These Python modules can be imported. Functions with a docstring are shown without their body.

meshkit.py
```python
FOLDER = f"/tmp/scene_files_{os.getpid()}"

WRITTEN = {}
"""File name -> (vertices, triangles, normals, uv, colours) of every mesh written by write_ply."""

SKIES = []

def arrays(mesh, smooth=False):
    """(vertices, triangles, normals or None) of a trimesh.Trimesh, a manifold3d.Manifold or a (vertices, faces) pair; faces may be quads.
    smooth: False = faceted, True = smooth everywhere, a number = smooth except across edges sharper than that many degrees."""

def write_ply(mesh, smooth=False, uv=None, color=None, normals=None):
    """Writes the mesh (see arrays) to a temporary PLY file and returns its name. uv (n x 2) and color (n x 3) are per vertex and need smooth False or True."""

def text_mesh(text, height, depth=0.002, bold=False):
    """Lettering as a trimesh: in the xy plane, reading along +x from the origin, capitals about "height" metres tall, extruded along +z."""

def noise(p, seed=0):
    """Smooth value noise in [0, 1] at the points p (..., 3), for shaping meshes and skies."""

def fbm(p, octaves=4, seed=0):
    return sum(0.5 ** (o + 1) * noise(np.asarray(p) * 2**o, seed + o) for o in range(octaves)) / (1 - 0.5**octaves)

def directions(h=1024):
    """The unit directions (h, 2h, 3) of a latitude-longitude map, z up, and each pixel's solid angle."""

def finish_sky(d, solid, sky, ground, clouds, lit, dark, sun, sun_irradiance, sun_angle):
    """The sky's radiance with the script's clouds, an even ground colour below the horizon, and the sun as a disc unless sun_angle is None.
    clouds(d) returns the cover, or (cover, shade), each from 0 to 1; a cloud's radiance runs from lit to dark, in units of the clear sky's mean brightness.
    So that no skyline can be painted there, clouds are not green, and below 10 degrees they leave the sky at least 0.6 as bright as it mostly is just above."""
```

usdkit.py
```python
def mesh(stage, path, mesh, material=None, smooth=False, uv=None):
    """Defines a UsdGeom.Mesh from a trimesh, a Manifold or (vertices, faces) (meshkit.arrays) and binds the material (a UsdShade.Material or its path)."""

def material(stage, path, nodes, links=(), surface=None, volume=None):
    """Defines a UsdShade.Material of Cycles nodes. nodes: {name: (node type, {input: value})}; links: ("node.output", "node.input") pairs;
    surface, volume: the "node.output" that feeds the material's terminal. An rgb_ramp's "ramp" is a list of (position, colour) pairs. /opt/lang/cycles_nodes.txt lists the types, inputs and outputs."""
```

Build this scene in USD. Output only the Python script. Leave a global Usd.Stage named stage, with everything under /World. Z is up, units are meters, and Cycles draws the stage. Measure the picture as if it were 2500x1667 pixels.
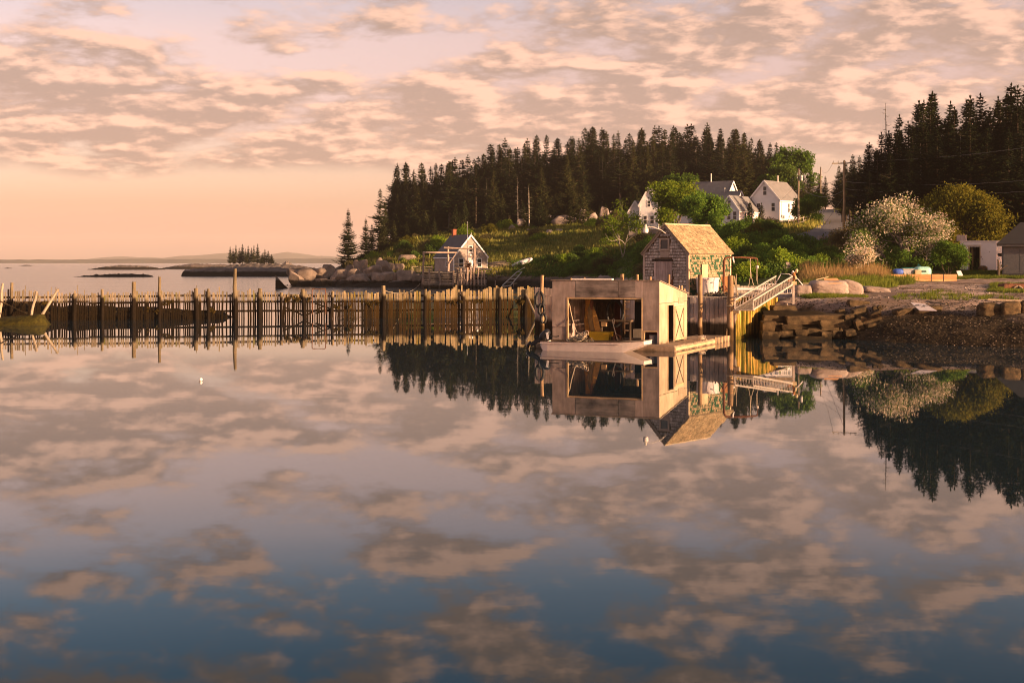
import math, random, re
import numpy as np, trimesh, shapely, shapely.geometry as sg
import usdkit, meshkit
from pxr import Usd, UsdGeom, UsdLux, UsdShade, Sdf, Gf, Vt
from scipy.interpolate import RBFInterpolator, RegularGridInterpolator

stage = Usd.Stage.CreateInMemory()
UsdGeom.SetStageUpAxis(stage, UsdGeom.Tokens.z)
UsdGeom.SetStageMetersPerUnit(stage, 1.0)
stage.SetDefaultPrim(UsdGeom.Xform.Define(stage, '/World').GetPrim())
UsdGeom.Scope.Define(stage, '/World/Looks')

# ---------------------------------------------------------------- camera, sky, sun, exposure
CAM_H = 4.0            # eye above the water, metres
FOCAL = 50.0           # mm on a 36 mm wide frame
cam = UsdGeom.Camera.Define(stage, '/World/camera')
cam.CreateHorizontalApertureAttr(36.0)
cam.CreateVerticalApertureAttr(24.0)
cam.CreateFocalLengthAttr(FOCAL)
cam.CreateVerticalApertureOffsetAttr(-(833.5 - 640) / 2500 * 36.0)   # shift lens: verticals stay vertical
cam.CreateClippingRangeAttr(Gf.Vec2f(0.1, 60000))
cam.CreateExposureAttr(1.6)
UsdGeom.Xformable(cam).AddTransformOp().Set(Gf.Matrix4d(1, 0, 0, 0, 0, 0, 1, 0, 0, -1, 0, 0, 0, 0, CAM_H, 1))

SUN_AZ = math.radians(30)     # the sun stands to the right of and a little behind the camera
SUN_EL = math.radians(10.5)
SUN = np.array([math.cos(SUN_AZ) * math.cos(SUN_EL), -math.sin(SUN_AZ) * math.cos(SUN_EL), math.sin(SUN_EL)])
sun = UsdLux.DistantLight.Define(stage, '/World/sun')
sun.CreateIntensityAttr(1.05)
sun.CreateAngleAttr(0.5)
sun.CreateNormalizeAttr(True)
sun.CreateColorAttr(Gf.Vec3f(1.0, 0.62, 0.35))
_x = np.cross([0, 0, 1], SUN); _x /= np.linalg.norm(_x); _y = np.cross(SUN, _x)
UsdGeom.Xformable(sun).AddTransformOp().Set(Gf.Matrix4d(*_x, 0, *_y, 0, *SUN, 0, 0, 0, 0, 1))

# the sky: a physical sky, warm and hazy low down, with a broken deck of lit clouds drifting over it
_n = {
    'co': ('texture_coordinate', {}),
    'sky': ('sky_texture', {'sky_type': 'single_scattering', 'sun_disc': False, 'sun_elevation': SUN_EL, 'sun_rotation': math.atan2(SUN[0], SUN[1]),
                            'altitude': 0.0, 'air_density': 1.0, 'aerosol_density': 2.5, 'ozone_density': 1.0}),
    's': ('separate_xyz', {}),
    'zc': ('math', {'math_type': 'maximum', 'value2': 0.0}),
    'za': ('math', {'math_type': 'add', 'value2': 0.23}),
    'inv': ('math', {'math_type': 'divide', 'value1': 1.0}),
    'px': ('math', {'math_type': 'multiply'}), 'py': ('math', {'math_type': 'multiply'}),
    'p': ('combine_xyz', {'z': 9.1}),
    'off': ('vector_math', {'math_type': 'add', 'vector2': (0.027, -0.038, 0.0)}),
    'n1': ('noise_texture', {'scale': 5.8, 'detail': 9.0, 'roughness': 0.57, 'distortion': 0.1}),
    'n2': ('noise_texture', {'scale': 5.8, 'detail': 9.0, 'roughness': 0.57, 'distortion': 0.1}),
    'big': ('noise_texture', {'scale': 1.1, 'detail': 2.0, 'roughness': 0.5}),
    'bigm': ('map_range', {'from_min': 0.35, 'from_max': 0.65, 'to_min': -0.07, 'to_max': 0.07}),
    'dens0': ('math', {'math_type': 'add'}), 'deck': ('map_range', {'range_type': 'smoothstep', 'from_min': 0.20, 'from_max': 0.085, 'to_min': 0.0, 'to_max': 0.125}), 'dens': ('math', {'math_type': 'add'}),
    'cov': ('map_range', {'range_type': 'smoothstep', 'from_min': 0.415, 'from_max': 0.59, 'to_min': 0.0, 'to_max': 1.0}),
    'lown': ('noise_texture', {'scale': 1.6, 'detail': 4.0}),
    'lowm': ('map_range', {'from_min': 0.3, 'from_max': 0.7, 'to_min': -0.012, 'to_max': 0.012}),
    'zlow': ('math', {'math_type': 'add'}),
    'low': ('map_range', {'range_type': 'smoothstep', 'from_min': 0.059, 'from_max': 0.074, 'to_min': 0.0, 'to_max': 1.0}),
    'cover': ('math', {'math_type': 'multiply'}),
    'cover2': ('math', {'math_type': 'multiply', 'value2': 0.92}),
    'dif': ('math', {'math_type': 'subtract'}),
    'lit': ('map_range', {'range_type': 'smoothstep', 'from_min': -0.05, 'from_max': 0.12, 'to_min': 0.0, 'to_max': 1.0}),
    'grad': ('rgb_ramp', {'ramp': [(0.0, (3.6, 2.2, 2.7)), (0.006, (3.4, 2.1, 2.6)), (0.017, (2.75, 1.58, 2.0)), (0.04, (1.95, 1.19, 1.30)), (0.055, (1.85, 1.17, 1.24)), (0.07, (1.62, 1.06, 1.10)),
                                  (0.1, (1.70, 0.98, 1.0)), (0.155, (1.80, 1.02, 0.95)), (0.185, (1.50, 0.97, 0.95)), (0.22, (0.62, 0.70, 0.82)), (0.27, (0.25, 0.48, 0.64)), (0.45, (0.22, 0.42, 0.60)), (1.0, (0.22, 0.42, 0.60))]}),
    'tint': ('mix', {'mix_type': 'multiply', 'fac': 1.0}),
    'ccol': ('mix', {'color1': (0.64, 0.455, 0.375), 'color2': (1.50, 0.92, 0.67)}),
    'chigh': ('rgb_ramp', {'ramp': [(0.0, (1.1, 1.0, 0.92)), (0.13, (1.0, 1.0, 1.0)), (0.2, (0.86, 0.86, 0.85)), (0.3, (0.74, 0.73, 0.70)), (1.0, (0.6, 0.6, 0.6))]}),
    'ccol2': ('mix', {'mix_type': 'multiply', 'fac': 1.0}),
    'cscale': ('mix', {'mix_type': 'multiply', 'fac': 1.0, 'color2': (3.6, 3.6, 3.6)}),
    'fin': ('mix', {}),
    'bg': ('background_shader', {'strength': 0.069}),
}
_l = [('co.generated', 's.vector'), ('co.generated', 'sky.vector'), ('s.z', 'zc.value1'), ('zc.value', 'za.value1'), ('za.value', 'inv.value2'),
      ('s.x', 'px.value1'), ('inv.value', 'px.value2'), ('s.y', 'py.value1'), ('inv.value', 'py.value2'), ('px.value', 'p.x'), ('py.value', 'p.y'),
      ('p.vector', 'n1.vector'), ('p.vector', 'off.vector1'), ('off.vector', 'n2.vector'), ('p.vector', 'big.vector'), ('big.fac', 'bigm.value'),
      ('n1.fac', 'dens0.value1'), ('bigm.result', 'dens0.value2'), ('zc.value', 'deck.value'), ('dens0.value', 'dens.value1'), ('deck.result', 'dens.value2'), ('dens.value', 'cov.value'),
      ('p.vector', 'lown.vector'), ('lown.fac', 'lowm.value'), ('zc.value', 'zlow.value1'), ('lowm.result', 'zlow.value2'), ('zlow.value', 'low.value'),
      ('cov.result', 'cover.value1'), ('low.result', 'cover.value2'), ('cover.value', 'cover2.value1'),
      ('n1.fac', 'dif.value1'), ('n2.fac', 'dif.value2'), ('dif.value', 'lit.value'),
      ('zc.value', 'grad.fac'), ('sky.color', 'tint.color1'), ('grad.color', 'tint.color2'),
      ('lit.result', 'ccol.fac'), ('zc.value', 'chigh.fac'), ('ccol.color', 'ccol2.color1'), ('chigh.color', 'ccol2.color2'), ('ccol2.color', 'cscale.color1'),
      ('cover2.value', 'fin.fac'), ('tint.color', 'fin.color1'), ('cscale.color', 'fin.color2'), ('fin.color', 'bg.color')]
_m = usdkit.material(stage, '/World/Looks/sky', _n, _l, surface='bg.background')
dome = UsdLux.DomeLight.Define(stage, '/World/sky')
dome.CreateIntensityAttr(1.0)
UsdShade.MaterialBindingAPI.Apply(dome.GetPrim()).Bind(_m)
dome.GetPrim().SetCustomDataByKey('kind', 'structure')
dome.GetPrim().SetCustomDataByKey('label', 'warm dawn sky with a broken deck of lit clouds')

# ---------------------------------------------------------------- helpers
PI = math.pi
FPX = 2500 * FOCAL / 36.0
_names = {}
LOOK = {}


def W(px, py, d):
    """The point that stands d metres ahead of the eye in the direction of a picture position."""
    return np.array([(px - 1250) / FPX * d, d, CAM_H - (py - 640) / FPX * d])


def X(px, d):
    return (px - 1250) / FPX * d


def free(parent, name):
    k = (parent, name)
    n = _names.get(k, 0)
    _names[k] = n + 1
    return name if n == 0 else f'{name}_{n:03d}'


def meta(prim, label=None, cat=None, group=None, kind=None):
    for k, v in (('label', label), ('category', cat), ('group', group), ('kind', kind)):
        if v:
            prim.SetCustomDataByKey(k, v)


def rz(v, a):
    c, s = math.cos(a), math.sin(a)
    v = np.asarray(v, float)
    return np.stack([v[..., 0] * c - v[..., 1] * s, v[..., 0] * s + v[..., 1] * c, v[..., 2]], -1)


_TR = np.random.default_rng(99)


def tone_of(m, lk, n):
    """Each leaf or shingle gets a tone of its own (carried by the mesh)."""
    k = 4 if lk in LEAFY else 8 if lk in ('shingle_green', 'shingle_wall', 'shingle_roof') else 0
    if k:
        UsdGeom.PrimvarsAPI(m).CreatePrimvar('tone', Sdf.ValueTypeNames.FloatArray, 'vertex').Set(Vt.FloatArray.FromNumpy(np.repeat(_TR.random(n // k + 1), k)[:n].astype(np.float32)))
    return m


LEAFY = set()


class Thing:
    """An Xform at a thing's base; parts are given in world coordinates (or local ones) and become its children."""
    def __init__(self, name, label, cat, base=(0, 0, 0), rot=0.0, group=None, kind=None, root='/World'):
        self.path = f'{root}/{free(root, name)}'
        self.base, self.rot = np.array(base, float), rot
        x = UsdGeom.Xform.Define(stage, self.path)
        x.AddTranslateOp().Set(Gf.Vec3d(*map(float, base)))
        if rot:
            x.AddRotateZOp().Set(math.degrees(rot))
        meta(x.GetPrim(), label, cat, group, kind)

    def add(self, name, mb, look, parent=None, local=False, smooth=False, label=None, kind=None):
        v, f = mb.arrays() if isinstance(mb, MB) else (np.asarray(mb[0], float), mb[1])
        if not local:
            v = rz(v - self.base, -self.rot)
        at = parent or self.path
        p = f'{at}/{free(at, name)}'
        m = usdkit.mesh(stage, p, (v, f), LOOK[look] if isinstance(look, str) else look, smooth=smooth)
        tone_of(m, look, len(v))
        meta(m.GetPrim(), label, None, None, kind)
        return p


def single(name, mb, look, label=None, cat=None, group=None, kind=None, smooth=False):
    v, f = mb.arrays() if isinstance(mb, MB) else mb
    p = f'/World/{free("/World", name)}'
    m = usdkit.mesh(stage, p, (v, f), LOOK[look] if isinstance(look, str) else look, smooth=smooth)
    if not smooth:
        tone_of(m, look, len(v))
    meta(m.GetPrim(), label, cat, group, kind)
    return m


def copy_of(src, name, loc, rot=0.0, scale=1.0, label=None, cat=None, group=None, tilt=None):
    p = f'/World/{free("/World", name)}'
    x = UsdGeom.Xform.Define(stage, p)
    x.AddTranslateOp().Set(Gf.Vec3d(*map(float, loc)))
    if tilt:
        x.AddRotateXYZOp().Set(Gf.Vec3f(float(tilt[0]), float(tilt[1]), math.degrees(rot)))
    else:
        x.AddRotateZOp().Set(math.degrees(rot))
    s = (scale,) * 3 if np.ndim(scale) == 0 else scale
    x.AddScaleOp().Set(Gf.Vec3f(*map(float, s)))
    pr = x.GetPrim()
    pr.GetReferences().AddInternalReference(src)
    pr.SetInstanceable(True)
    meta(pr, label, cat, group)
    return p


class MB:
    def __init__(self):
        self.v, self.f, self.n = [], [], 0

    def put(self, v, f):
        v, f = np.asarray(v, float), np.asarray(f, int)
        if f.shape[1] == 4:
            f = np.vstack([f[:, [0, 1, 2]], f[:, [0, 2, 3]]])
        self.v.append(v); self.f.append(f + self.n); self.n += len(v)
        return self

    def arrays(self):
        return np.vstack(self.v), np.vstack(self.f)

    def hexa(self, c):
        """c: 8 corners, bottom four counter-clockwise then top four."""
        return self.put(c, [[0, 3, 2, 1], [4, 5, 6, 7], [0, 1, 5, 4], [1, 2, 6, 5], [2, 3, 7, 6], [3, 0, 4, 7]])

    def box(self, x0, x1, y0, y1, z0, z1, F=None):
        c = np.array([[x0, y0, z0], [x1, y0, z0], [x1, y1, z0], [x0, y1, z0], [x0, y0, z1], [x1, y0, z1], [x1, y1, z1], [x0, y1, z1]], float)
        return self.hexa(F(c) if F else c)

    def beam(self, a, b, w, h=None, up=(0, 0, 1)):
        a, b = np.asarray(a, float), np.asarray(b, float)
        h = h or w
        d = b - a; d /= np.linalg.norm(d)
        up = np.asarray(up, float)
        if abs(d @ up) > 0.95:
            up = np.array([0, 1.0, 0])
        s = np.cross(d, up); s /= np.linalg.norm(s)
        u = np.cross(s, d)
        s, u = s * w / 2, u * h / 2
        return self.hexa([a - s - u, a + s - u, b + s - u, b - s - u, a - s + u, a + s + u, b + s + u, b - s + u])

    def tube(self, pts, r, sides=7, caps=True):
        p = np.asarray(pts, float)
        r = np.broadcast_to(np.asarray(r, float), (len(p),))
        t = np.gradient(p, axis=0)
        t /= np.linalg.norm(t, axis=1, keepdims=True) + 1e-12
        ref = np.array([0, 0, 1.0]) if abs(t[0][2]) < 0.9 else np.array([1.0, 0, 0])
        a = np.cross(t, ref); a /= np.linalg.norm(a, axis=1, keepdims=True) + 1e-12
        b = np.cross(t, a)
        g = np.arange(sides) * 2 * PI / sides
        v = p[:, None] + r[:, None, None] * (np.cos(g)[None, :, None] * a[:, None] + np.sin(g)[None, :, None] * b[:, None])
        n = len(p)
        i, j = np.meshgrid(np.arange(n - 1), np.arange(sides), indexing='ij')
        q = np.stack([i * sides + j, i * sides + (j + 1) % sides, (i + 1) * sides + (j + 1) % sides, (i + 1) * sides + j], -1).reshape(-1, 4)
        f = np.vstack([q[:, [0, 1, 2]], q[:, [0, 2, 3]]])
        vv = v.reshape(-1, 3)
        if caps:
            e = []
            for base, s in ((0, -1), ((n - 1) * sides, 1)):
                for k in range(1, sides - 1):
                    e.append([base, base + k, base + k + 1] if s > 0 else [base, base + k + 1, base + k])
            f = np.vstack([f, e])
        return self.put(vv, f)

    def prism(self, poly, z0, z1, F=None):
        """A vertical prism over a convex or simple polygon given in the plane."""
        m = trimesh.creation.extrude_polygon(sg.Polygon(poly), z1 - z0, engine='earcut')
        v = np.array(m.vertices); v[:, 2] += z0
        return self.put(F(v) if F else v, m.faces)

    def slab(self, poly3, thick):
        """A plate: polygon in 3D (planar, convex, counter-clockwise seen from outside) given a thickness inwards."""
        p = np.asarray(poly3, float)
        n = np.cross(p[1] - p[0], p[2] - p[0]); n /= np.linalg.norm(n)
        q = p - n * thick
        k = len(p)
        f = [[0, i, i + 1] for i in range(1, k - 1)] + [[k, k + i + 1, k + i] for i in range(1, k - 1)]
        for i in range(k):
            j = (i + 1) % k
            f += [[i, k + i, k + j], [i, k + j, j]]
        return self.put(np.vstack([p, q]), f)

    def tri(self, v, f):
        return self.put(v, f)


def frame(o, ang):
    """Local (along, back, up) -> world: along turns ang from +x, back is 90 degrees to its left."""
    c, s = math.cos(ang), math.sin(ang)
    o = np.asarray(o, float)

    def F(p):
        p = np.asarray(p, float)
        return np.stack([o[0] + p[..., 0] * c - p[..., 1] * s, o[1] + p[..., 0] * s + p[..., 1] * c, o[2] + p[..., 2]], -1)
    return F


def log(a, b, r0, r1, rng, sides=8, n=5, wob=0.03):
    """A slightly crooked pole."""
    a, b = np.asarray(a, float), np.asarray(b, float)
    t = np.linspace(0, 1, n)[:, None]
    p = a + (b - a) * t
    p[1:-1] += rng.normal(0, wob, (n - 2, 3)) * [1, 1, 0.2]
    return MB().tube(p, np.linspace(r0, r1, n) * rng.uniform(0.94, 1.06, n), sides)


# ---------------------------------------------------------------- materials
def look(name, nodes, links, surface='p.BSDF', **kw):
    LOOK[name] = usdkit.material(stage, f'/World/Looks/{name}', nodes, links, surface=surface, **kw)


def plain(name, col, rough=0.7, var=0.12, scale=6.0, metallic=0.0, bump=0.0, spec=0.4):
    """A painted, moulded or cast surface: slight blotches, slight relief, and each piece a little its own tone."""
    lo, hi = [c * (1 - var) for c in col], [c * (1 + var) for c in col]
    n = {'g': ('geometry', {}), 'o': ('object_info', {}), 'n': ('noise_texture', {'scale': scale, 'detail': 5.0, 'roughness': 0.6}),
         'm': ('mix', {'color1': lo, 'color2': hi}), 'r': ('map_range', {'from_min': 0.25, 'from_max': 0.75}),
         'p': ('principled_bsdf', {'roughness': rough, 'metallic': metallic, 'specular_ior_level': spec})}
    l = [('g.position', 'n.vector'), ('n.fac', 'r.value'), ('r.result', 'm.fac'), ('m.color', 'p.base_color')]
    if bump:
        n['b'] = ('bump', {'strength': bump, 'distance': 0.05})
        l += [('n.fac', 'b.height'), ('b.normal', 'p.normal')]
    look(name, n, l)


def wood(name, c1, c2, grain=(16, 16, 1.1), rough=0.85, tide=None, wet=(0.022, 0.016, 0.009), algae=None, var=(0.72, 1.22), blotch=0.5, bump=0.25):
    """Weathered wood: streaky grain along one axis, each board its own tone; tide = height of the wet, weedy band's top."""
    n = {'g': ('geometry', {}), 'o': ('object_info', {}),
         'shift': ('vector_math', {'math_type': 'scale', 'vector1': (13.1, 7.7, 5.3)}), 'pos': ('vector_math', {'math_type': 'add'}),
         'mp': ('mapping', {'scale': grain}), 'n': ('noise_texture', {'scale': 1.0, 'detail': 6.0, 'roughness': 0.65}),
         'n2': ('noise_texture', {'scale': 1.3, 'detail': 4.0}), 'r': ('map_range', {'from_min': 0.28, 'from_max': 0.72}),
         'r2': ('map_range', {'from_min': 0.3, 'from_max': 0.7, 'to_min': 1.0 - blotch * 0.55, 'to_max': 1.0 + blotch * 0.35}),
         'm': ('mix', {'color1': c1, 'color2': c2}), 'v': ('map_range', {'to_min': var[0], 'to_max': var[1]}),
         'mv': ('math', {'math_type': 'multiply'}), 'vc': ('combine_color', {}), 'mm': ('mix', {'mix_type': 'multiply', 'fac': 1.0}),
         'b': ('bump', {'strength': bump, 'distance': 0.02}), 'p': ('principled_bsdf', {'roughness': rough, 'specular_ior_level': 0.06})}
    l = [('o.random', 'shift.scale'), ('g.position', 'pos.vector1'), ('shift.vector', 'pos.vector2'), ('pos.vector', 'mp.vector'), ('mp.vector', 'n.vector'), ('g.position', 'n2.vector'),
         ('n.fac', 'r.value'), ('r.result', 'm.fac'), ('n2.fac', 'r2.value'), ('o.random', 'v.value'), ('v.result', 'mv.value1'), ('r2.result', 'mv.value2'),
         ('mv.value', 'vc.r'), ('mv.value', 'vc.g'), ('mv.value', 'vc.b'), ('m.color', 'mm.color1'), ('vc.color', 'mm.color2'), ('n.fac', 'b.height'), ('b.normal', 'p.normal')]
    out = 'mm.color'
    if algae:
        n |= {'an': ('noise_texture', {'scale': 0.9, 'detail': 5.0, 'roughness': 0.6}), 'amap': ('mapping', {'scale': (2.5, 2.5, 0.55)}), 'ar': ('map_range', {'range_type': 'smoothstep', 'from_min': algae[1], 'from_max': algae[2]}),
              'am': ('mix', {'color2': algae[0]})}
        l += [('g.position', 'amap.vector'), ('amap.vector', 'an.vector'), ('an.fac', 'ar.value'), ('ar.result', 'am.fac'), (out, 'am.color1')]
        out = 'am.color'
    if tide is not None:
        n |= {'sp': ('separate_xyz', {}), 'tn': ('noise_texture', {'scale': 1.6, 'detail': 4.0}), 'ta': ('math', {'math_type': 'multiply_add', 'value2': 0.55, 'value3': -0.27}),
              'tz': ('math', {'math_type': 'add'}), 'tr': ('map_range', {'range_type': 'smoothstep', 'from_min': tide + 0.13, 'from_max': tide - 0.18, 'to_min': 0.0, 'to_max': 0.985}),
              'wm': ('mix', {'color1': wet, 'color2': [w * 2.6 for w in wet]}), 'tm': ('mix', {})}
        l += [('g.position', 'sp.vector'), ('g.position', 'tn.vector'), ('tn.fac', 'ta.value1'), ('sp.z', 'tz.value1'), ('ta.value', 'tz.value2'), ('tz.value', 'tr.value'),
              ('r.result', 'wm.fac'), ('wm.color', 'tm.color2'), ('tr.result', 'tm.fac'), (out, 'tm.color1')]
        out = 'tm.color'
    l.append((out, 'p.base_color'))
    look(name, n, l)


def stone(name, c1, c2, dark, scale=1.0, tide=None, bump=0.5, lichen=None):
    """Granite: speckle, broad stains, and below the tide mark a dark band of weed."""
    n = {'g': ('geometry', {}), 'o': ('object_info', {}), 'n': ('noise_texture', {'scale': 0.9 * scale, 'detail': 6.0, 'roughness': 0.6}), 'n2': ('noise_texture', {'scale': 9.0 * scale, 'detail': 4.0, 'roughness': 0.7}),
         'r': ('map_range', {'from_min': 0.35, 'from_max': 0.65}), 'r2': ('map_range', {'from_min': 0.35, 'from_max': 0.7, 'to_min': 0.0, 'to_max': 0.55}),
         'm': ('mix', {'color1': c1, 'color2': c2}), 'm2': ('mix', {'color2': dark}), 'v': ('map_range', {'to_min': 0.75, 'to_max': 1.2}), 'vc': ('combine_color', {}), 'mm': ('mix', {'mix_type': 'multiply', 'fac': 1.0}),
         'b': ('bump', {'strength': bump, 'distance': 0.06}), 'p': ('principled_bsdf', {'roughness': 0.85, 'specular_ior_level': 0.1})}
    l = [('g.position', 'n.vector'), ('g.position', 'n2.vector'), ('n.fac', 'r.value'), ('n2.fac', 'r2.value'), ('r.result', 'm.fac'), ('m.color', 'm2.color1'), ('r2.result', 'm2.fac'),
         ('o.random', 'v.value'), ('v.result', 'vc.r'), ('v.result', 'vc.g'), ('v.result', 'vc.b'), ('m2.color', 'mm.color1'), ('vc.color', 'mm.color2'), ('n2.fac', 'b.height'), ('b.normal', 'p.normal')]
    out = 'mm.color'
    if tide is not None:
        n |= {'sp': ('separate_xyz', {}), 'ta': ('math', {'math_type': 'multiply_add', 'value2': 0.9, 'value3': -0.45}), 'tz': ('math', {'math_type': 'add'}),
              'tr': ('map_range', {'range_type': 'smoothstep', 'from_min': tide + 0.18, 'from_max': tide - 0.18, 'to_min': 0.0, 'to_max': 0.95}),
              'tm': ('mix', {'color2': (0.014, 0.011, 0.007)})}
        l += [('g.position', 'sp.vector'), ('n.fac', 'ta.value1'), ('sp.z', 'tz.value1'), ('ta.value', 'tz.value2'), ('tz.value', 'tr.value'), ('tr.result', 'tm.fac'), (out, 'tm.color1')]
        out = 'tm.color'
    l.append((out, 'p.base_color'))
    look(name, n, l)


def foliage(name, c1, c2, trans=0.35, rough=0.6, scale=0.8):
    """Leaves: two greens in clumps, each tree and each leaf a little its own tone, some light passing through."""
    LEAFY.add(name)
    n = {'ti': ('attribute', {'attribute': 'tone'}), 'g': ('geometry', {}), 'o': ('object_info', {}), 'n': ('noise_texture', {'scale': scale, 'detail': 3.0}), 'r': ('map_range', {'from_min': 0.3, 'from_max': 0.7}),
         'a': ('math', {'math_type': 'multiply_add', 'value2': 0.5, 'value3': 0.0}), 'is': ('math', {'math_type': 'multiply_add', 'value2': 0.5}),
         'm': ('mix', {'color1': c1, 'color2': c2}), 'v': ('map_range', {'to_min': 0.7, 'to_max': 1.25}), 'vc': ('combine_color', {}), 'mm': ('mix', {'mix_type': 'multiply', 'fac': 1.0}),
         'p': ('principled_bsdf', {'roughness': rough, 'specular_ior_level': 0.05}), 't': ('translucent_bsdf', {}), 'x': ('mix_closure', {'fac': trans})}
    l = [('g.position', 'n.vector'), ('n.fac', 'r.value'), ('r.result', 'a.value1'), ('ti.fac', 'is.value1'), ('a.value', 'is.value3'), ('is.value', 'm.fac'),
         ('o.random', 'v.value'), ('v.result', 'vc.r'), ('v.result', 'vc.g'), ('v.result', 'vc.b'), ('m.color', 'mm.color1'), ('vc.color', 'mm.color2'),
         ('mm.color', 'p.base_color'), ('mm.color', 't.color'), ('p.BSDF', 'x.closure1'), ('t.BSDF', 'x.closure2')]
    look(name, n, l, surface='x.closure')


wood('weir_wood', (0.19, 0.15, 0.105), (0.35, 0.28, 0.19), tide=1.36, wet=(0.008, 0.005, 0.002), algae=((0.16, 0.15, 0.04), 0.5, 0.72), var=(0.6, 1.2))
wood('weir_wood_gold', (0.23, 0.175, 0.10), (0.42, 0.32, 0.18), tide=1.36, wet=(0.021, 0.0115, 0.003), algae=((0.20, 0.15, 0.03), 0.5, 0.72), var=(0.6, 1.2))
wood('weir_rail', (0.05, 0.035, 0.02), (0.11, 0.075, 0.04), tide=1.2, wet=(0.012, 0.009, 0.005))
wood('weir_post', (0.13, 0.10, 0.06), (0.26, 0.20, 0.12), tide=1.6, wet=(0.006, 0.004, 0.0025))
wood('driftwood', (0.21, 0.165, 0.115), (0.38, 0.305, 0.22))
wood('pile_wood', (0.30, 0.19, 0.10), (0.46, 0.31, 0.18), tide=0.7, wet=(0.03, 0.018, 0.008))
wood('dock_plank', (0.34, 0.28, 0.25), (0.56, 0.47, 0.42), tide=0.95, wet=(0.014, 0.011, 0.008), var=(0.6, 1.25))
wood('dock_algae', (0.30, 0.17, 0.035), (0.50, 0.31, 0.07), tide=0.25, wet=(0.05, 0.04, 0.006), algae=((0.085, 0.080, 0.008), 0.42, 0.60), var=(0.6, 1.2))
wood('deck_wood', (0.27, 0.22, 0.18), (0.44, 0.37, 0.30), grain=(3, 12, 12), var=(0.7, 1.2))
wood('float_wood', (0.21, 0.155, 0.11), (0.37, 0.28, 0.20), grain=(6, 6, 6), tide=0.02, var=(0.7, 1.2))
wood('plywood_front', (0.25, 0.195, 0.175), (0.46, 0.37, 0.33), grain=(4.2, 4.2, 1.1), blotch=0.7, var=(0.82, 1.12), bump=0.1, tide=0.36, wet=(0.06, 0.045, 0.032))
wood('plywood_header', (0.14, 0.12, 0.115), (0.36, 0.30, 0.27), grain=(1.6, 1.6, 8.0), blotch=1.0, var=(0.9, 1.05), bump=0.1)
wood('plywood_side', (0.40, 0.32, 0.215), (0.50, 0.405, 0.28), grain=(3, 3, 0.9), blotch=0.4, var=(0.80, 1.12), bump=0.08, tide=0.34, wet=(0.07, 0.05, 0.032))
wood('new_wood', (0.42, 0.29, 0.16), (0.58, 0.42, 0.25), grain=(8, 8, 1.5))
wood('dark_board', (0.09, 0.065, 0.045), (0.17, 0.125, 0.09))
wood('roof_board', (0.20, 0.16, 0.13), (0.30, 0.25, 0.2), grain=(3, 3, 3))
wood('shingle_grey', (0.22, 0.19, 0.175), (0.37, 0.33, 0.30), grain=(22, 22, 2.2), blotch=0.7, var=(0.95, 1.0))
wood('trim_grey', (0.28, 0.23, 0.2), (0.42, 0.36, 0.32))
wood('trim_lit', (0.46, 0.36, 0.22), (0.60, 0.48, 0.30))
wood('door_board', (0.24, 0.18, 0.17), (0.50, 0.42, 0.42), grain=(9, 9, 0.6), blotch=0.6, bump=0.1)
wood('lumber', (0.50, 0.25, 0.11), (0.66, 0.36, 0.17), grain=(1.2, 10, 10), var=(0.85, 1.15), blotch=0.2)
wood('log_pink', (0.36, 0.25, 0.19), (0.50, 0.37, 0.29), tide=0.6, wet=(0.05, 0.036, 0.026))
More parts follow.
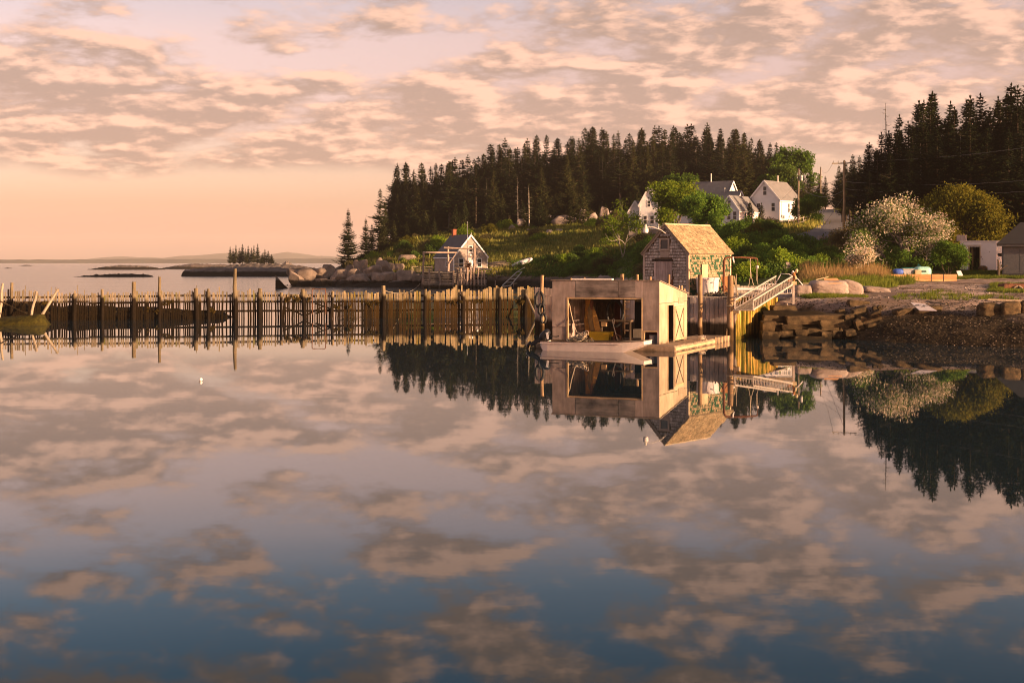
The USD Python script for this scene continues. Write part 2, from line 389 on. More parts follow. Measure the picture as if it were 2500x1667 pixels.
wood('log_grey', (0.20, 0.165, 0.14), (0.34, 0.28, 0.24), grain=(2, 9, 9), tide=0.45)
wood('cottage_shingle', (0.30, 0.235, 0.205), (0.42, 0.335, 0.29), grain=(9, 9, 2.4), blotch=0.35, var=(0.97, 1.0))
wood('fence_wood', (0.36, 0.31, 0.26), (0.52, 0.45, 0.38))
wood('tarry', (0.016, 0.014, 0.013), (0.05, 0.044, 0.04))
wood('bark_dark', (0.045, 0.033, 0.024), (0.10, 0.075, 0.055), grain=(5, 5, 0.8))
wood('bark_grey', (0.10, 0.085, 0.07), (0.22, 0.19, 0.16), grain=(5, 5, 0.8))
wood('bark_pale', (0.38, 0.31, 0.25), (0.58, 0.49, 0.40), grain=(4, 4, 1.2))
stone('granite', (0.20, 0.15, 0.12), (0.35, 0.265, 0.21), (0.08, 0.06, 0.05), tide=1.0)
stone('granite_dry', (0.27, 0.215, 0.19), (0.40, 0.32, 0.28), (0.15, 0.12, 0.10))
stone('quay_stone', (0.060, 0.042, 0.024), (0.18, 0.122, 0.062), (0.018, 0.013, 0.008), scale=3.0, tide=0.3, bump=0.9)
stone('ledge', (0.13, 0.11, 0.10), (0.24, 0.2, 0.175), (0.06, 0.05, 0.045), scale=0.4, tide=1.35)
stone('weed_rock', (0.025, 0.021, 0.005), (0.075, 0.062, 0.010), (0.010, 0.008, 0.003), scale=4.0, bump=0.9)
stone('mud', (0.020, 0.014, 0.008), (0.036, 0.026, 0.013), (0.015, 0.011, 0.007), scale=2.0)
foliage('needles', (0.014, 0.022, 0.008), (0.038, 0.046, 0.016), trans=0.12)
foliage('needles_warm', (0.030, 0.040, 0.012), (0.070, 0.070, 0.024), trans=0.15)
foliage('needles_deep', (0.008, 0.014, 0.006), (0.020, 0.027, 0.011), trans=0.1)
foliage('leaf_bright', (0.12, 0.22, 0.016), (0.30, 0.38, 0.032), trans=0.4)
foliage('leaf_mid', (0.055, 0.125, 0.018), (0.15, 0.25, 0.03), trans=0.35)
foliage('leaf_deep', (0.048, 0.095, 0.016), (0.12, 0.18, 0.03), trans=0.3)
foliage('leaf_olive', (0.075, 0.078, 0.010), (0.17, 0.15, 0.014), trans=0.3)
foliage('leaf_brown', (0.07, 0.062, 0.026), (0.15, 0.12, 0.05), trans=0.25)
foliage('blossom', (0.58, 0.47, 0.34), (0.88, 0.76, 0.60), trans=0.3)
foliage('grass', (0.075, 0.115, 0.016), (0.20, 0.22, 0.035), trans=0.35, scale=0.25)
foliage('grass_dry', (0.20, 0.13, 0.05), (0.42, 0.29, 0.13), trans=0.3)
foliage('meadow', (0.15, 0.17, 0.03), (0.36, 0.31, 0.08), trans=0.3, scale=0.07)
foliage('weed', (0.03, 0.02, 0.006), (0.085, 0.055, 0.012), trans=0.1)
plain('white_paint', (0.74, 0.70, 0.70), 0.6, 0.05, 2.0)
plain('white_trim', (0.78, 0.74, 0.72), 0.6, 0.05, 2.0)
plain('boat_white', (0.62, 0.54, 0.50), 0.55, 0.12, 3.0)
plain('roof_slate', (0.085, 0.085, 0.09), 0.85, 0.25, 1.4, bump=0.3)
plain('roof_grey', (0.17, 0.165, 0.165), 0.9, 0.2, 1.5, bump=0.2)
plain('roof_black', (0.02, 0.02, 0.022), 0.9, 0.2, 1.5)
plain('roof_tan', (0.30, 0.24, 0.2), 0.9, 0.2, 1.5)
plain('brick', (0.30, 0.09, 0.045), 0.9, 0.3, 5.0)
plain('garage_grey', (0.10, 0.105, 0.115), 0.8, 0.25, 8.0)
plain('rust', (0.13, 0.05, 0.022), 0.85, 0.5, 9.0, bump=0.3)
plain('rust_orange', (0.30, 0.13, 0.045), 0.85, 0.4, 5.0)
plain('tote_white', (0.60, 0.54, 0.53), 0.5, 0.1, 2.5)
plain('metal_pale', (0.46, 0.42, 0.38), 0.5, 0.15, 5.0)
plain('gang_alu', (0.40, 0.345, 0.30), 0.6, 0.12, 4.0)
plain('red_panel', (0.085, 0.013, 0.008), 0.6, 0.25, 4.0)
plain('black_rubber', (0.012, 0.012, 0.013), 0.6, 0.3, 9.0)
plain('motor_black', (0.012, 0.014, 0.02), 0.42, 0.1, 3.0)
plain('yellow_crate', (0.50, 0.33, 0.01), 0.5, 0.1, 3.0)
plain('oilskin', (0.45, 0.22, 0.03), 0.5, 0.3, 6.0)
plain('oilskin_tan', (0.24, 0.15, 0.05), 0.6, 0.3, 6.0)
plain('rope', (0.50, 0.41, 0.29), 0.9, 0.2, 20.0)
plain('rope_dark', (0.12, 0.10, 0.075), 0.9, 0.2, 20.0)
plain('wire', (0.05, 0.045, 0.04), 0.6, 0.1, 3.0)
plain('wire_pale', (0.16, 0.14, 0.12), 0.6, 0.1, 3.0)
plain('teal', (0.03, 0.26, 0.21), 0.4, 0.1, 3.0)
plain('aqua', (0.28, 0.55, 0.50), 0.45, 0.15, 3.0)
plain('tarp_blue', (0.04, 0.10, 0.42), 0.6, 0.2, 3.0)
plain('lamp_shell', (0.60, 0.55, 0.47), 0.5, 0.08, 4.0)
plain('letter_black', (0.025, 0.02, 0.022), 0.7, 0.1, 5.0)
plain('sign_white', (0.62, 0.55, 0.54), 0.6, 0.06, 3.0)
plain('far_land', (0.06, 0.065, 0.045), 1.0, 0.2, 0.01)
plain('transformer', (0.42, 0.41, 0.40), 0.5, 0.1, 3.0)
plain('buoy', (0.75, 0.73, 0.70), 0.4, 0.05, 5.0)
plain('window_dark', (0.025, 0.027, 0.032), 0.12, 0.2, 2.0, spec=0.6)
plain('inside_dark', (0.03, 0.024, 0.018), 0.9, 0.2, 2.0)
plain('bucket', (0.34, 0.33, 0.34), 0.5, 0.1, 3.0)
plain('tote_blue', (0.05, 0.07, 0.10), 0.5, 0.1, 3.0)
# green paint half worn off grey-gold cedar shingles
look('shingle_green', {'ti': ('attribute', {'attribute': 'tone'}),
    'g': ('geometry', {}), 'n': ('noise_texture', {'scale': 1.0, 'detail': 5.0, 'roughness': 0.65}), 'mp': ('mapping', {'scale': (5.5, 5.5, 3.2)}), 'w': ('noise_texture', {'scale': 1.1, 'detail': 3.0}),
    'ad': ('math', {'math_type': 'multiply_add', 'value2': 0.5}), 'r': ('map_range', {'range_type': 'smoothstep', 'from_min': 0.98, 'from_max': 1.06}), 'isl': ('math', {'math_type': 'multiply_add', 'value2': 0.5}),
    'gr': ('noise_texture', {'scale': 1.0, 'detail': 4.0}), 'gm': ('mapping', {'scale': (24, 24, 2)}), 'c': ('mix', {'color1': (0.26, 0.20, 0.12), 'color2': (0.50, 0.40, 0.25)}),
    'i': ('map_range', {'to_min': 0.6, 'to_max': 1.2}), 'ic': ('combine_color', {}), 'cm': ('mix', {'mix_type': 'multiply', 'fac': 1.0}),
    'm': ('mix', {'color2': (0.030, 0.085, 0.045)}), 'p': ('principled_bsdf', {'roughness': 0.85, 'specular_ior_level': 0.06})},
    [('g.position', 'mp.vector'), ('mp.vector', 'n.vector'), ('g.position', 'w.vector'), ('w.fac', 'ad.value1'), ('n.fac', 'ad.value3'), ('ti.fac', 'isl.value1'), ('ad.value', 'isl.value3'), ('isl.value', 'r.value'), ('g.position', 'gm.vector'), ('gm.vector', 'gr.vector'),
     ('gr.fac', 'c.fac'), ('ti.fac', 'i.value'), ('i.result', 'ic.r'), ('i.result', 'ic.g'), ('i.result', 'ic.b'), ('c.color', 'cm.color1'), ('ic.color', 'cm.color2'),
     ('cm.color', 'm.color1'), ('r.result', 'm.fac'), ('m.color', 'p.base_color')])
for _nm, _a, _b in (('shingle_roof', (0.24, 0.175, 0.10), (0.52, 0.41, 0.25)), ('shingle_wall', (0.27, 0.24, 0.225), (0.52, 0.47, 0.44))):
    look(_nm, {'ti': ('attribute', {'attribute': 'tone'}), 'g': ('geometry', {}), 'gm': ('mapping', {'scale': (9, 9, 5)}), 'n': ('noise_texture', {'scale': 1.0, 'detail': 5.0, 'roughness': 0.7}), 'w': ('noise_texture', {'scale': 1.5, 'detail': 2.0}),
               'r': ('map_range', {'from_min': 0.3, 'from_max': 0.7}), 'c': ('mix', {'color1': _a, 'color2': _b}), 'i': ('map_range', {'to_min': 0.66, 'to_max': 1.16}), 'wr': ('map_range', {'from_min': 0.3, 'from_max': 0.7, 'to_min': 0.8, 'to_max': 1.12}),
               'mu': ('math', {'math_type': 'multiply'}), 'ic': ('combine_color', {}), 'cm': ('mix', {'mix_type': 'multiply', 'fac': 1.0}), 'p': ('principled_bsdf', {'roughness': 0.85, 'specular_ior_level': 0.06})},
         [('g.position', 'gm.vector'), ('gm.vector', 'n.vector'), ('n.fac', 'r.value'), ('r.result', 'c.fac'), ('ti.fac', 'i.value'), ('g.position', 'w.vector'), ('w.fac', 'wr.value'), ('i.result', 'mu.value1'), ('wr.result', 'mu.value2'),
          ('mu.value', 'ic.r'), ('mu.value', 'ic.g'), ('mu.value', 'ic.b'), ('c.color', 'cm.color1'), ('ic.color', 'cm.color2'), ('cm.color', 'p.base_color')])
# window panes: mostly see-through, a little mirror
look('glass', {'f': ('fresnel', {'IOR': 1.5}), 't': ('transparent_bsdf', {'color': (0.8, 0.82, 0.82)}), 'gl': ('glossy_bsdf', {'color': (1, 1, 1), 'roughness': 0.03}), 'm': ('mix_closure', {})},
     [('f.fac', 'm.fac'), ('t.BSDF', 'm.closure1'), ('gl.BSDF', 'm.closure2')], surface='m.closure')
# still water in the cove, a faint ruffle on the open bay beyond the weir
look('water', {
    'g': ('geometry', {}), 'mp': ('mapping', {'scale': (0.45, 0.9, 1.0)}), 'n': ('noise_texture', {'scale': 1.0, 'detail': 3.0, 'roughness': 0.5}),
    'mf': ('mapping', {'scale': (0.02, 0.11, 1.0)}), 'nf': ('noise_texture', {'scale': 1.0, 'detail': 4.0, 'roughness': 0.6}), 's': ('separate_xyz', {}),
    'far': ('map_range', {'from_min': 105.0, 'from_max': 150.0, 'to_min': 0.0, 'to_max': 1.0, 'clamp': True}), 'fh': ('math', {'math_type': 'multiply'}),
    'k': ('math', {'math_type': 'multiply', 'value2': 0.25}), 'pm': ('mapping', {'scale': (0.03, 0.09, 1.0)}), 'pn': ('noise_texture', {'scale': 1.0, 'detail': 3.0}), 'pr': ('map_range', {'range_type': 'smoothstep', 'from_min': 0.42, 'from_max': 0.66, 'to_min': 0.0002, 'to_max': 0.0010}), 'h': ('math', {'math_type': 'multiply_add'}), 'b': ('bump', {'strength': 1.0, 'distance': 1.0, 'filter_width': 0.1}),
    'rg': ('map_range', {'from_min': 100.0, 'from_max': 160.0, 'to_min': 0.015, 'to_max': 0.14, 'clamp': True}),
    'p': ('principled_bsdf', {'base_color': (0.006, 0.016, 0.020), 'ior': 1.333, 'specular_ior_level': 0.5})},
    [('g.position', 'pm.vector'), ('pm.vector', 'pn.vector'), ('pn.fac', 'pr.value'), ('pr.result', 'h.value2'), ('g.position', 'mp.vector'), ('mp.vector', 'n.vector'), ('g.position', 'mf.vector'), ('mf.vector', 'nf.vector'), ('g.position', 's.vector'), ('s.y', 'far.value'), ('s.y', 'rg.value'),
     ('nf.fac', 'k.value1'), ('k.value', 'fh.value1'), ('far.result', 'fh.value2'), ('n.fac', 'h.value1'), ('fh.value', 'h.value3'), ('h.value', 'b.height'), ('b.normal', 'p.normal'), ('rg.result', 'p.roughness')])
# ground: colour of each kind of cover is carried by the mesh, with grain on top
look('ground', {
    'a': ('attribute', {'attribute': 'cover'}), 'g': ('geometry', {}), 'n': ('noise_texture', {'scale': 3.5, 'detail': 6.0, 'roughness': 0.7}), 'n2': ('noise_texture', {'scale': 0.35, 'detail': 3.0}),
    'r': ('map_range', {'from_min': 0.3, 'from_max': 0.7, 'to_min': 0.55, 'to_max': 1.35}), 'r2': ('map_range', {'from_min': 0.3, 'from_max': 0.7, 'to_min': 0.75, 'to_max': 1.2}), 'm': ('math', {'math_type': 'multiply'}),
    'c': ('combine_color', {}), 'mm': ('mix', {'mix_type': 'multiply', 'fac': 1.0}), 'b': ('bump', {'strength': 0.6, 'distance': 0.08}), 'p': ('principled_bsdf', {'roughness': 0.9, 'specular_ior_level': 0.05})},
    [('g.position', 'n.vector'), ('g.position', 'n2.vector'), ('n.fac', 'r.value'), ('n2.fac', 'r2.value'), ('r.result', 'm.value1'), ('r2.result', 'm.value2'), ('m.value', 'c.r'), ('m.value', 'c.g'), ('m.value', 'c.b'),
     ('a.color', 'mm.color1'), ('c.color', 'mm.color2'), ('n.fac', 'b.height'), ('b.normal', 'p.normal'), ('mm.color', 'p.base_color')])
plain('asphalt', (0.13, 0.122, 0.122), 0.9, 0.15, 1.2)

# ---------------------------------------------------------------- terrain
# control points: picture column, distance, height above the water
CP = [  # shoreline, just under water
    (640, 300, -3), (760, 300, -1.5), (815, 285, -.3), (830, 262, -.4), (900, 243, -.4), (1000, 236, -.4), (1100, 229, -.4), (1200, 223, -.4), (1290, 215, -.3), (1400, 200, -.3), (1500, 180, -.3), (1600, 150, -.3),
    (1700, 122, -.4), (1780, 101, -.4), (1850, 86, -.3), (1880, 78.5, -.5), (2000, 75.0, -.4), (2080, 73.2, -.25), (2150, 71.2, -.12), (2300, 68.5, -.12), (2500, 66.0, -.12), (2700, 63.5, -.12), (3200, 58, -.1),
    # under water
    (600, 240, -3), (900, 215, -3), (1100, 200, -3), (1290, 185, -3), (1450, 160, -3), (1560, 125, -3), (1680, 105, -2.5), (1780, 90, -2.2), (1860, 72, -2.5), (2000, 69, -2.5), (2150, 64, -2), (2400, 61, -1.6), (2700, 57, -1.6), (3300, 50, -2),
    (700, 340, -3), (850, 380, -3), (600, 420, -4), (1250, 60, -4), (1250, 130, -4), (800, 130, -4), (300, 200, -4), (1900, 55, -3), (2500, 50, -3), (3300, 40, -3),
    # the point and the cottage
    (855, 277, 2.2), (850, 305, 3.0), (900, 265, 3.2), (925, 300, 6.5), (1000, 256, 3.4), (1000, 288, 8.5), (1100, 246, 2.8), (1110, 226.5, 2.0), (1150, 229, 2.55), (1190, 228, 2.5), (1150, 242, 3.1), (1060, 232, 2.2),
    (1240, 230, 2.4), (1240, 250, 4.8), (1300, 226, 2.2), (1300, 236, 3.4), (1300, 262, 6.5), (1300, 288, 10.8), (1180, 262, 5.6), (1150, 290, 9.8), (1400, 215, 2.2), (1400, 232, 4.2), (1450, 255, 7.0), (1450, 283, 11.2), (1500, 200, 2.4), (1540, 215, 4.6), (1560, 248, 8.4), (1600, 175, 2.4),
    (960, 315, 8.5), (1050, 325, 11.5), (1200, 320, 13.2), (1400, 318, 14.2), (1550, 310, 13.8), (1600, 330, 15), (1800, 320, 15.2), (1920, 310, 15.5), (1000, 420, 12), (1300, 420, 15), (1700, 420, 17), (2000, 420, 18), (850, 420, -2),
    # houses, road, slope
    (1830, 241, 10.3), (1900, 238, 10.3), (1950, 245, 10.6), (1720, 248, 10.2), (1600, 245, 9.2), (1800, 262, 11.5), (1880, 205, 8.6), (1800, 180, 7.2), (1700, 165, 5.6), (1740, 142, 4.2), (1800, 121, 3.1), (1780, 112, 1.9), (1650, 150, 2.2), (1680, 200, 7.6),
    (1900, 113, 2.8), (1900, 131, 3.6), (1900, 151, 5.3), (1910, 172, 7.1), (1990, 175, 7.4), (2050, 178, 7.7), (2060, 208, 9.8), (2030, 245, 12.4), (2005, 275, 14.2), (1995, 330, 16), (2100, 140, 3.9), (2110, 175, 7.3), (2200, 200, 8.2), (2100, 250, 12.8), (2300, 150, 4.4), (2300, 250, 11.5),
    # yard
    (1890, 80.5, 1.75), (1900, 84, 1.9), (1960, 82, 1.88), (2030, 82, 1.88), (2090, 82, 1.88), (1960, 87, 1.98), (2030, 87, 1.98), (1900, 95, 2.1), (2000, 78.6, 1.75), (2000, 84, 1.95), (2000, 95, 2.15), (2080, 77.0, 1.7), (2100, 84, 1.95), (2100, 105, 2.35), (2150, 75.5, 1.35), (2200, 78.5, 1.9), (2200, 95, 2.2), (2250, 73.5, 1.1), (2300, 77, 1.8), (2300, 112, 2.45), (2340, 122, 2.9),
    (2400, 132, 3.2), (2400, 72.5, 1.15), (2420, 77, 1.75), (2500, 71, 1.25), (2500, 78, 1.8), (2500, 92, 2.0), (2500, 112, 2.6), (2500, 122, 3.1), (2700, 74, 1.6), (2700, 110, 2.8), (3200, 70, 2.0), (3200, 110, 3.5), (3300, 160, 6), (2000, 112, 2.5), (2050, 122, 3.0), (2200, 125, 3.1),
    (2500, 160, 4.8), (2500, 250, 11), (2800, 160, 5.5), (2800, 250, 10), (2500, 420, 16), (3400, 250, 9), (3300, 420, 14),
]
_cp = np.array([(X(a, d), d, z) for a, d, z in CP])
_rbf = RBFInterpolator(_cp[:, :2], _cp[:, 2], kernel='linear', smoothing=0.05)
GX = np.concatenate([np.arange(-75, 5, 1.0), np.arange(5, 50, 0.4), np.arange(50, 150, 2.0), np.arange(150, 235, 6)])
GY = np.concatenate([np.arange(46, 62, 2.0), np.arange(62, 120, 0.4), np.arange(120, 310, 1.0), np.arange(310, 440, 5.0)])
_xx, _yy = np.meshgrid(GX, GY, indexing='ij')
_flat = np.stack([_xx.ravel(), _yy.ravel()], 1)
_c = np.meshgrid(np.linspace(-80, 240, 161), np.linspace(40, 445, 270), indexing='ij')
_cz = RegularGridInterpolator((np.linspace(-80, 240, 161), np.linspace(40, 445, 270)), _rbf(np.stack([_c[0].ravel(), _c[1].ravel()], 1)).reshape(161, 270), bounds_error=False, fill_value=-4)
# finer near the yard and the quay, where the coarse lookup would blur the bank
_sel = (_flat[:, 0] > 4) & (_flat[:, 0] < 60) & (_flat[:, 1] > 60) & (_flat[:, 1] < 122)
_hz = _cz(_flat)
_hz[_sel] = _rbf(_flat[_sel])
_p3 = np.c_[_flat * 0.22, np.zeros(len(_flat))]
_amp = np.clip((_flat[:, 1] - 95) / 60, 0.12, 1.0)
_hz = _hz + (meshkit.fbm(_p3, 4, 3) - 0.5) * 0.9 * _amp + (meshkit.fbm(_p3 * 6, 3, 5) - 0.5) * 0.16
ROAD = sg.LineString([(X(1965, 155), 155), (X(2003, 172), 172), (X(2035, 190), 190), (X(2055, 210), 210), (X(2045, 235), 235), (X(2015, 262), 262), (X(2000, 300), 300), (X(1995, 340), 340)])
ROADP = ROAD.buffer(3.1, cap_style=2)
_ln = np.array([ROAD.interpolate(s).coords[0] for s in np.arange(0, ROAD.length, 1.5)])
_rz = np.convolve(np.pad(_cz(_ln), 8, 'edge'), np.ones(17) / 17, 'valid')
_near = np.nonzero(shapely.dwithin(shapely.points(_flat), ROAD, 8.0))[0]
for _k in _near:
    _dd = np.hypot(*(_ln - _flat[_k]).T)
    _b = np.argmin(_dd)
    _t = np.clip((_dd[_b] - 3.6) / 4.0, 0, 1)
    _hz[_k] = (_rz[_b] - 0.10) * (1 - _t) + _hz[_k] * _t
_H = RegularGridInterpolator((GX, GY), _hz.reshape(_xx.shape), bounds_error=False, fill_value=-4)


def ground(x, y):
    return float(_H([[x, y]])[0])


def on_ground(px, d, dz=0.0):
    x = X(px, d)
    return np.array([x, d, ground(x, d) + dz])


_px = _flat[:, 0] / _flat[:, 1] * FPX + 1250


def _zone():
    n1 = meshkit.fbm(np.c_[_flat * 0.09, np.zeros(len(_flat)) + 2], 4, 11)
    n2 = meshkit.fbm(np.c_[_flat * 0.5, np.zeros(len(_flat)) + 5], 4, 17)
    z, d = _hz, _flat[:, 1]
    col = np.tile(np.array([0.075, 0.098, 0.028]), (len(z), 1))          # rough green ground
    meadow = (_px > 1080) & (_px < 1620) & (d > 228)
    mix = np.clip((n1 - 0.38) / 0.22, 0, 1)[:, None]
    col = np.where(meadow[:, None], np.array([0.16, 0.13, 0.05]) * (1 - mix) + np.array([0.13, 0.165, 0.034]) * mix, col)
    forest = d > 300
    col[forest] = (0.030, 0.024, 0.014)
    yard = (d < 101 + 6 * (n1 - .5) + np.clip((_px - 2150) / 12, 0, 26)) & (_px > 1780) & (z > 1.0)
    grav = np.clip((n2 - 0.35) / 0.3, 0, 1)[:, None]
    col = np.where(yard[:, None], np.array([0.22, 0.16, 0.125]) * (1 - grav) + np.array([0.46, 0.35, 0.29]) * grav, col)
    turf = (d > 84) & (d < 100) & (_px > 2440) & (n1 > 0.42)
    col[turf] = (0.05, 0.075, 0.016)
    n3 = meshkit.fbm(np.c_[_flat * 1.6, np.zeros(len(_flat)) + 9], 4, 23)
    edge = np.clip((1.66 + 1.1 * (n2 - 0.5) + 0.7 * (n3 - 0.5) - z) / 0.45, 0, 1)[:, None]   # foreshore: dark wet gravel and mud
    shore = ((z < 2.2) & (d < 102))[:, None]
    g3 = np.clip((n3 - 0.3) / 0.4, 0, 1)[:, None]
    mud = np.array([0.016, 0.0115, 0.007]) * (1 - g3) + np.array([0.062, 0.045, 0.026]) * g3
    col = np.where(shore, col * (1 - edge) + mud * edge, col)
    far_shore = ((z < 1.9) & (d >= 102))[:, None]
    e2 = np.clip((1.7 - z) / 0.6, 0, 1)[:, None]
    col = np.where(far_shore, np.array([0.26, 0.2, 0.165]) * (1 - e2) + np.array([0.02, 0.016, 0.01]) * e2, col)
    return col


_nx, _ny = len(GX), len(GY)
_i, _j = np.meshgrid(np.arange(_nx - 1), np.arange(_ny - 1), indexing='ij')
_q = np.stack([_i * _ny + _j, (_i + 1) * _ny + _j, (_i + 1) * _ny + _j + 1, _i * _ny + _j + 1], -1).reshape(-1, 4)
_m = usdkit.mesh(stage, '/World/ground', (np.c_[_flat, _hz], _q), LOOK['ground'], smooth=True)
UsdGeom.PrimvarsAPI(_m).CreatePrimvar('cover', Sdf.ValueTypeNames.Color3fArray, 'vertex').Set(Vt.Vec3fArray.FromNumpy(_zone().astype(np.float32)))
meta(_m.GetPrim(), 'shore and hillside of gravel, mud, rough grass and forest floor', None, None, 'structure')

_w = 16000.0
single('water', (np.array([[-_w, -120, 0], [_w, -120, 0], [_w, 26000, 0], [-_w, 26000, 0.0]]), np.array([[0, 1, 2, 3]])), 'water', 'still cove and bay water mirroring the clouds', kind='structure')

# asphalt road climbing past the houses: a sheet draped a hand above the ground
_rb = MB()
_tn = np.gradient(_ln, axis=0); _tn /= np.linalg.norm(_tn, axis=1, keepdims=True)
_nn = np.c_[-_tn[:, 1], _tn[:, 0]]
_cross = np.linspace(-3.0, 3.0, 9)
_rv = (_ln[:, None] + _cross[None, :, None] * _nn[:, None]).reshape(-1, 2)
_zr = _rz + 0.02
_i, _j = np.meshgrid(np.arange(len(_ln) - 1), np.arange(8), indexing='ij')
_q = np.stack([_i * 9 + _j, _i * 9 + _j + 1, (_i + 1) * 9 + _j + 1, (_i + 1) * 9 + _j], -1).reshape(-1, 4)[:, ::-1]
_rv3 = np.c_[_rv, np.repeat(_zr, 9)]
single('road', (_rv3, _q), 'asphalt', 'grey asphalt road climbing past the white houses', kind='structure', smooth=True)

# the air: an even warm haze over the bay
HAZE = 0.00006
_hb = MB().box(-7400, 7400, -130, 14500, -6, 260)
LOOK['haze'] = usdkit.material(stage, '/World/Looks/haze', {'v': ('principled_volume', {'color': (0.95, 0.90, 0.86), 'density': HAZE, 'anisotropy': 0.1})}, volume='v.volume')
single('haze', _hb, 'haze', 'thin warm haze over the bay', kind='stuff')

# ---------------------------------------------------------------- plants (kinds are built once under an abstract class prim, each plant is a reference)
LIB = '/World/kinds'
stage.CreateClassPrim(LIB)


def unit(v):
    return v / (np.linalg.norm(v, axis=-1, keepdims=True) + 1e-12)


def kites(base, direc, side, length, width):
    """Many folded leaf or sprig shapes at once: two triangles each, slightly bent along the rib."""
    tip = base + direc * length[:, None]
    mid = base + direc * (length * 0.45)[:, None]
    nrm = unit(np.cross(direc, side))
    a = mid + side * (width / 2)[:, None] + nrm * (width * 0.12)[:, None]
    b = mid - side * (width / 2)[:, None] + nrm * (width * 0.12)[:, None]
    v = np.stack([base, a, tip, b], 1).reshape(-1, 3)
    k = np.arange(len(base))[:, None] * 4
    return v, np.vstack([k + [0, 1, 2], k + [0, 2, 3]])


def spruce_mesh(rng, H=18.0, base=0.2, spread=0.17, gap=0.42, ragged=0.35, droop=0.25, bare=0.0, sprig=1.0, lean=0.0):
    trunk = MB()
    zz = np.linspace(0, H, 9)
    bend = np.c_[np.sin(zz / H * 2.2) * lean * H, np.zeros(9)]
    tp = np.c_[bend, zz]
    trunk.tube(tp, np.linspace(0.014 * H + 0.04, 0.02, 9), 7)
    B, D, S, L, Wd = [], [], [], [], []
    z = H * base
    while z < H * 0.985:
        t = (z - H * base) / (H * (1 - base))
        env = spread * 1.55 * H * (min(1.0, (t + 0.12) * 3.2) ** 0.7) * (1 - t) ** 1.12 + 0.08
        env *= 1 + ragged * 0.6 * math.sin(z * 1.9 + rng.uniform(0, 1.5))
        n = rng.integers(5, 8)
        az0 = rng.uniform(0, 2 * PI)
        cx = np.interp(z, zz, bend[:, 0])
        for k in range(n):
            if rng.random() < bare:
                continue
            az = az0 + k * 2 * PI / n + rng.normal(0, 0.25)
            ln = env * rng.uniform(1 - ragged, 1.08)
            out = np.array([math.cos(az), math.sin(az), 0.0])
            up = 0.35 * t - droop * (1 - t)
            m = max(2, int(ln / 0.30))
            s = (np.arange(m) + 0.6) / m
            pts = np.array([cx, 0, z]) + out * (s * ln)[:, None] + np.array([0, 0, 1.0]) * (ln * (up * s + (0.10 + 0.12 * (1 - t)) * s * s))[:, None]
            sd = np.array([-out[1], out[0], 0.0])
            trunk_r = 0.012 + 0.010 * ln
            if ln > 0.9 and rng.random() < 0.6:
                trunk.tube([np.array([cx, 0, z]), pts[m // 2], pts[-1]], [trunk_r, trunk_r * 0.7, 0.008], 3, caps=False)
            wl = sprig * (0.36 * ln * (1 - s) + 0.28)
            for sg_ in (-1, 1):
                d = unit(out * 0.75 + sd * sg_ * rng.uniform(0.55, 1.0) + np.array([0, 0, -0.28]) + rng.normal(0, 0.14, (m, 3)))
                B.append(pts); D.append(d); S.append(unit(np.cross(d, rng.normal(0, 0.35, (m, 3)) + [0, 0, 1.0]))); L.append(wl * rng.uniform(0.75, 1.25, m)); Wd.append(0.16 + 0.34 * wl * rng.uniform(0.7, 1.2, m))
            d = unit(out * 0.6 + np.array([0, 0, -0.9]) + rng.normal(0, 0.2, (m, 3)))
            B.append(pts); D.append(d); S.append(np.tile(sd, (m, 1))); L.append(wl * 0.6); Wd.append(0.14 + 0.28 * wl)
            d = unit(out[None] + [0, 0, 0.22])
            B.append(pts[-1:]); D.append(d); S.append(sd[None]); L.append(np.array([0.42])); Wd.append(np.array([0.22]))
        z += gap * rng.uniform(0.7, 1.3) * (1.15 - 0.45 * t)
    top = np.array([np.interp(H, zz, bend[:, 0]), 0, H * 0.975])
    for k in range(4):
        a = k * PI / 2
        B.append(top[None]); D.append(unit(np.array([[0.25 * math.cos(a), 0.25 * math.sin(a), 1.0]]))); S.append(np.array([[-math.sin(a), math.cos(a), 0]])); L.append(np.array([0.6])); Wd.append(np.array([0.16]))
    v, f = kites(np.vstack(B), np.vstack(D), np.vstack(S), np.concatenate(L), np.concatenate(Wd))
    return trunk.arrays(), (v, f)


def dead_mesh(rng, H):
    t = MB().tube(np.c_[rng.normal(0, 0.05, 6), rng.normal(0, 0.05, 6), np.linspace(0, H, 6)], np.linspace(0.012 * H, 0.02, 6), 6)
    z = H * 0.25
    while z < H * 0.97:
        az = rng.uniform(0, 2 * PI)
        ln = (1 - z / H) * 0.2 * H * rng.uniform(0.4, 1.1) + 0.25
        o = np.array([math.cos(az), math.sin(az), 0])
        t.tube([[0, 0, z], o * ln * 0.6 + [0, 0, z - 0.05 * ln], o * ln + [0, 0, z + 0.12 * ln]], [0.035, 0.025, 0.010], 3, caps=False)
        z += rng.uniform(0.12, 0.4)
    return t.arrays()


def leaf_cloud(rng, pts, rad, per, size, flat=1.0, droop=0.2):
    n = len(pts) * per
    c = np.repeat(pts, per, 0)
    r = np.repeat(rad, per)
    o = unit(rng.normal(0, 1, (n, 3))) * (rng.random(n) ** 0.45)[:, None] * r[:, None] * [1, 1, flat]
    b = c + o
    d = unit(unit(o) * 0.7 + rng.normal(0, 0.6, (n, 3)) + [0, 0, -droop])
    s = unit(np.cross(d, rng.normal(0, 1, (n, 3))))
    ln = size * rng.uniform(0.6, 1.35, n)
    return kites(b, d, s, ln, ln * rng.uniform(0.5, 0.8, n))


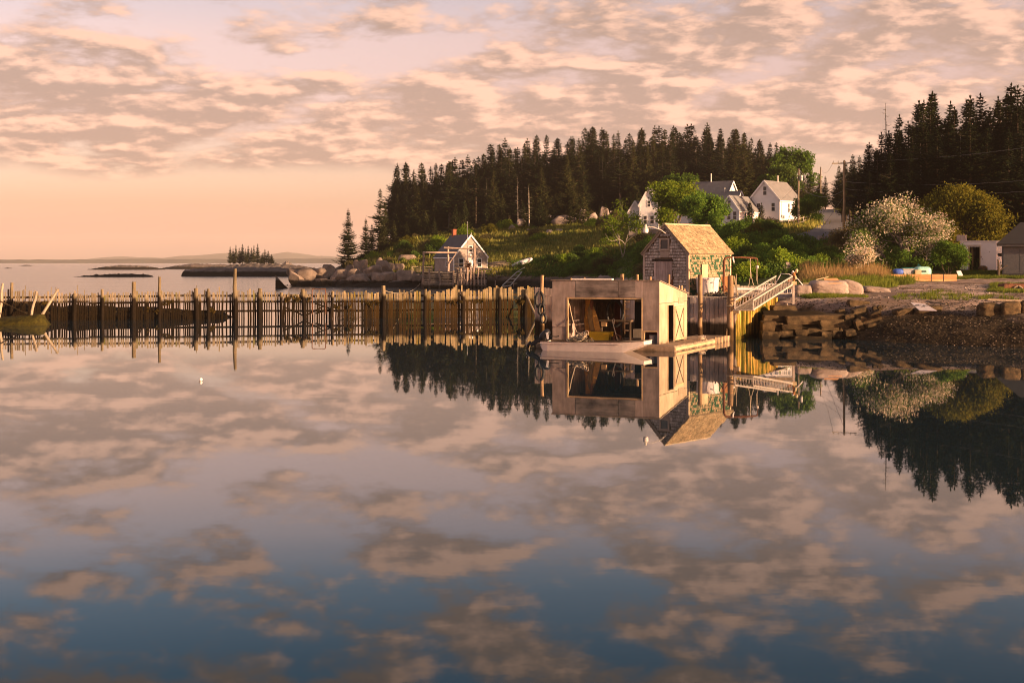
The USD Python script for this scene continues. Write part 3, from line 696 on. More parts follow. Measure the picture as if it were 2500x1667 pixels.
def broadleaf_mesh(rng, H, R, leaf, per, nstem=1, low=0.3, trunk_r=0.12, open_=0.0, depth=4, clump=0.62, stem_spread=0.25, arc=0.35):
    """Trunk and limbs that fork; the crown is leaf clumps at the outer forks, with gaps between them."""
    wood_, tips = MB(), []

    def grow(p, d, ln, r, k):
        n = 4
        pts = [p]
        for i in range(n):
            d = unit(d + rng.normal(0, 0.16, 3) + np.array([0, 0, 0.06]))
            pts.append(pts[-1] + d * ln / n)
        if r > 0.006:
            wood_.tube(pts, np.linspace(r, r * 0.62, n + 1), 6 if r > 0.05 else 4 if r > 0.02 else 3, caps=False)
        if k <= 1:
            tips.append(pts[-1]); tips.append(pts[-2])
        if k == 0:
            return
        for j in range(rng.integers(2, 4)):
            a = rng.uniform(0, 2 * PI)
            o = unit(np.cross(d, [math.cos(a), math.sin(a), 0.3]))
            nd = unit(d * rng.uniform(0.5, 0.9) + o * rng.uniform(0.5, 0.95))
            grow(pts[-1 if j < 2 else -2], nd, ln * rng.uniform(0.62, 0.85), r * 0.62, k - 1)
    for s in range(nstem):
        a = rng.uniform(0, 2 * PI)
        d = unit(np.array([math.cos(a) * stem_spread, math.sin(a) * stem_spread, 1.0]))
        grow(np.array([math.cos(a), math.sin(a), 0]) * 0.12 * (nstem > 1), d, H * low, trunk_r * (0.75 if nstem > 1 else 1), depth)
    v, f = wood_.arrays()
    t = np.array(tips)
    hi = t[:, 2].max()
    k = np.array([R / (np.percentile(np.hypot(t[:, 0], t[:, 1]), 92) + 1e-9), 0, H * 0.95 / hi])
    k[1] = k[0]
    v, t = v * k, t * k
    if open_:
        t = t[rng.random(len(t)) > open_]
    rad = clump * R * rng.uniform(0.22, 0.5, len(t))
    return (v, f), leaf_cloud(rng, t, rad, per, leaf, 0.7), t, rad


def bush_mesh(rng, R, H, leaf, n, lumps=9):
    """A mound of leafy lumps on a few stems."""
    a, q = rng.uniform(0, 2 * PI, lumps), rng.random(lumps) ** 0.6
    c = np.c_[np.cos(a) * q * R * 0.75, np.sin(a) * q * R * 0.75, H * (0.25 + 0.5 * (1 - q ** 2) * rng.uniform(0.6, 1.15, lumps))]
    rad = R * rng.uniform(0.28, 0.5, lumps)
    stems = MB()
    for p in c[: min(7, lumps)]:
        stems.tube([[0, 0, -0.15], p * [0.5, 0.5, 0.6], p], [0.03, 0.02, 0.012], 3, caps=False)
    v, f = leaf_cloud(rng, c, rad, n // lumps, leaf, H / (2.1 * R) * 1.5)
    v[:, 2] = np.maximum(v[:, 2], -0.1)
    return stems.arrays(), (v, f)


def kind_of(name, parts):
    p = f'{LIB}/{name}'
    UsdGeom.Xform.Define(stage, p)
    for n, (mesh_, lk) in parts.items():
        tone_of(usdkit.mesh(stage, f'{p}/{n}', mesh_, LOOK[lk], smooth=(n == 'trunk')), lk, len(mesh_[0]))
    return p


R0 = np.random.default_rng(7)
SPRUCE = []
for i, (b, sp, rg, dr, br, ln, mat) in enumerate([(0.10, 0.165, 0.30, 0.22, 0.0, 0.0, 'needles'), (0.30, 0.150, 0.45, 0.30, 0.06, 0.01, 'needles'), (0.18, 0.185, 0.38, 0.26, 0.04, 0.0, 'needles_deep'), (0.36, 0.135, 0.50, 0.20, 0.10, 0.015, 'needles'),
                                              (0.05, 0.20, 0.28, 0.18, 0.0, 0.0, 'needles_warm'), (0.24, 0.16, 0.55, 0.34, 0.12, 0.02, 'needles'), (0.42, 0.155, 0.5, 0.24, 0.10, 0.01, 'needles_deep'), (0.14, 0.15, 0.42, 0.30, 0.05, 0.0, 'needles_warm'), (0.28, 0.175, 0.45, 0.2, 0.06, 0.02, 'needles_deep')]):
    t, c = spruce_mesh(np.random.default_rng(100 + i), 18.0, b, sp, 0.47, rg, dr, br, 1.0, ln)
    SPRUCE.append(kind_of(f'spruce_kind_{i}', {'trunk': (t, 'bark_grey' if i in (3, 5) else 'bark_dark'), 'crown': (c, mat)}))
FIR = []
for i in range(3):
    t, c = spruce_mesh(np.random.default_rng(200 + i), 5.0, 0.03, 0.26, 0.26, 0.3, 0.05, 0.0, 0.8)
    FIR.append(kind_of(f'fir_kind_{i}', {'trunk': (t, 'bark_dark'), 'crown': (c, ('needles', 'needles_warm', 'needles')[i])}))
DEAD = [kind_of(f'dead_kind_{i}', {'trunk': (dead_mesh(np.random.default_rng(300 + i), 14.0), 'bark_grey')}) for i in range(2)]
SPARSE = []
for i in range(2):
    t, c = spruce_mesh(np.random.default_rng(320 + i), 14.0, 0.22, 0.12, 0.55, 0.6, 0.2, 0.45, 0.7, 0.02)
    SPARSE.append(kind_of(f'thin_kind_{i}', {'trunk': (t, 'bark_pale'), 'crown': (c, 'needles_warm')}))
BUSH = {}
for nm, mat, cnt, lf in (('bright', 'leaf_bright', 2600, 0.15), ('mid', 'leaf_mid', 2800, 0.14), ('deep', 'leaf_deep', 2800, 0.14), ('brown', 'leaf_brown', 1900, 0.12), ('olive', 'leaf_olive', 2600, 0.13)):
    BUSH[nm] = []
    for i in range(2):
        s, c = bush_mesh(np.random.default_rng(400 + i + len(nm) * 10), 1.5, 1.7, lf, cnt, 10)
        BUSH[nm].append(kind_of(f'{nm}_bush_kind_{i}', {'stems': (s, 'bark_grey'), 'foliage': (c, mat)}))


def skyline(table, px):
    a = np.array(table, float)
    return np.interp(px, a[:, 0], a[:, 1])


# the wooded hill behind the cottage and the houses
HILL = [(955, 420), (965, 398), (985, 388), (1010, 410), (1050, 385), (1075, 392), (1095, 380), (1125, 378), (1150, 385), (1185, 350), (1200, 358), (1235, 338), (1262, 350), (1320, 328), (1360, 330), (1400, 325), (1440, 306), (1455, 315), (1485, 312), (1520, 322), (1560, 305), (1600, 306), (1640, 302), (1700, 304), (1760, 308), (1800, 304), (1822, 312), (1850, 326), (1880, 345), (1905, 350)]


def ZONE(px):
    return 'left of the cottage chimney' if px < 1080 else 'above the grey cottage' if px < 1220 else 'above the row of meadow boulders' if px < 1500 else 'above the leftmost white house' if px < 1700 else 'behind the right hand white houses'


for d, step, lo, hi in ((306, 34, 10, 95), (316, 26, 10, 85), (328, 24, 6, 66), (340, 24, 2, 48), (352, 30, -4, 30), (366, 36, -8, 14)):
    px = 962.0 + R0.uniform(0, 14)
    while px < 1912:
        dd = d + R0.uniform(-5, 5)
        g = on_ground(px, dd)
        top = CAM_H + (640 - skyline(HILL, px) - R0.uniform(lo, hi)) / FPX * dd
        h = min(max(top - g[2], 7.0), 27.0)
        front = d < 312
        if front and (px > 1690 or (1240 < px < 1300)):
            px += step
            continue
        src = SPRUCE[R0.integers(len(SPRUCE))]
        s = h / 18.0
        w = s * R0.uniform(1.0, 1.6) * (1.1 if s < 0.7 else 1.0)
        copy_of(src, 'spruce_tree', g - [0, 0, 0.2], R0.uniform(0, 6.28), (w, w, s),
                ('dark spruce in the front rank of the wood, ' if front else 'dark spruce deep in the hilltop wood, ') + ZONE(px), 'tree', ('front rank spruces ' if front else 'hilltop spruces ') + ZONE(px))
        px += step * R0.uniform(0.6, 1.4)
for px, d, top, si, lab in ((850, 282, 508, 0, 'lone spruce leaning out at the left tip of the point'), (925, 292, 459, 5, 'tall ragged spruce second from the left tip of the point'), (893, 286, 530, 0, 'short dark spruce between the two leftmost tall spruces'), (908, 290, 545, 2, 'low bushy spruce left of the wood edge'),
                            (940, 296, 490, 7, 'slim spruce just left of the wood edge'), (1385, 292, 378, 4, 'broad sunlit spruce standing out before the wood above the boulders'), (1400, 290, 430, 7, 'smaller sunlit spruce at the right foot of the broad sunlit one'), (1205, 296, 410, 7, 'brownish half bare spruce standing before the wood'), (1897, 300, 346, 3, 'lone tall spruce with open branches above the right white house')):
    g = on_ground(px, d)
    h = CAM_H + (640 - top) / FPX * d - g[2]
    s = h / 18.0
    copy_of(SPRUCE[si], 'spruce_tree', g - [0, 0, 0.2], px * 0.7, (s * 1.1, s * 1.1, s), lab, 'tree')
for px, d, top, i, lab in ((1264, 292, 432, 0, 'pale dead spruce trunk with bare twigs left of the meadow boulders'), (1292, 290, 450, 1, 'thin half dead spruce right of the pale dead trunk')):
    g = on_ground(px, d)
    h = CAM_H + (640 - top) / FPX * d - g[2]
    copy_of((DEAD[0], SPARSE[1])[i], 'dead_spruce' if i == 0 else 'spruce_tree', g, 1.0 + i, h / 14.0, lab, 'tree')
# short firs and undergrowth along the foot of the wood
for i in range(46):
    px = R0.uniform(930, 1560)
    d = R0.uniform(286, 300)
    g = on_ground(px, d)
    copy_of(FIR[i % 3], 'young_fir', g, R0.uniform(0, 6), R0.uniform(0.5, 1.25), 'young fir in the undergrowth at the foot of the wood', 'tree', 'young firs along the foot of the wood')

# the dark wood at the right edge, and where it goes on out of the picture
RIGHT = [(2035, 425), (2060, 415), (2085, 372), (2110, 352), (2140, 345), (2160, 300), (2175, 290), (2205, 280), (2235, 250), (2268, 213), (2300, 245), (2318, 232), (2345, 260), (2365, 217), (2390, 240), (2404, 203), (2430, 240), (2455, 196), (2480, 205), (2500, 198), (2600, 190), (2900, 185)]
for d, step, lo, hi in ((147, 44, 40, 170), (153, 34, 12, 110), (160, 28, 4, 70), (166, 26, 0, 45), (172, 40, -6, 12)):
    px = 2052.0 + R0.uniform(0, 20) + (60 if d < 155 else 0)
    while px < 2560:
        dd = d + R0.uniform(-5, 5) + (60 if px < 2120 else 0)
        g = on_ground(px, dd)
        top = CAM_H + (640 - skyline(RIGHT, px) - R0.uniform(lo, hi)) / FPX * dd
        h = min(max(top - g[2], 8.0), 27.0)
        s = h / 18.0
        w = s * R0.uniform(1.05, 1.45)
        copy_of(SPRUCE[(2, 6, 8, 1, 2)[R0.integers(5)]], 'spruce_tree', g - [0, 0, 0.2], R0.uniform(0, 6.28), (w, w, s), 'tall dark spruce in the right hand wood ' + ('beside the road' if px < 2140 else 'behind the blossoming tree' if px < 2260 else 'behind the olive green tree' if px < 2400 else 'above the grey garage'), 'tree', 'spruces of the right hand wood ' + ('beside the road' if px < 2140 else 'behind the blossoming tree' if px < 2260 else 'behind the olive tree' if px < 2400 else 'above the garage'))
        px += step * R0.uniform(0.6, 1.35)
for px, d, top, lab in ((2163, 165, 252, 'bare dead spruce at the left edge of the dark right hand wood'),):
    g = on_ground(px, d)
    copy_of(DEAD[1], 'dead_spruce', g, 0.4, (CAM_H + (640 - top) / FPX * d - g[2]) / 14.0, lab, 'tree')
for px, d, top, i, lab in ((2243, 152, 345, 0, 'thin spruce with pale trunk before the dark wood, left one'), (2349, 150, 318, 1, 'thin spruce with pale trunk before the dark wood, right one')):
    g = on_ground(px, d)
    copy_of(SPARSE[i], 'spruce_tree', g, 2.0 * i, (CAM_H + (640 - top) / FPX * d - g[2]) / 14.0, lab, 'tree')
for i in range(5):   # the same wood beyond the right edge; its shade falls on the garage and the beach
    x = R0.uniform(56, 66) if i < 5 else R0.uniform(76, 112)
    q = R0.uniform(130.5, 134) if i < 5 else R0.uniform(158, 177)      # across the sun's direction
    y = (q - math.sin(SUN_AZ) * x) / math.cos(SUN_AZ)
    s = R0.uniform(0.95, 1.35)
    copy_of(SPRUCE[(2, 0, 8, 1)[i % 4]], 'spruce_tree', (x, y, ground(x, y) - 0.2), R0.uniform(0, 6), (s, s, s), 'tall dark spruce beyond the white container', 'tree', 'spruces beyond the container')
for px, d, top in ((1940, 330, 420), (1958, 335, 412), (1978, 340, 405), (2000, 330, 425), (2015, 300, 430), (1925, 340, 400), (2048, 285, 405), (2065, 290, 395), (2078, 282, 402)):
    g = on_ground(px, d)
    s = max(CAM_H + (640 - top) / FPX * d - g[2], 3) / 18.0
    copy_of(SPRUCE[0 if px % 2 else 4], 'spruce_tree', g, px, (s * 1.25, s * 1.25, s), 'small distant spruce beyond the bend of the road', 'tree', 'small spruces beyond the road')


# broadleaf trees, each its own shape
def tree(name, label, px, d, H, R, mat, seed, bark='bark_grey', leaf=0.26, per=46, cat='tree', **kw):
    g = on_ground(px, d)
    (w, c, tips, rad) = broadleaf_mesh(np.random.default_rng(seed), H, R, leaf, per, **kw)
    t = Thing(name, label, cat, g - [0, 0, 0.1])
    t.add('trunk', w, bark, local=True, smooth=True)
    t.add('crown', c, mat, local=True)
    return t, tips, rad


tree('crooked_tree', 'crooked pale trunked tree with sparse yellow green crown left of the shed', 1520, 218, 9.6, 3.7, 'leaf_bright', 21, 'bark_pale', 0.26, 60, nstem=2, low=0.5, trunk_r=0.22, open_=0.35, depth=3, clump=0.8, stem_spread=0.45)
tree('leafy_tree', 'large bright green tree hiding the leftmost white house', 1640, 218, 10.0, 4.3, 'leaf_bright', 22, 'bark_grey', 0.32, 52, nstem=4, low=0.22, trunk_r=0.2, open_=0.35, depth=4, clump=0.7)
tree('leafy_tree', 'rounded green tree just left of the small gabled front of the white house', 1715, 205, 6.6, 3.6, 'leaf_mid', 23, 'bark_grey', 0.3, 60, nstem=3, low=0.22, trunk_r=0.1, depth=4, clump=0.72)
tree('leafy_tree', 'pale green tree top behind the leftmost white house', 1668, 268, 9.5, 4.4, 'leaf_mid', 24, 'bark_grey', 0.36, 44, nstem=2, low=0.28, trunk_r=0.16, depth=4, clump=0.7)
tree('leafy_tree', 'tall green broadleaf tree at the right end of the hilltop wood', 1935, 296, 13.5, 4.4, 'leaf_mid', 25, 'bark_grey', 0.42, 46, nstem=2, low=0.25, trunk_r=0.2, depth=4, clump=0.7)
tree('leafy_tree', 'shorter green broadleaf tree under the tall one behind the right white house', 1905, 285, 9.5, 4.0, 'leaf_deep', 26, 'bark_grey', 0.4, 40, nstem=2, low=0.25, trunk_r=0.16, depth=4, clump=0.7)
tree('lilac_bush', 'rounded flowering bush between the right white house and the road', 1978, 226, 4.6, 2.7, 'leaf_mid', 27, 'bark_grey', 0.26, 60, cat='bush', nstem=5, low=0.3, trunk_r=0.06, depth=3, clump=0.8)
tree('olive_bush', 'big rounded olive green tree behind the blossoming tree', 2335, 142, 7.6, 4.3, 'leaf_olive', 28, 'bark_dark', 0.22, 110, cat='tree', nstem=5, low=0.28, trunk_r=0.12, depth=4, clump=0.8)
tree('young_tree', 'bright green leafy bush left of the white container', 2314, 116, 3.2, 1.15, 'leaf_mid', 29, 'bark_dark', 0.16, 70, cat='bush', nstem=4, low=0.3, trunk_r=0.05, depth=3, clump=0.95)
tree('leafy_tree', 'green broadleaf tree half lost in the dark right hand wood', 2480, 152, 10.5, 3.4, 'leaf_deep', 30, 'bark_dark', 0.3, 40, nstem=2, low=0.3, trunk_r=0.14, depth=4, clump=0.7)
t, tips, rad = tree('apple_tree', 'old apple tree covered in white blossom beside the yard', 2178, 126, 6.9, 4.7, 'leaf_deep', 31, 'bark_grey', 0.15, 34, nstem=4, low=0.26, trunk_r=0.2, depth=4, clump=0.62, stem_spread=0.8)
_r = np.random.default_rng(5)
_k = meshkit.noise(tips * 0.9, 3) > 0.42
t.add('blossom', leaf_cloud(_r, tips[_k], rad[_k] * 1.08, 52, 0.16, 0.75, 0.0), 'blossom', local=True)
t, tips, rad = tree('apple_branch', 'low blossoming branch of apple reaching down over the grass', 2112, 116, 2.3, 1.3, 'leaf_deep', 32, 'bark_pale', 0.13, 22, cat='branch', nstem=2, low=0.4, trunk_r=0.07, depth=3, clump=0.7, stem_spread=0.9)
t.add('blossom', leaf_cloud(_r, tips, rad * 1.1, 40, 0.14, 0.75, 0.0), 'blossom', local=True)
tree('bare_bush', 'grey twiggy bush with few leaves at the left of the apple tree', 2080, 140, 3.8, 2.4, 'leaf_brown', 33, 'bark_grey', 0.14, 20, cat='bush', nstem=6, low=0.32, trunk_r=0.04, depth=4, clump=0.7)
for i, (px, d, s) in enumerate(((1831, 224, 0.72), (1859, 216, 0.66))):
    copy_of(FIR[i], 'young_fir', on_ground(px, d), i, s * 1.15, ('young dark fir before the right white house, left of two', 'young dark fir before the right white house, right of two')[i], 'tree')

# shrubs on the slopes
_taken = []


def shrubs(n, pxr, dr, kinds, sc, label, group, seed, avoid=()):
    rg = np.random.default_rng(seed)
    made = 0
    for _ in range(n * 6):
        if made >= n:
            break
        px, d = rg.uniform(*pxr), rg.uniform(*dr)
        p = on_ground(px, d)
        if p[2] < 1.9 or ROADP.buffer(1.2).contains(sg.Point(p[0], p[1])) or any(a[0] < px < a[1] and a[2] < d < a[3] for a in avoid):
            continue
        kk = kinds[rg.integers(len(kinds))]
        s = rg.uniform(*sc)
        copy_of(BUSH[kk][rg.integers(2)], 'shrub', p - [0, 0, 0.1], rg.uniform(0, 6.28), (s, s, s * rg.uniform(0.7, 1.15)), label, 'bush', group)
        made += 1


shrubs(95, (1790, 2290), (116, 172), ('mid', 'mid', 'deep', 'bright', 'mid', 'deep'), (0.75, 1.35), 'leafy green shrub on the slope between the shed and the road', 'green shrubs on the slope right of the shed', 61, ((2150, 2290, 110, 119),))
shrubs(38, (1660, 1900), (150, 226), ('brown', 'olive', 'deep', 'brown', 'mid'), (0.8, 1.4), 'brown green shrub on the slope below the white houses', 'brownish shrubs below the houses', 62)
shrubs(34, (1440, 1600), (150, 222), ('deep', 'mid', 'brown', 'deep', 'mid'), (0.8, 1.5), 'dark green shrub left of the shed', 'dark shrubs left of the shed', 63, ((1480, 1570, 172, 222),))
shrubs(26, (1255, 1470), (214, 236), ('deep', 'mid', 'deep', 'bright'), (0.8, 1.35), 'dark green shrub on the bank above the stony beach', 'shrubs above the stony beach', 64)
shrubs(30, (860, 1075), (250, 294), ('brown', 'deep', 'olive', 'bright', 'brown'), (0.7, 1.5), 'scrubby bush on the point left of the grey cottage', 'scrub on the point', 65)
shrubs(40, (1080, 1560), (268, 298), ('brown', 'brown', 'olive', 'deep', 'mid', 'bright'), (0.7, 1.5), 'scrubby bush at the top of the meadow below the wood', 'scrub along the top of the meadow', 66)
shrubs(40, (1560, 1780), (226, 296), ('mid', 'deep', 'brown', 'olive'), (0.9, 1.7), 'leafy bush around the leftmost white houses', 'bushes around the houses', 67, ((1540, 1850, 228, 262),))
shrubs(24, (2090, 2480), (146, 168), ('deep', 'deep', 'mid'), (1.2, 2.2), 'dark bush at the foot of the right hand wood', 'dark bushes at the foot of the right hand wood', 68)
shrubs(16, (1985, 2110), (180, 300), ('deep', 'olive', 'mid'), (0.9, 1.6), 'roadside bush on the right of the asphalt road', 'bushes right of the road', 69)


# grass and low cover: too many to count
def tuft(rng, n, h, w, spread):
    a = rng.uniform(0, 2 * PI, n)
    b = np.c_[rng.normal(0, spread, n), rng.normal(0, spread, n), np.full(n, -0.03)]
    d = unit(np.c_[np.cos(a) * 0.35, np.sin(a) * 0.35, np.ones(n)] + rng.normal(0, 0.15, (n, 3)))
    s = np.c_[-np.sin(a), np.cos(a), np.zeros(n)]
    return kites(b, d, s, h * rng.uniform(0.5, 1.2, n), np.full(n, w))


def scatter(name, label, protos, spots, seed, sc=(0.7, 1.3)):
    rg = np.random.default_rng(seed)
    pi = UsdGeom.PointInstancer.Define(stage, f'/World/{free("/World", name)}')
    path = pi.GetPath()
    rel = pi.CreatePrototypesRel()
    for i, (mesh_, lk) in enumerate(protos):
        tone_of(usdkit.mesh(stage, f'{path}/tuft_{i}', mesh_, LOOK[lk]), lk, len(mesh_[0]))
        rel.AddTarget(f'{path}/tuft_{i}')
    spots = np.asarray(spots)
    n = len(spots)
    pi.CreatePositionsAttr(Vt.Vec3fArray.FromNumpy(spots.astype(np.float32)))
    pi.CreateProtoIndicesAttr(Vt.IntArray.FromNumpy(rg.integers(0, len(protos), n).astype(np.int32)))
    s = rg.uniform(*sc, n)
    pi.CreateScalesAttr(Vt.Vec3fArray.FromNumpy(np.c_[s, s, s * rg.uniform(0.8, 1.2, n)].astype(np.float32)))
    a = rg.uniform(0, PI, n)
    pi.CreateOrientationsAttr(Vt.QuathArray([Gf.Quath(float(math.cos(x)), 0, 0, float(math.sin(x))) for x in a]))
    meta(pi.GetPrim(), label, None, None, 'stuff')


def spots(n, pxr, dr, seed, test=None):
    rg = np.random.default_rng(seed)
    px, d = rg.uniform(*pxr, n), rg.uniform(*dr, n)
    x = X(px, d)
    z = _H(np.c_[x, d])
    keep = z > 1.6
    if test is not None:
        keep &= test(px, d, x, meshkit.fbm(np.c_[x * 0.2, d * 0.2, d * 0], 3, seed))
    return np.c_[x, d, z][keep]


_rg = np.random.default_rng(77)
G1 = [(tuft(_rg, 22, 0.55, 0.035, 0.12), 'grass'), (tuft(_rg, 18, 0.42, 0.035, 0.14), 'grass')]
GD = [(tuft(_rg, 14, 0.95, 0.022, 0.16), 'grass_dry'), (tuft(_rg, 12, 0.75, 0.022, 0.14), 'grass_dry')]
GS = [(tuft(_rg, 20, 0.22, 0.03, 0.14), 'grass')]
GM = [(tuft(_rg, 16, 0.75, 0.12, 0.4), 'meadow'), (tuft(_rg, 16, 0.6, 0.12, 0.45), 'meadow'), (tuft(_rg, 14, 0.55, 0.12, 0.4), 'grass')]
scatter('tall_grass', 'tall green grass on the bank behind the boulders of the yard', G1, spots(4200, (1965, 2230), (88, 113), 81, lambda px, d, x, n: (d > 88 + np.clip((px - 2085) / 9, 0, 14)) & (n > 0.3) & ((px < 2140) | (d < 106))), 81)
scatter('dry_reeds', 'dry tawny grass stems along the edge of the shrubs', GD, spots(1500, (1960, 2165), (109, 119), 82), 82)
scatter('short_grass', 'short green grass by the boulders and the container', GS, np.vstack([spots(1300, (1950, 2115), (81.5, 84), 83, lambda px, d, x, n: np.abs(px - 2035) < 80 - np.abs(d - 82.7) * 40), spots(2600, (2325, 2560), (114, 131), 84), spots(1500, (2420, 2560), (86, 100), 85, lambda px, d, x, n: n > 0.4), spots(260, (2150, 2480), (79, 88), 86, lambda px, d, x, n: n > 0.62)]), 83)
scatter('meadow_grass', 'rough green and brown meadow grass behind the cottage', GM, np.vstack([spots(5200, (1080, 1590), (226, 294), 87, lambda px, d, x, n: n > 0.25), spots(1500, (850, 1090), (248, 294), 88), spots(900, (1880, 2120), (178, 300), 89, lambda px, d, x, n: np.array([not ROADP.contains(sg.Point(a, b)) for a, b in zip(x, d)]))]), 87)
scatter('low_cover', 'low leafy ground cover between the shrubs of the slope', [(leaf_cloud(_rg, np.array([[0, 0, 0.25], [0.4, 0.2, 0.2], [-0.3, 0.3, 0.3]]), np.array([0.4, 0.35, 0.4]), 26, 0.17, 0.8), 'leaf_mid'), (leaf_cloud(_rg, np.array([[0, 0, 0.3], [0.4, -0.2, 0.2]]), np.array([0.45, 0.4]), 34, 0.16, 0.8), 'leaf_deep')],
        np.vstack([spots(1500, (1780, 2240), (115, 175), 90, lambda px, d, x, n: np.array([not ROADP.buffer(.6).contains(sg.Point(a, b)) for a, b in zip(x, d)])), spots(900, (1440, 1800), (140, 228), 91), spots(500, (1250, 1480), (214, 238), 92), spots(500, (2090, 2450), (128, 165), 93)]), 90, (0.8, 1.7))

_gv = []
for i in range(4):
    m = trimesh.creation.icosphere(1)
    v = np.array(m.vertices) * _rg.uniform(.5, 1.0, 3) * [1, 1, .6]
    v += _rg.normal(0, .10, v.shape)
    _gv.append(((v, m.faces), ('gravel_dark', 'gravel_dark', 'gravel_pale', 'gravel_dark')[i]))
stone('gravel_dark', (0.03, 0.022, 0.013), (0.09, 0.066, 0.04), (0.02, 0.015, 0.01), scale=3.0)
stone('gravel_pale', (0.14, 0.105, 0.075), (0.32, 0.25, 0.19), (0.08, 0.06, 0.04), scale=3.0)
_gv = [(a, b) for a, b in _gv]
_q = np.c_[_rg.uniform(16, 30, 11000), _rg.uniform(65, 82, 11000)]
_q = np.c_[_q, _H(_q)]
_q = _q[(_q[:, 2] > -.05) & (_q[:, 2] < 1.75 + _rg.normal(0, .12, len(_q)))]
scatter('gravel', 'loose dark gravel and shell on the foreshore', [_gv[0], _gv[1], _gv[3], (_gv[0][0], 'gravel_dark'), (_gv[1][0], 'gravel_dark'), (_gv[3][0], 'gravel_dark'), _gv[2]], _q, 101, (0.02, 0.075))
scatter('yard_gravel', 'pale loose gravel of the yard', [(a, 'gravel_pale' if i != 1 else 'gravel_dark') for i, (a, b) in enumerate(_gv)], (lambda q: np.c_[q, _H(q)])(np.c_[_rg.uniform(15, 40, 4000), _rg.uniform(78, 104, 4000)]), 102, (0.02, 0.07))

# ================================================================ things
RN = np.random.default_rng(2024)


# ---------------------------------------------------------------- the weir: a brush fence of slats across the cove
def weir_d(px):
    return 97.0 + 7.0 * px / 1340.0


weir = Thing('fish_weir', 'long weathered slat fence standing in water across the cove', 'weir', (X(600, 100), 100, 0))
_posts = [(-40, 715), (26, 690), (181, 716), (250, 706), (326, 688), (388, 676), (482, 704), (508, 705), (634, 704), (688, 714), (745, 706), (806, 712), (938, 697), (1036, 706), (1128, 712), (1218, 702), (1280, 706)]
px = -62.0
while px < 1333:
    d = weir_d(px)
    pitch = RN.uniform(4.9, 6.1) if px < 880 else RN.uniform(4.6, 5.4)
    base = np.interp(px, [-60, 0, 60, 110, 280, 300, 560, 600, 720, 960, 1085, 1100, 1180, 1200, 1340], [720, 714, 708, 719, 718, 715, 712, 714, 715, 714, 712, 705, 709, 702, 704])
    topy = base + RN.normal(0, 2.6) - (RN.random() < 0.05) * RN.uniform(4, 10)
    if RN.random() < 0.05:
        px += pitch
        continue
    zt = CAM_H - (topy - 640) / FPX * d
    x = X(px, d)
    dx, dy = RN.normal(0, 0.045), RN.normal(0, 0.03)
    w, th = RN.uniform(0.07, 0.13) + (.02 if px > 880 else 0), 0.028
    m = MB().beam((x, d + dy, -0.5), (x + dx, d + dy * 0.4, zt), w, th, up=(0, 1, 0))
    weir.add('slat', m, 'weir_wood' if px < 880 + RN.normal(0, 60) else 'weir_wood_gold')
    px += pitch
for a, b in ((-60, 215), (215, 400), (400, 640), (640, 760), (760, 1000), (1000, 1335)):
    for z in (0.55, 1.22, 1.62):
        pa, pb = X(a, weir_d(a)), X(b, weir_d(b))
        dz = RN.normal(0, 0.04, 2)
        weir.add('rail', MB().beam((pa, weir_d(a) + 0.09, z + dz[0]), (pb, weir_d(b) + 0.09, z + dz[1]), 0.07, 0.14), 'weir_rail')
for i, (px, ty) in enumerate(_posts):
    d = weir_d(px) - 0.12
    zt = CAM_H - (ty - 640) / FPX * d
    weir.add('post', log((X(px, d), d, -0.7), (X(px, d) + RN.normal(0, 0.09), d, zt), 0.12 if i % 2 else 0.17, 0.10 if i % 2 else .14, RN, 8, 4, 0.02), 'weir_post')
for px, z0, n in ((700, 1.5, 5), (738, 1.45, 4), (365, 0.75, 3), (520, 0.7, 3), (95, 1.3, 3), (820, 0.9, 4), (1100, 1.15, 5), (1180, 1.2, 6), (1260, 1.15, 5), (420, 1.25, 5), (900, 1.2, 5)):
    c = np.c_[X(px, weir_d(px)) + RN.normal(0, 0.5, n), np.full(n, weir_d(px) - 0.05), z0 + RN.normal(0, 0.06, n)]
    v, f = leaf_cloud(RN, c, RN.uniform(0.08, 0.16, n), 22, 0.17, 1.3, 2.0)
    v[:, 1] = np.clip(v[:, 1], weir_d(px) - .13, weir_d(px) - .02)
    weir.add('seaweed', (v, f), 'weed', kind='stuff')
# brush wedged low in the weir and the braced gate frame
for (a, za, b, zb) in ((770, 0.35, 835, 0.95), (770, 1.05, 830, 0.4), (745, 0.2, 790, 0.9), (690, 0.9, 740, 0.2)):
    weir.add('brace', log((X(a, weir_d(a)), weir_d(a) + .14, za), (X(b, weir_d(b)), weir_d(b) + .14, zb), 0.06, 0.05, RN, 6), 'weir_rail')
g = MB().tube([(X(762, 100.5), 100.5, 0.3), (X(762, 100.5), 100.5, 2.05), (X(764, 100.5), 100.5, 2.12), (X(793, 100.5), 100.5, 2.12), (X(795, 100.5), 100.5, 2.05), (X(795, 100.5), 100.5, 0.3)], 0.035, 6)
single('gate_frame', g, 'rust', 'rusty rounded pipe frame hanging at the weir opening', 'frame')
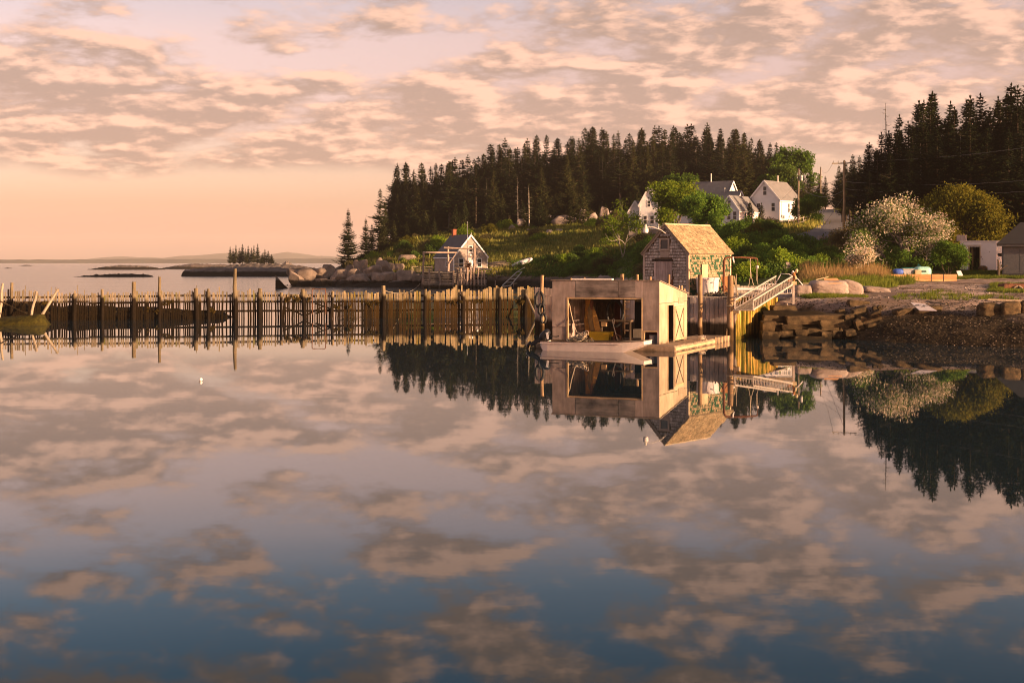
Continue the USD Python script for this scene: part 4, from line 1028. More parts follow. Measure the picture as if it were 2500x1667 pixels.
# thin stakes above the weir
for i, (px, ty, lab) in enumerate(((61, 697, 'thin stake at the weir, leftmost of all'), (124, 701, 'thin stake at the weir above the leaning poles'), (135, 701, 'second thin stake above the leaning poles, next to the first'), (142, 704, 'third thin stake above the leaning poles, right of the second'), (188, 697, 'thin stake standing alone at the weir right of the leaning poles'),
                                    (205, 708, 'short stake right of the lone thin stake at the weir'), (386, 674, 'tallest thin stake, tied to the double post of the weir'), (478, 697, 'thin stake left of the tall bent pole'))):
    d = weir_d(px) + 0.2
    single('thin_stake', log((X(px, d), d, -0.5), (X(px + 1.5, d), d, CAM_H - (ty - 640) / FPX * d), 0.035, 0.025, RN, 5, 4, 0.02), 'weir_post', lab, 'stake')
_d = weir_d(574) - 0.3
single('bent_pole', MB().tube([(X(575, _d), _d, -0.6), (X(575, _d), _d, 1.2), (X(573, _d), _d, 2.2), (X(573.5, _d), _d, 2.9), (X(574.5, _d), _d, 3.55)], [0.17, 0.16, 0.14, 0.12, 0.10], 8), 'weir_post', 'tall slightly bent pole rising highest from the weir', 'pole')
for px, z, lx, lz, lab in ((7, 3.0, -3, 0.0, 'stout leaning pole at the left end of the weir'), (89, 2.0, 76, 0.3, 'short pale leaning pole behind the seaweed rock'), (141, 2.15, 102, 0.45, 'long pale prop slanting up right from the seaweed rock')):
    d = 96.0
    single('leaning_pole', log((X(lx, d - 1.3), d - 1.3, lz), (X(px, d), d, z if px != 7 else 2.55), 0.10, 0.08, RN, 7), 'driftwood', lab, 'pole')
single('slanting_rail', log((X(-10, 94.5), 94.5, 1.55), (X(66, 94), 94, 0.55), 0.05, 0.045, RN, 6), 'weir_rail', 'dark thin rail slanting down to the seaweed rock', 'pole')
# brace at the right end
single('leaning_pole', log((X(1310, 102), 102, 0.05), (X(1284, 103.4), 103.4, 1.65), 0.085, 0.07, RN, 7), 'driftwood', 'leaning brace against the right end of the weir', 'pole')

# weed covered bank lying behind the left part of the weir, and the low seaweed rock in front of it


def mound(pts, hs, ws, n=60, m=11, rough=0.12, seed=0):
    """A long low mound along a line: heights and half widths at its points."""
    pts = np.asarray(pts, float)
    s = np.linspace(0, len(pts) - 1, n)
    c = np.c_[np.interp(s, range(len(pts)), pts[:, 0]), np.interp(s, range(len(pts)), pts[:, 1])]
    h, w = np.interp(s, range(len(pts)), hs), np.interp(s, range(len(pts)), ws)
    t = np.gradient(c, axis=0); t /= np.linalg.norm(t, axis=1, keepdims=True)
    nn = np.c_[-t[:, 1], t[:, 0]]
    u = np.linspace(-1, 1, m)
    v = np.zeros((n, m, 3))
    v[..., :2] = c[:, None] + nn[:, None] * (u[None, :, None] * w[:, None, None])
    v[..., 2] = h[:, None] * (1 - np.abs(u[None]) ** 2.4) - 0.35 * np.abs(u[None]) ** 6
    f3 = v.reshape(-1, 3)
    f3 = f3 + (meshkit.fbm(f3 * 1.3, 4, seed) - 0.5)[:, None] * rough * np.array([1.2, 1.2, 2.0])
    i, j = np.meshgrid(np.arange(n - 1), np.arange(m - 1), indexing='ij')
    q = np.stack([i * m + j, (i + 1) * m + j, (i + 1) * m + j + 1, i * m + j + 1], -1).reshape(-1, 4)
    return f3, q[:, ::-1] if False else q


single('mud_bank', mound([(X(-90, 101), 101.5), (X(40, 101), 101.5), (X(140, 101), 102), (X(260, 102), 102.5), (X(420, 102), 103), (X(540, 103), 103.5), (X(590, 103), 103.5)], [1.25, 1.2, 0.85, 0.75, 0.62, 0.4, -0.2], [3, 3, 2.8, 2.6, 2.4, 1.8, 0.6], 90, 13, 0.3, 4), 'mud', 'dark mud bank bared by the tide behind the weir', kind='structure', smooth=True)
single('seaweed_rock', mound([(X(-70, 91), 91), (X(0, 91), 91), (X(60, 91), 91), (X(100, 91), 91), (X(126, 91), 91)], [0.35, 0.42, 0.62, 0.66, -0.2], [1.6, 1.6, 1.7, 1.5, 0.3], 50, 13, 0.22, 9), 'weed_rock', 'low rounded rock under olive seaweed at the left edge', 'rock', smooth=True)

# ---------------------------------------------------------------- rocks


def rock_mesh(rng, size, angular=0.5, sub=3):
    """A boulder: a sphere cut by a few random planes, roughened."""
    m = trimesh.creation.icosphere(sub)
    v = np.array(m.vertices)
    e = rng.uniform(2.2, 4.0)
    v = v / (np.sum(np.abs(v) ** e, axis=1, keepdims=True) ** (1 / e))
    q = trimesh.transformations.random_rotation_matrix(rng.random(3))[:3, :3] if rng.random() < .35 else np.eye(3)
    v = v @ q.T
    for _ in range(rng.integers(5, 9)):
        n = unit(rng.normal(0, 1, 3))
        dmax = rng.uniform(0.55, 0.9)
        over = np.maximum(v @ n - dmax, 0)
        v -= over[:, None] * n * (0.75 + 0.25 * angular)
    v *= 1 + (meshkit.fbm(v * 1.7 + rng.uniform(0, 50, 3), 4, 1)[:, None] - 0.5) * 0.22
    v = (v - (v.max(0) + v.min(0)) / 2) / ((v.max(0) - v.min(0)) / 2)
    return v * np.asarray(size), np.array(m.faces)


def boulder(px, d, wpx, hpx, label=None, mat='granite', depth=0.8, sink=0.25, group=None, name='boulder', rot=None, ang=0.6, z=None, cat='boulder', tilt=0.0, sub=3):
    g = on_ground(px, d) if z is None else np.array([X(px, d), d, z])
    w, h = wpx / FPX * d / 2, hpx / FPX * d
    v, f = rock_mesh(RN, (w, w * depth, h * (0.5 + sink / 2)), ang, sub)
    if tilt:
        c, s = math.cos(tilt), math.sin(tilt)
        v = np.c_[v[:, 0] * c - v[:, 2] * s, v[:, 1], v[:, 0] * s + v[:, 2] * c]
    v += [0, 0, h * (0.5 - sink / 2)]
    single(name, (v + g, f), mat, label or '', cat, group, smooth=30)


ROCKS = [  # column, distance, width, height (pixels of the photograph), base level, tilt
    (724, 238, 34, 36, 0, .3, 'leftmost rounded boulder at the tip of the rocky point'), (744, 240, 60, 34, .4, .45, 'slanting boulder second from the tip of the rocky point'), (783, 242, 46, 26, 1.1, .5, 'tilted pale boulder above the second from the tip'), (802, 246, 32, 34, 1.0, -.1, 'upright boulder behind the tilted pale one'),
    (829, 238, 46, 26, .9, 0, 'broad faceted pale boulder in the middle of the point'), (862, 237, 26, 24, 1.2, 0, 'squarish boulder right of the broad faceted one'), (876, 233, 66, 26, .25, .1, 'big smooth oval boulder low at the waterline'), (868, 240, 34, 16, 1.5, 0, 'low boulder behind the big oval one'),
    (915, 236, 40, 30, 1.3, .6, 'leaning slab right of the big oval boulder'), (938, 241, 34, 34, 2.0, .8, 'sharp slanting slab pointing up to the right'), (922, 231, 30, 32, 0.1, 0, 'rounded block right of the big oval boulder at the water'), (948, 231, 38, 24, .8, 0, 'smooth round boulder at the water left of the crib wharf'), (968, 231, 22, 22, .9, 0, 'narrow boulder wedged between two round ones near the wharf'),
    (993, 230, 44, 26, .9, 0, 'large flat topped boulder next to the crib wharf'), (1018, 229, 24, 20, .6, 0, 'small boulder touching the crib wharf'), (985, 238, 46, 14, 1.8, .1, 'long low boulder above the flat topped one'), (853, 252, 22, 20, 2.0, 0, 'small boulder at the foot of the scrub'), (874, 250, 20, 32, 2.0, .3, 'upright split boulder, left half'), (887, 250, 20, 32, 2.0, -.1, 'upright split boulder, right half'),
    (897, 246, 20, 14, 2.0, 0, 'small round boulder under the split one'), (926, 252, 16, 24, 3.0, 0, 'pointed upright rock at the edge of the scrub'), (952, 248, 20, 20, 2.4, -.3, 'dark leaning rock above the round boulders'), (974, 252, 26, 12, 2.9, 0, 'pale flat boulder in the scrub left of the wharf rail'), (994, 262, 42, 14, 4.3, 0, 'pale whaleback boulder in the grass left of the cottage'),
    (760, 252, 34, 12, 1.4, 0, 'low boulder at the back of the point, left of two'), (782, 256, 38, 16, 1.3, 0, 'low boulder at the back of the point, right of two'), (838, 246, 30, 14, 1.9, 0, 'small boulder behind the broad faceted one'), (905, 234, 30, 14, 1.4, .2, 'rubble block between the slabs'), (845, 232, 44, 18, -.1, 0, 'dark low rock at the water in the middle of the point'), (790, 234, 60, 22, -.2, 0, 'dark weedy rock at the water near the tip'), (960, 229, 90, 20, -.3, 0, 'dark flat rock shelf under the round boulders'), (745, 236, 40, 20, -.3, 0, 'dark weedy rock below the slanting boulder')]
for px, d, w, h, z, tl, lab in ROCKS:
    boulder(px, d, w * 1.08, h * 1.15, lab, z=z - .15, tilt=tl * 0.6, sink=0.3, ang=0.8)
for i in range(46):   # rubble between the big ones
    px = RN.uniform(705, 1020)
    d = RN.uniform(230, 250) + (830 - px) * 0.03
    z = np.interp(d, [229, 250], [-0.2, 2.0])
    boulder(px, d, RN.uniform(10, 24), RN.uniform(8, 16), 'small granite block among the boulders of the rocky point', z=z, group='rubble of the rocky point', name='rock', cat='rock', sub=2)
single('rock_shelf', mound([(X(700, 244), 244), (X(760, 242), 242), (X(840, 240), 239), (X(920, 236), 236), (X(1010, 232), 232), (X(1050, 231), 231)], [-0.2, 0.5, 0.7, 0.8, 0.8, 0.4], [1.5, 5, 8, 9, 8, 6], 80, 17, 0.8, 14), 'granite', 'granite shelf of the point, dark with weed below the tide mark', kind='structure', smooth=True)
_o = np.array([X(672, 216), 216.0, 0.0])
_fv = np.array([[0, 0, -.3], [2.3, 0, -.3], [0.05, 0, 2.0], [.5, 0, 1.5], [1.2, 0, .7], [0, .9, -.3], [2.2, .8, -.3], [.15, .55, 1.75], [.6, .6, 1.3], [1.2, .7, .6]]) + _o
single('rock_fin', (_fv, np.array([[0, 1, 4], [0, 4, 3], [0, 3, 2], [5, 9, 6], [5, 8, 9], [5, 7, 8], [2, 3, 8], [2, 8, 7], [3, 4, 9], [3, 9, 8], [4, 1, 6], [4, 6, 9], [0, 2, 7], [0, 7, 5]])), 'ledge', 'dark pointed fin of rock standing in the water off the point', 'rock')
# stony beach between the cottage and the shed
for px, d, w, h, lab in ((1408, 196, 34, 26, 'grey rounded boulder behind the boathouse roof, left one'), (1440, 193, 30, 18, 'pointed boulder behind the boathouse roof'), (1470, 190, 22, 20, 'dark squat boulder behind the boathouse roof'), (1462, 196, 24, 26, 'narrow split boulder above the boathouse roof'), (1482, 187, 40, 30, 'large slanting boulder above the boathouse roof'), (1500, 170, 16, 14, 'small boulder right of the large slanting one'), (1542, 165, 24, 12, 'flat boulder left of the shed wall')):
    g = on_ground(px, d)
    boulder(px, d, w, h, lab, 'granite_dry', z=max(g[2], 0.8) - 0.2, tilt=RN.uniform(-.3, .3), sink=0.35)
for i in range(120):
    px = RN.uniform(1195, 1480)
    d = np.interp(px, [1195, 1480], [222, 185]) + RN.uniform(-1, 8)
    g = on_ground(px, d)
    boulder(px, d, RN.uniform(6, 15), RN.uniform(5, 10), 'loose stone on the beach between cottage and shed', 'granite_dry' if g[2] > 1.2 else 'granite', z=g[2], group='stones of the small beach', name='beach_stone', cat='stone', sub=2)
for px, d, w, h, lab in ((1373, 288, 58, 26, 'big pale whale shaped boulder at the top of the meadow'), (1403, 289, 10, 16, 'small boulder beside the whale shaped one'), (1423, 289, 20, 36, 'tall upright boulder in the row above the meadow'), (1447, 290, 22, 26, 'blocky boulder in the row above the meadow'), (1475, 291, 26, 38, 'dark leaning boulder at the right end of the row above the meadow'), (1343, 278, 20, 11, 'small pale boulder in the meadow, left of two'), (1366, 278, 17, 10, 'small pale boulder in the meadow, right of two'), (1290, 283, 12, 5, 'tiny pale stone in the meadow'), (1249, 286, 18, 16, 'pale boulder at the left of the meadow top'), (1272, 291, 22, 22, 'grey boulder behind the pale one at the meadow top')):
    boulder(px, d, w, h, lab, 'granite_dry', tilt=RN.uniform(-.2, .2), sink=0.35, depth=0.7)

# ledges and the little island out in the bay
for name, pts, hs, ws, lab in (
        ('rock_ledge', [(X(176, 386), 386), (X(230, 386), 386), (X(290, 386), 386), (X(350, 386), 386), (X(373, 386), 386)], [-.1, .55, .75, .72, .2], [.8, 2, 2.5, 2.5, 1.2], 'low dark ledge lying nearest in the open bay'),
        ('rock_ledge', [(X(214, 760), 760), (X(260, 760), 760), (X(300, 760), 760), (X(360, 760), 760), (X(402, 760), 760)], [-.1, 1.5, 2.2, 1.6, -.1], [2, 5, 6, 5, 2], 'long dark ledge far out, left one of the far pair'),
        ('rock_ledge', [(X(385, 820), 820), (X(430, 820), 820), (X(470, 820), 820), (X(540, 820), 820), (X(600, 820), 820)], [-.1, 1.8, 3.0, 2.6, 1.6], [2, 6, 8, 8, 4], 'long dark ledge far out, right one of the far pair'),
        ('rock_ledge', [(X(10, 900), 900), (X(20, 900), 900), (X(30, 900), 900)], [-.1, .5, -.1], [1, 2, 1], 'tiny ledge far out by the left edge, nearer one'),
        ('rock_ledge', [(X(45, 1500), 1500), (X(65, 1500), 1500), (X(84, 1500), 1500)], [-.1, 1.0, -.1], [1, 3, 1], 'tiny ledge far out by the left edge, farther one'),
        ('rock_ledge', [(X(678, 1250), 1250), (X(700, 1250), 1250), (X(722, 1250), 1250)], [-.1, 5.0, -.1], [2, 7, 3], 'pale rock islet far out right of the wooded island'),
        ('rock_ledge', [(X(445, 408), 408), (X(452, 408), 408), (X(520, 408), 408), (X(600, 408), 408), (X(690, 405), 405), (X(760, 400), 400)], [-.1, 1.7, 2.3, 2.4, 2.2, 1.2], [2, 5, 8, 9, 9, 6], 'broad granite ledge in front of the wooded island')):
    single(name, mound(pts, hs, ws, 70, 15, 0.5 if hs[1] < 1.2 else 0.9, int(pts[0][1])), 'ledge', lab, 'ledge', smooth=40)
single('island_rock', mound([(X(530, 640), 640), (X(560, 640), 640), (X(610, 640), 640), (X(670, 640), 640), (X(740, 640), 640), (X(800, 640), 640)], [-.1, 2.6, 3.2, 3.2, 2.0, -.1], [4, 12, 16, 16, 12, 4], 70, 15, 1.1, 77), 'ledge', 'granite back of the small wooded island', kind='structure', smooth=40)
for i, (px, top) in enumerate(((562, 601), (569, 606), (576, 597), (584, 604), (592, 595), (599, 606), (606, 599), (614, 604), (620, 598), (629, 594), (588, 612), (603, 614), (572, 616))):
    d = 640 + (i * 7) % 11
    h = CAM_H + (640 - top) / FPX * d - 2.9
    copy_of(SPRUCE[(0, 2, 7)[i % 3]], 'island_spruce', (X(px, d), d, 2.8), i, (h / 18 * 1.1, h / 18 * 1.1, h / 18), 'slim spruce of the clump on the small island', 'tree', 'spruces on the small island')
for i, (px, top) in enumerate(((640, 618), (646, 608), (655, 612), (663, 620), (651, 625))):
    d = 642
    h = CAM_H + (640 - top) / FPX * d - 2.9
    copy_of(SPRUCE[(4, 1, 5)[i % 3]], 'island_spruce', (X(px, d), d, 2.8), i, (h / 18 * 1.9, h / 18 * 1.9, h / 18), 'low bushy tree at the right end of the small island', 'tree', 'bushy trees at the right of the island')


def far_ridge(name, px0, px1, d, tops, label, seed, thick=260):
    n = 160
    px = np.linspace(px0, px1, n)
    h = CAM_H + (640 - np.interp(px, *zip(*tops))) / FPX * d
    h = h + (meshkit.fbm(np.c_[px * 0.03, px * 0, px * 0], 5, seed) - 0.5) * 0.12 * h.max()
    h = np.maximum(h, 1.0)
    x = X(px, d)
    u = np.linspace(0, 1, 9)
    prof = np.sin(u * PI) ** 0.8
    v = np.zeros((n, 9, 3))
    v[..., 0] = x[:, None]
    v[..., 1] = d + (u[None] - 0.5) * thick * 2 + 30 * np.sin(px * 0.05)[:, None]
    v[..., 2] = h[:, None] * prof[None] - 2 + (meshkit.fbm(np.stack([np.repeat(px[:, None], 9, 1) * 0.3, np.repeat(u[None] * 9, n, 0), np.zeros((n, 9))], -1), 3, seed) - 0.5) * 3 * prof[None]
    i, j = np.meshgrid(np.arange(n - 1), np.arange(8), indexing='ij')
    q = np.stack([i * 9 + j, (i + 1) * 9 + j, (i + 1) * 9 + j + 1, i * 9 + j + 1], -1).reshape(-1, 4)
    single(name, (v.reshape(-1, 3), q), 'far_land', label, kind='structure', smooth=True)


far_ridge('far_shore', -500, 1300, 5200, [(-500, 634), (0, 632), (150, 633), (300, 631), (560, 631), (660, 631), (760, 630), (840, 630), (1300, 626)], 'low wooded far shore along the horizon', 3)
far_ridge('far_hills', 200, 1000, 9500, [(200, 641), (262, 627), (300, 625), (340, 628), (400, 629), (440, 625), (480, 624), (540, 617), (580, 617), (640, 624), (680, 618), (702, 614), (730, 617), (770, 624), (840, 627), (1000, 640)], 'rounded hills fading behind the far shore', 8, 700)

# ---------------------------------------------------------------- wharf
WA = math.radians(-25)
WO = np.array([11.4, 73.0, 0.0])          # its front right corner
WF = frame(WO, WA)                        # along the face (negative to the left), back, up
DECK = 2.18
wharf = Thing('wharf', 'plank sided wharf carrying the small shingled shed', 'wharf', WO, WA)
s = -11.2
while s < -0.05:
    w = RN.uniform(0.19, 0.25)
    if not (-5.6 < s < -5.1):
        t = RN.normal(0, 0.012)
        top = DECK - 0.02 + RN.normal(0, 0.03) + (0.45 if s < -10.3 else 0)
        wharf.add('face_plank', MB().box(s, s + w - 0.02, t, t + 0.06, -0.6, top, WF), 'dock_plank')
    s += w
t = 0.1
while t < 8.6:
    w = RN.uniform(0.16, 0.24)
    o = RN.normal(0, 0.02)
    wharf.add('side_plank', MB().box(-0.06 + o, o, t, t + w - 0.015, -0.6, DECK - 0.05 + RN.normal(0, 0.04) - max(0, t - 7.2) * 0.1, WF), 'dock_algae')
    t += w
wharf.add('cap_beam', MB().box(-11.2, 0.02, 0.07, 0.30, DECK - 0.28, DECK - 0.03, WF), 'weir_rail')
wharf.add('cap_beam', MB().box(-0.28, -0.08, 0.30, 8.6, DECK - 0.28, DECK - 0.03, WF), 'weir_rail')
wharf.add('crib_fill', MB().box(-11.1, -0.3, 0.32, 8.6, -0.8, DECK - 0.30, WF), 'tarry')
s = -11.2
while s < 0.0:
    w = RN.uniform(0.2, 0.28)
    wharf.add('deck_board', MB().box(s, s + w - 0.012, 0.02 + RN.normal(0, .02), 11.5 + RN.normal(0, .05), DECK - 0.026, DECK + RN.uniform(0, 0.008), WF), 'deck_wood')
    s += w


def pile(px, d, top_y, r, name='pile', mat='pile_wood', z0=-0.8, lean=0.0):
    zt = CAM_H - (top_y - 640) / FPX * d
    m = log((X(px, d), d, z0), (X(px + lean, d), d, zt), r * 1.05, r * 0.92, RN, 12, 6, 0.015)
    wharf.add(name, m, mat, smooth=40)


pile(1709.5, 72.9, 671, 0.12)
pile(1784, 72.6, 673, 0.16, lean=-1)
pile(1324, 77.2, 672, 0.10, lean=0)
pile(1633, 75.0, 670, 0.075)
pile(1519, 77.0, 669, 0.11)
pile(1556, 76.4, 670, 0.085)
pile(1588, 75.8, 676, 0.06)
pile(1427, 78.2, 677, 0.045)
pile(1394, 78.6, 679, 0.04)
for px, ty, h in ((1658, 697, 0), (1664, 697, 0), (1671, 705, 0)):
    pile(px, 75.2, ty, 0.05, 'stub_post', 'new_wood')
pile(1798, 73.4, 669, 0.028, 'thin_post', 'driftwood', 1.0)
wharf.add('corner_block', MB().box(-0.34, 0.05, -0.20, 0.12, 1.62, 2.12, WF), 'driftwood')
wharf.add('corner_block', MB().box(-0.02, 0.30, -0.18, 0.10, 1.36, 1.56, WF), 'driftwood')
# black rubber fenders hung over the left pile
fd = MB()
for k in range(3):
    a = np.linspace(0, 2 * PI, 15)
    r, cx, cz, sq = (0.42, 0.30, 0.26)[k], X(1322, 76.9) + (k - 1) * 0.10, 1.95 - 0.5 * k, (1.7, 1.6, 1.5)[k]
    fd.tube(np.c_[cx + r * 0.5 * np.cos(a), np.full(15, 76.85 - 0.07 * k), cz + r * sq * 0.6 * np.sin(a)], 0.075, 7, caps=False)
single('rubber_fenders', fd, 'black_rubber', 'black rubber fender hose hung on the pile left of the boathouse', 'fender', smooth=True)
# ladder seen through the boathouse
ld = Thing('wharf_ladder', 'pale wooden ladder on the wharf face behind the boathouse', 'ladder', WF(np.array([-6.0, -0.1, 0])))
ld.add('rail', MB().box(-5.98, -5.92, -0.12, -0.06, 0.2, 2.1, WF), 'new_wood')
for k in range(5):
    ld.add('rung', MB().box(-5.92, -5.68, -0.11, -0.06, 0.35 + 0.38 * k, 0.42 + 0.38 * k, WF), 'new_wood')
# low picket wall at the back of the wharf
pw = Thing('picket_wall', 'low pale picket wall behind the wharf', 'fence', (X(1830, 88), 88, DECK))
for k in range(34):
    px = 1790 + k * 2.7
    d = 88.0 + k * 0.02
    pw.add('picket', MB().box(X(px, d), X(px + 2.2, d), d, d + 0.03, 1.9, CAM_H - (659 - RN.uniform(0, 1) + 40 - 640) / FPX * d), 'fence_wood')
pw.add('rail', MB().box(X(1788, 88), X(1884, 88), 88.04, 88.10, 2.28, 2.40), 'white_trim')

# ---------------------------------------------------------------- shed on the wharf
SA = math.radians(-39)
M0 = np.array([9.64, 77.8, DECK])         # front right corner, at the deck
SW, SL, EAVE, APEX = 2.92, 4.55, 4.55 - DECK, 6.05 - DECK
SF = frame(M0, SA)                        # x: along the gable (negative to the left), y: back along the long wall
shed = Thing('bait_shed', 'small shingled shed with golden roof and green patched wall on the wharf', 'shed', M0, SA)
shed.add('wall', MB().prism([(-SW + .03, .03), (-.03, .03), (-.03, SL - .03), (-SW + .03, SL - .03)], 0.0, EAVE, SF), 'dark_board', label='boarding under the shingles')
gb = MB()
for y0 in (0.03, SL - 0.07):
    gb.tri(SF(np.array([[-SW + .03, y0, EAVE], [-.03, y0, EAVE], [-SW / 2, y0, APEX - .05], [-SW + .03, y0 + .04, EAVE], [-.03, y0 + .04, EAVE], [-SW / 2, y0 + .04, APEX - .05]])), [[0, 1, 2], [3, 5, 4], [0, 3, 4], [0, 4, 1], [1, 4, 5], [1, 5, 2], [2, 5, 3], [2, 3, 0]])
shed.add('gable_board', gb, 'dark_board')


def shingles(rng, width, height, expose, wmean, inside, place, skip=lambda x, z: False, lift=0.02, curl=0.012, gap=0.0):
    """Courses of single shingles on a wall or roof slope: x along, z up the slope; place(x, out, z) gives the world point."""
    m = MB()
    z = 0.0
    while z < height:
        x = -rng.uniform(0, wmean)
        while x < width:
            w = wmean * rng.uniform(0.6, 1.45)
            x0, x1 = max(x + 0.004 + gap * .25, 0), min(x + w - 0.004 - gap * .25, width)
            zb = z + rng.normal(0, 0.008) + gap
            zt = min(z + expose * (1.25 if not gap else 1.0), height)
            xm = (x0 + x1) / 2
            if x1 - x0 > 0.02 and inside(x0, z) and inside(x1, z) and not skip(xm, z + expose / 2):
                if not inside(x0, zt) or not inside(x1, zt):
                    zt = z + expose * 0.5 if inside(x0, z + expose * .5) and inside(x1, z + expose * .5) else z + expose * 0.15
                o = lift + rng.uniform(0, curl)
                c = [(x0, 0.0, zb), (x1, 0.0, zb), (x1, o, zb), (x0, o, zb), (x0, 0.0, zt), (x1, 0.0, zt), (x1, 0.008, zt), (x0, 0.008, zt)]
                p = place(np.array(c))
                m.put(p, [[0, 1, 2, 3], [3, 2, 6, 7], [0, 3, 7, 4], [1, 5, 6, 2]])
            x += w
        z += expose
    return m


slope = math.hypot(SW / 2 + 0.14, (APEX - EAVE) * (SW / 2 + 0.14) / (SW / 2))
pitch = math.atan2(APEX - EAVE, SW / 2)


def gable_in(x, z):
    return 0 <= x <= SW and z <= EAVE - 0.02 + (APEX - EAVE) * (1 - abs(x - SW / 2) / (SW / 2)) - 0.05


def gable_skip(x, z):
    u = x - SW
    return (-2.25 < u < -1.00 and z < 1.98) or (-1.92 < u < -1.16 and 2.50 < z < 3.18)


shed.add('gable_shingles', shingles(RN, SW, APEX, 0.17, 0.15, gable_in, lambda p: SF(np.c_[p[:, 0] - SW, 0.03 - p[:, 1], p[:, 2]]), gable_skip, 0.035, 0.03, 0.032), 'shingle_wall', kind='stuff')
shed.add('wall_shingles', shingles(RN, SL, EAVE - 0.04, 0.14, 0.145, lambda x, z: True, lambda p: SF(np.c_[-0.03 + p[:, 1], p[:, 0], p[:, 2]]), lambda x, z: 1.32 < x < 2.02 and 0.62 < z < 1.72, 0.025, 0.03, 0.02), 'shingle_green', kind='stuff')
shed.add('far_wall_shingles', shingles(RN, SL, EAVE - 0.04, 0.135, 0.16, lambda x, z: True, lambda p: SF(np.c_[-SW + 0.03 - p[:, 1], SL - p[:, 0], p[:, 2]])), 'shingle_wall', kind='stuff')


def roof_place(side):
    def f(p):
        # p: x along the ridge, out of the slope, up the slope from the eave
        run = (SW / 2 + 0.14) - p[:, 2] * math.cos(pitch)
        u = -SW / 2 + side * (run + p[:, 1] * math.sin(pitch))
        z = APEX + 0.06 - (run) * math.tan(pitch) + p[:, 1] * math.cos(pitch)
        y = p[:, 0] - 0.12 if side > 0 else SL + 0.12 - p[:, 0]
        return SF(np.c_[u, y, z])
    return f


for side in (1, -1):
    pl = roof_place(side)
    c = np.array([[0, -0.05, 0], [SL + .24, -0.05, 0], [SL + .24, -0.05, slope], [0, -0.05, slope], [0, 0, 0], [SL + .24, 0, 0], [SL + .24, 0, slope], [0, 0, slope]])
    shed.add('roof_board', MB().hexa(pl(c)), 'roof_board')
    shed.add('roof_shingles', shingles(RN, SL + .24, slope - 0.02, 0.12, 0.13, lambda x, z: True, pl, lift=0.02, curl=0.03), 'shingle_roof', kind='stuff')
shed.add('ridge_cap', MB().hexa(SF(np.array([[-SW / 2 - .1, -.13, APEX + .02], [-SW / 2 + .1, -.13, APEX + .02], [-SW / 2 + .1, SL + .13, APEX + .02], [-SW / 2 - .1, SL + .13, APEX + .02], [-SW / 2 - .012, -.13, APEX + .105], [-SW / 2 + .012, -.13, APEX + .105], [-SW / 2 + .012, SL + .13, APEX + .105], [-SW / 2 - .012, SL + .13, APEX + .105]]))), 'trim_lit')
for sd in (1, -1):   # rake boards on the gable and corner boards
    a = SF(np.array([[-SW / 2, -0.045, APEX - 0.05]]))[0]
    b = SF(np.array([[-SW / 2 + sd * (SW / 2 + .10), -0.045, EAVE - (APEX - EAVE) * 0.10 / (SW / 2) - 0.05]]))[0]
    shed.add('rake_board', MB().beam(a, b, 0.05, 0.13), 'trim_grey')
shed.add('corner_board', MB().box(-0.12, 0.03, -0.03, 0.0, 0, EAVE - .04, SF), 'trim_grey')
shed.add('corner_board', MB().box(0.0, 0.032, 0.003, 0.12, 0, EAVE - .04, SF), 'trim_lit')
shed.add('corner_board', MB().box(-SW - 0.03, -SW + 0.10, -0.03, 0.0, 0, EAVE - .04, SF), 'trim_grey')
shed.add('corner_board', MB().box(0.0, 0.032, SL - 0.12, SL, 0, EAVE - .04, SF), 'trim_lit')
shed.add('eave_board', MB().box(0.033, 0.075, -.02, SL + .02, EAVE - .14, EAVE - .03, SF), 'trim_lit')
# loft window
wn = shed.add('window', MB().box(-1.86, -1.78, -0.05, 0.0, 2.55, 3.14, SF).box(-1.30, -1.20, -0.05, 0.0, 2.55, 3.14, SF).box(-1.78, -1.30, -0.05, 0.0, 3.06, 3.14, SF).box(-1.90, -1.16, -0.065, 0.0, 2.47, 2.55, SF), 'trim_grey')
shed.add('pane', MB().box(-1.78, -1.30, 0.002, 0.012, 2.55, 3.06, SF), 'window_dark', parent=wn)
shed.add('window_apron', MB().box(-1.80, -1.24, -0.028, 0.002, 2.08, 2.44, SF), 'trim_grey')
# door of boards with its bar and hinges
x = -2.22
dr = None
while x < -1.05:
    w = RN.uniform(0.12, 0.17)
    p = shed.add('door_board', MB().box(x, min(x + w - 0.008, -1.04), -0.022, 0.008, 0.02, 1.86 + RN.normal(0, 0.006), SF), 'door_board')
    x += w
shed.add('door_header', MB().box(-2.32, -0.96, -0.05, 0.0, 1.88, 1.98, SF), 'tarry')
shed.add('door_bar', MB().box(-2.3, -1.0, -0.05, -0.026, 0.62, 0.70, SF), 'tarry')
for x in (-2.26, -1.02):
    shed.add('hinge', MB().box(x - .05, x + .05, -0.06, -0.0, 0.44, 0.86, SF), 'rust')
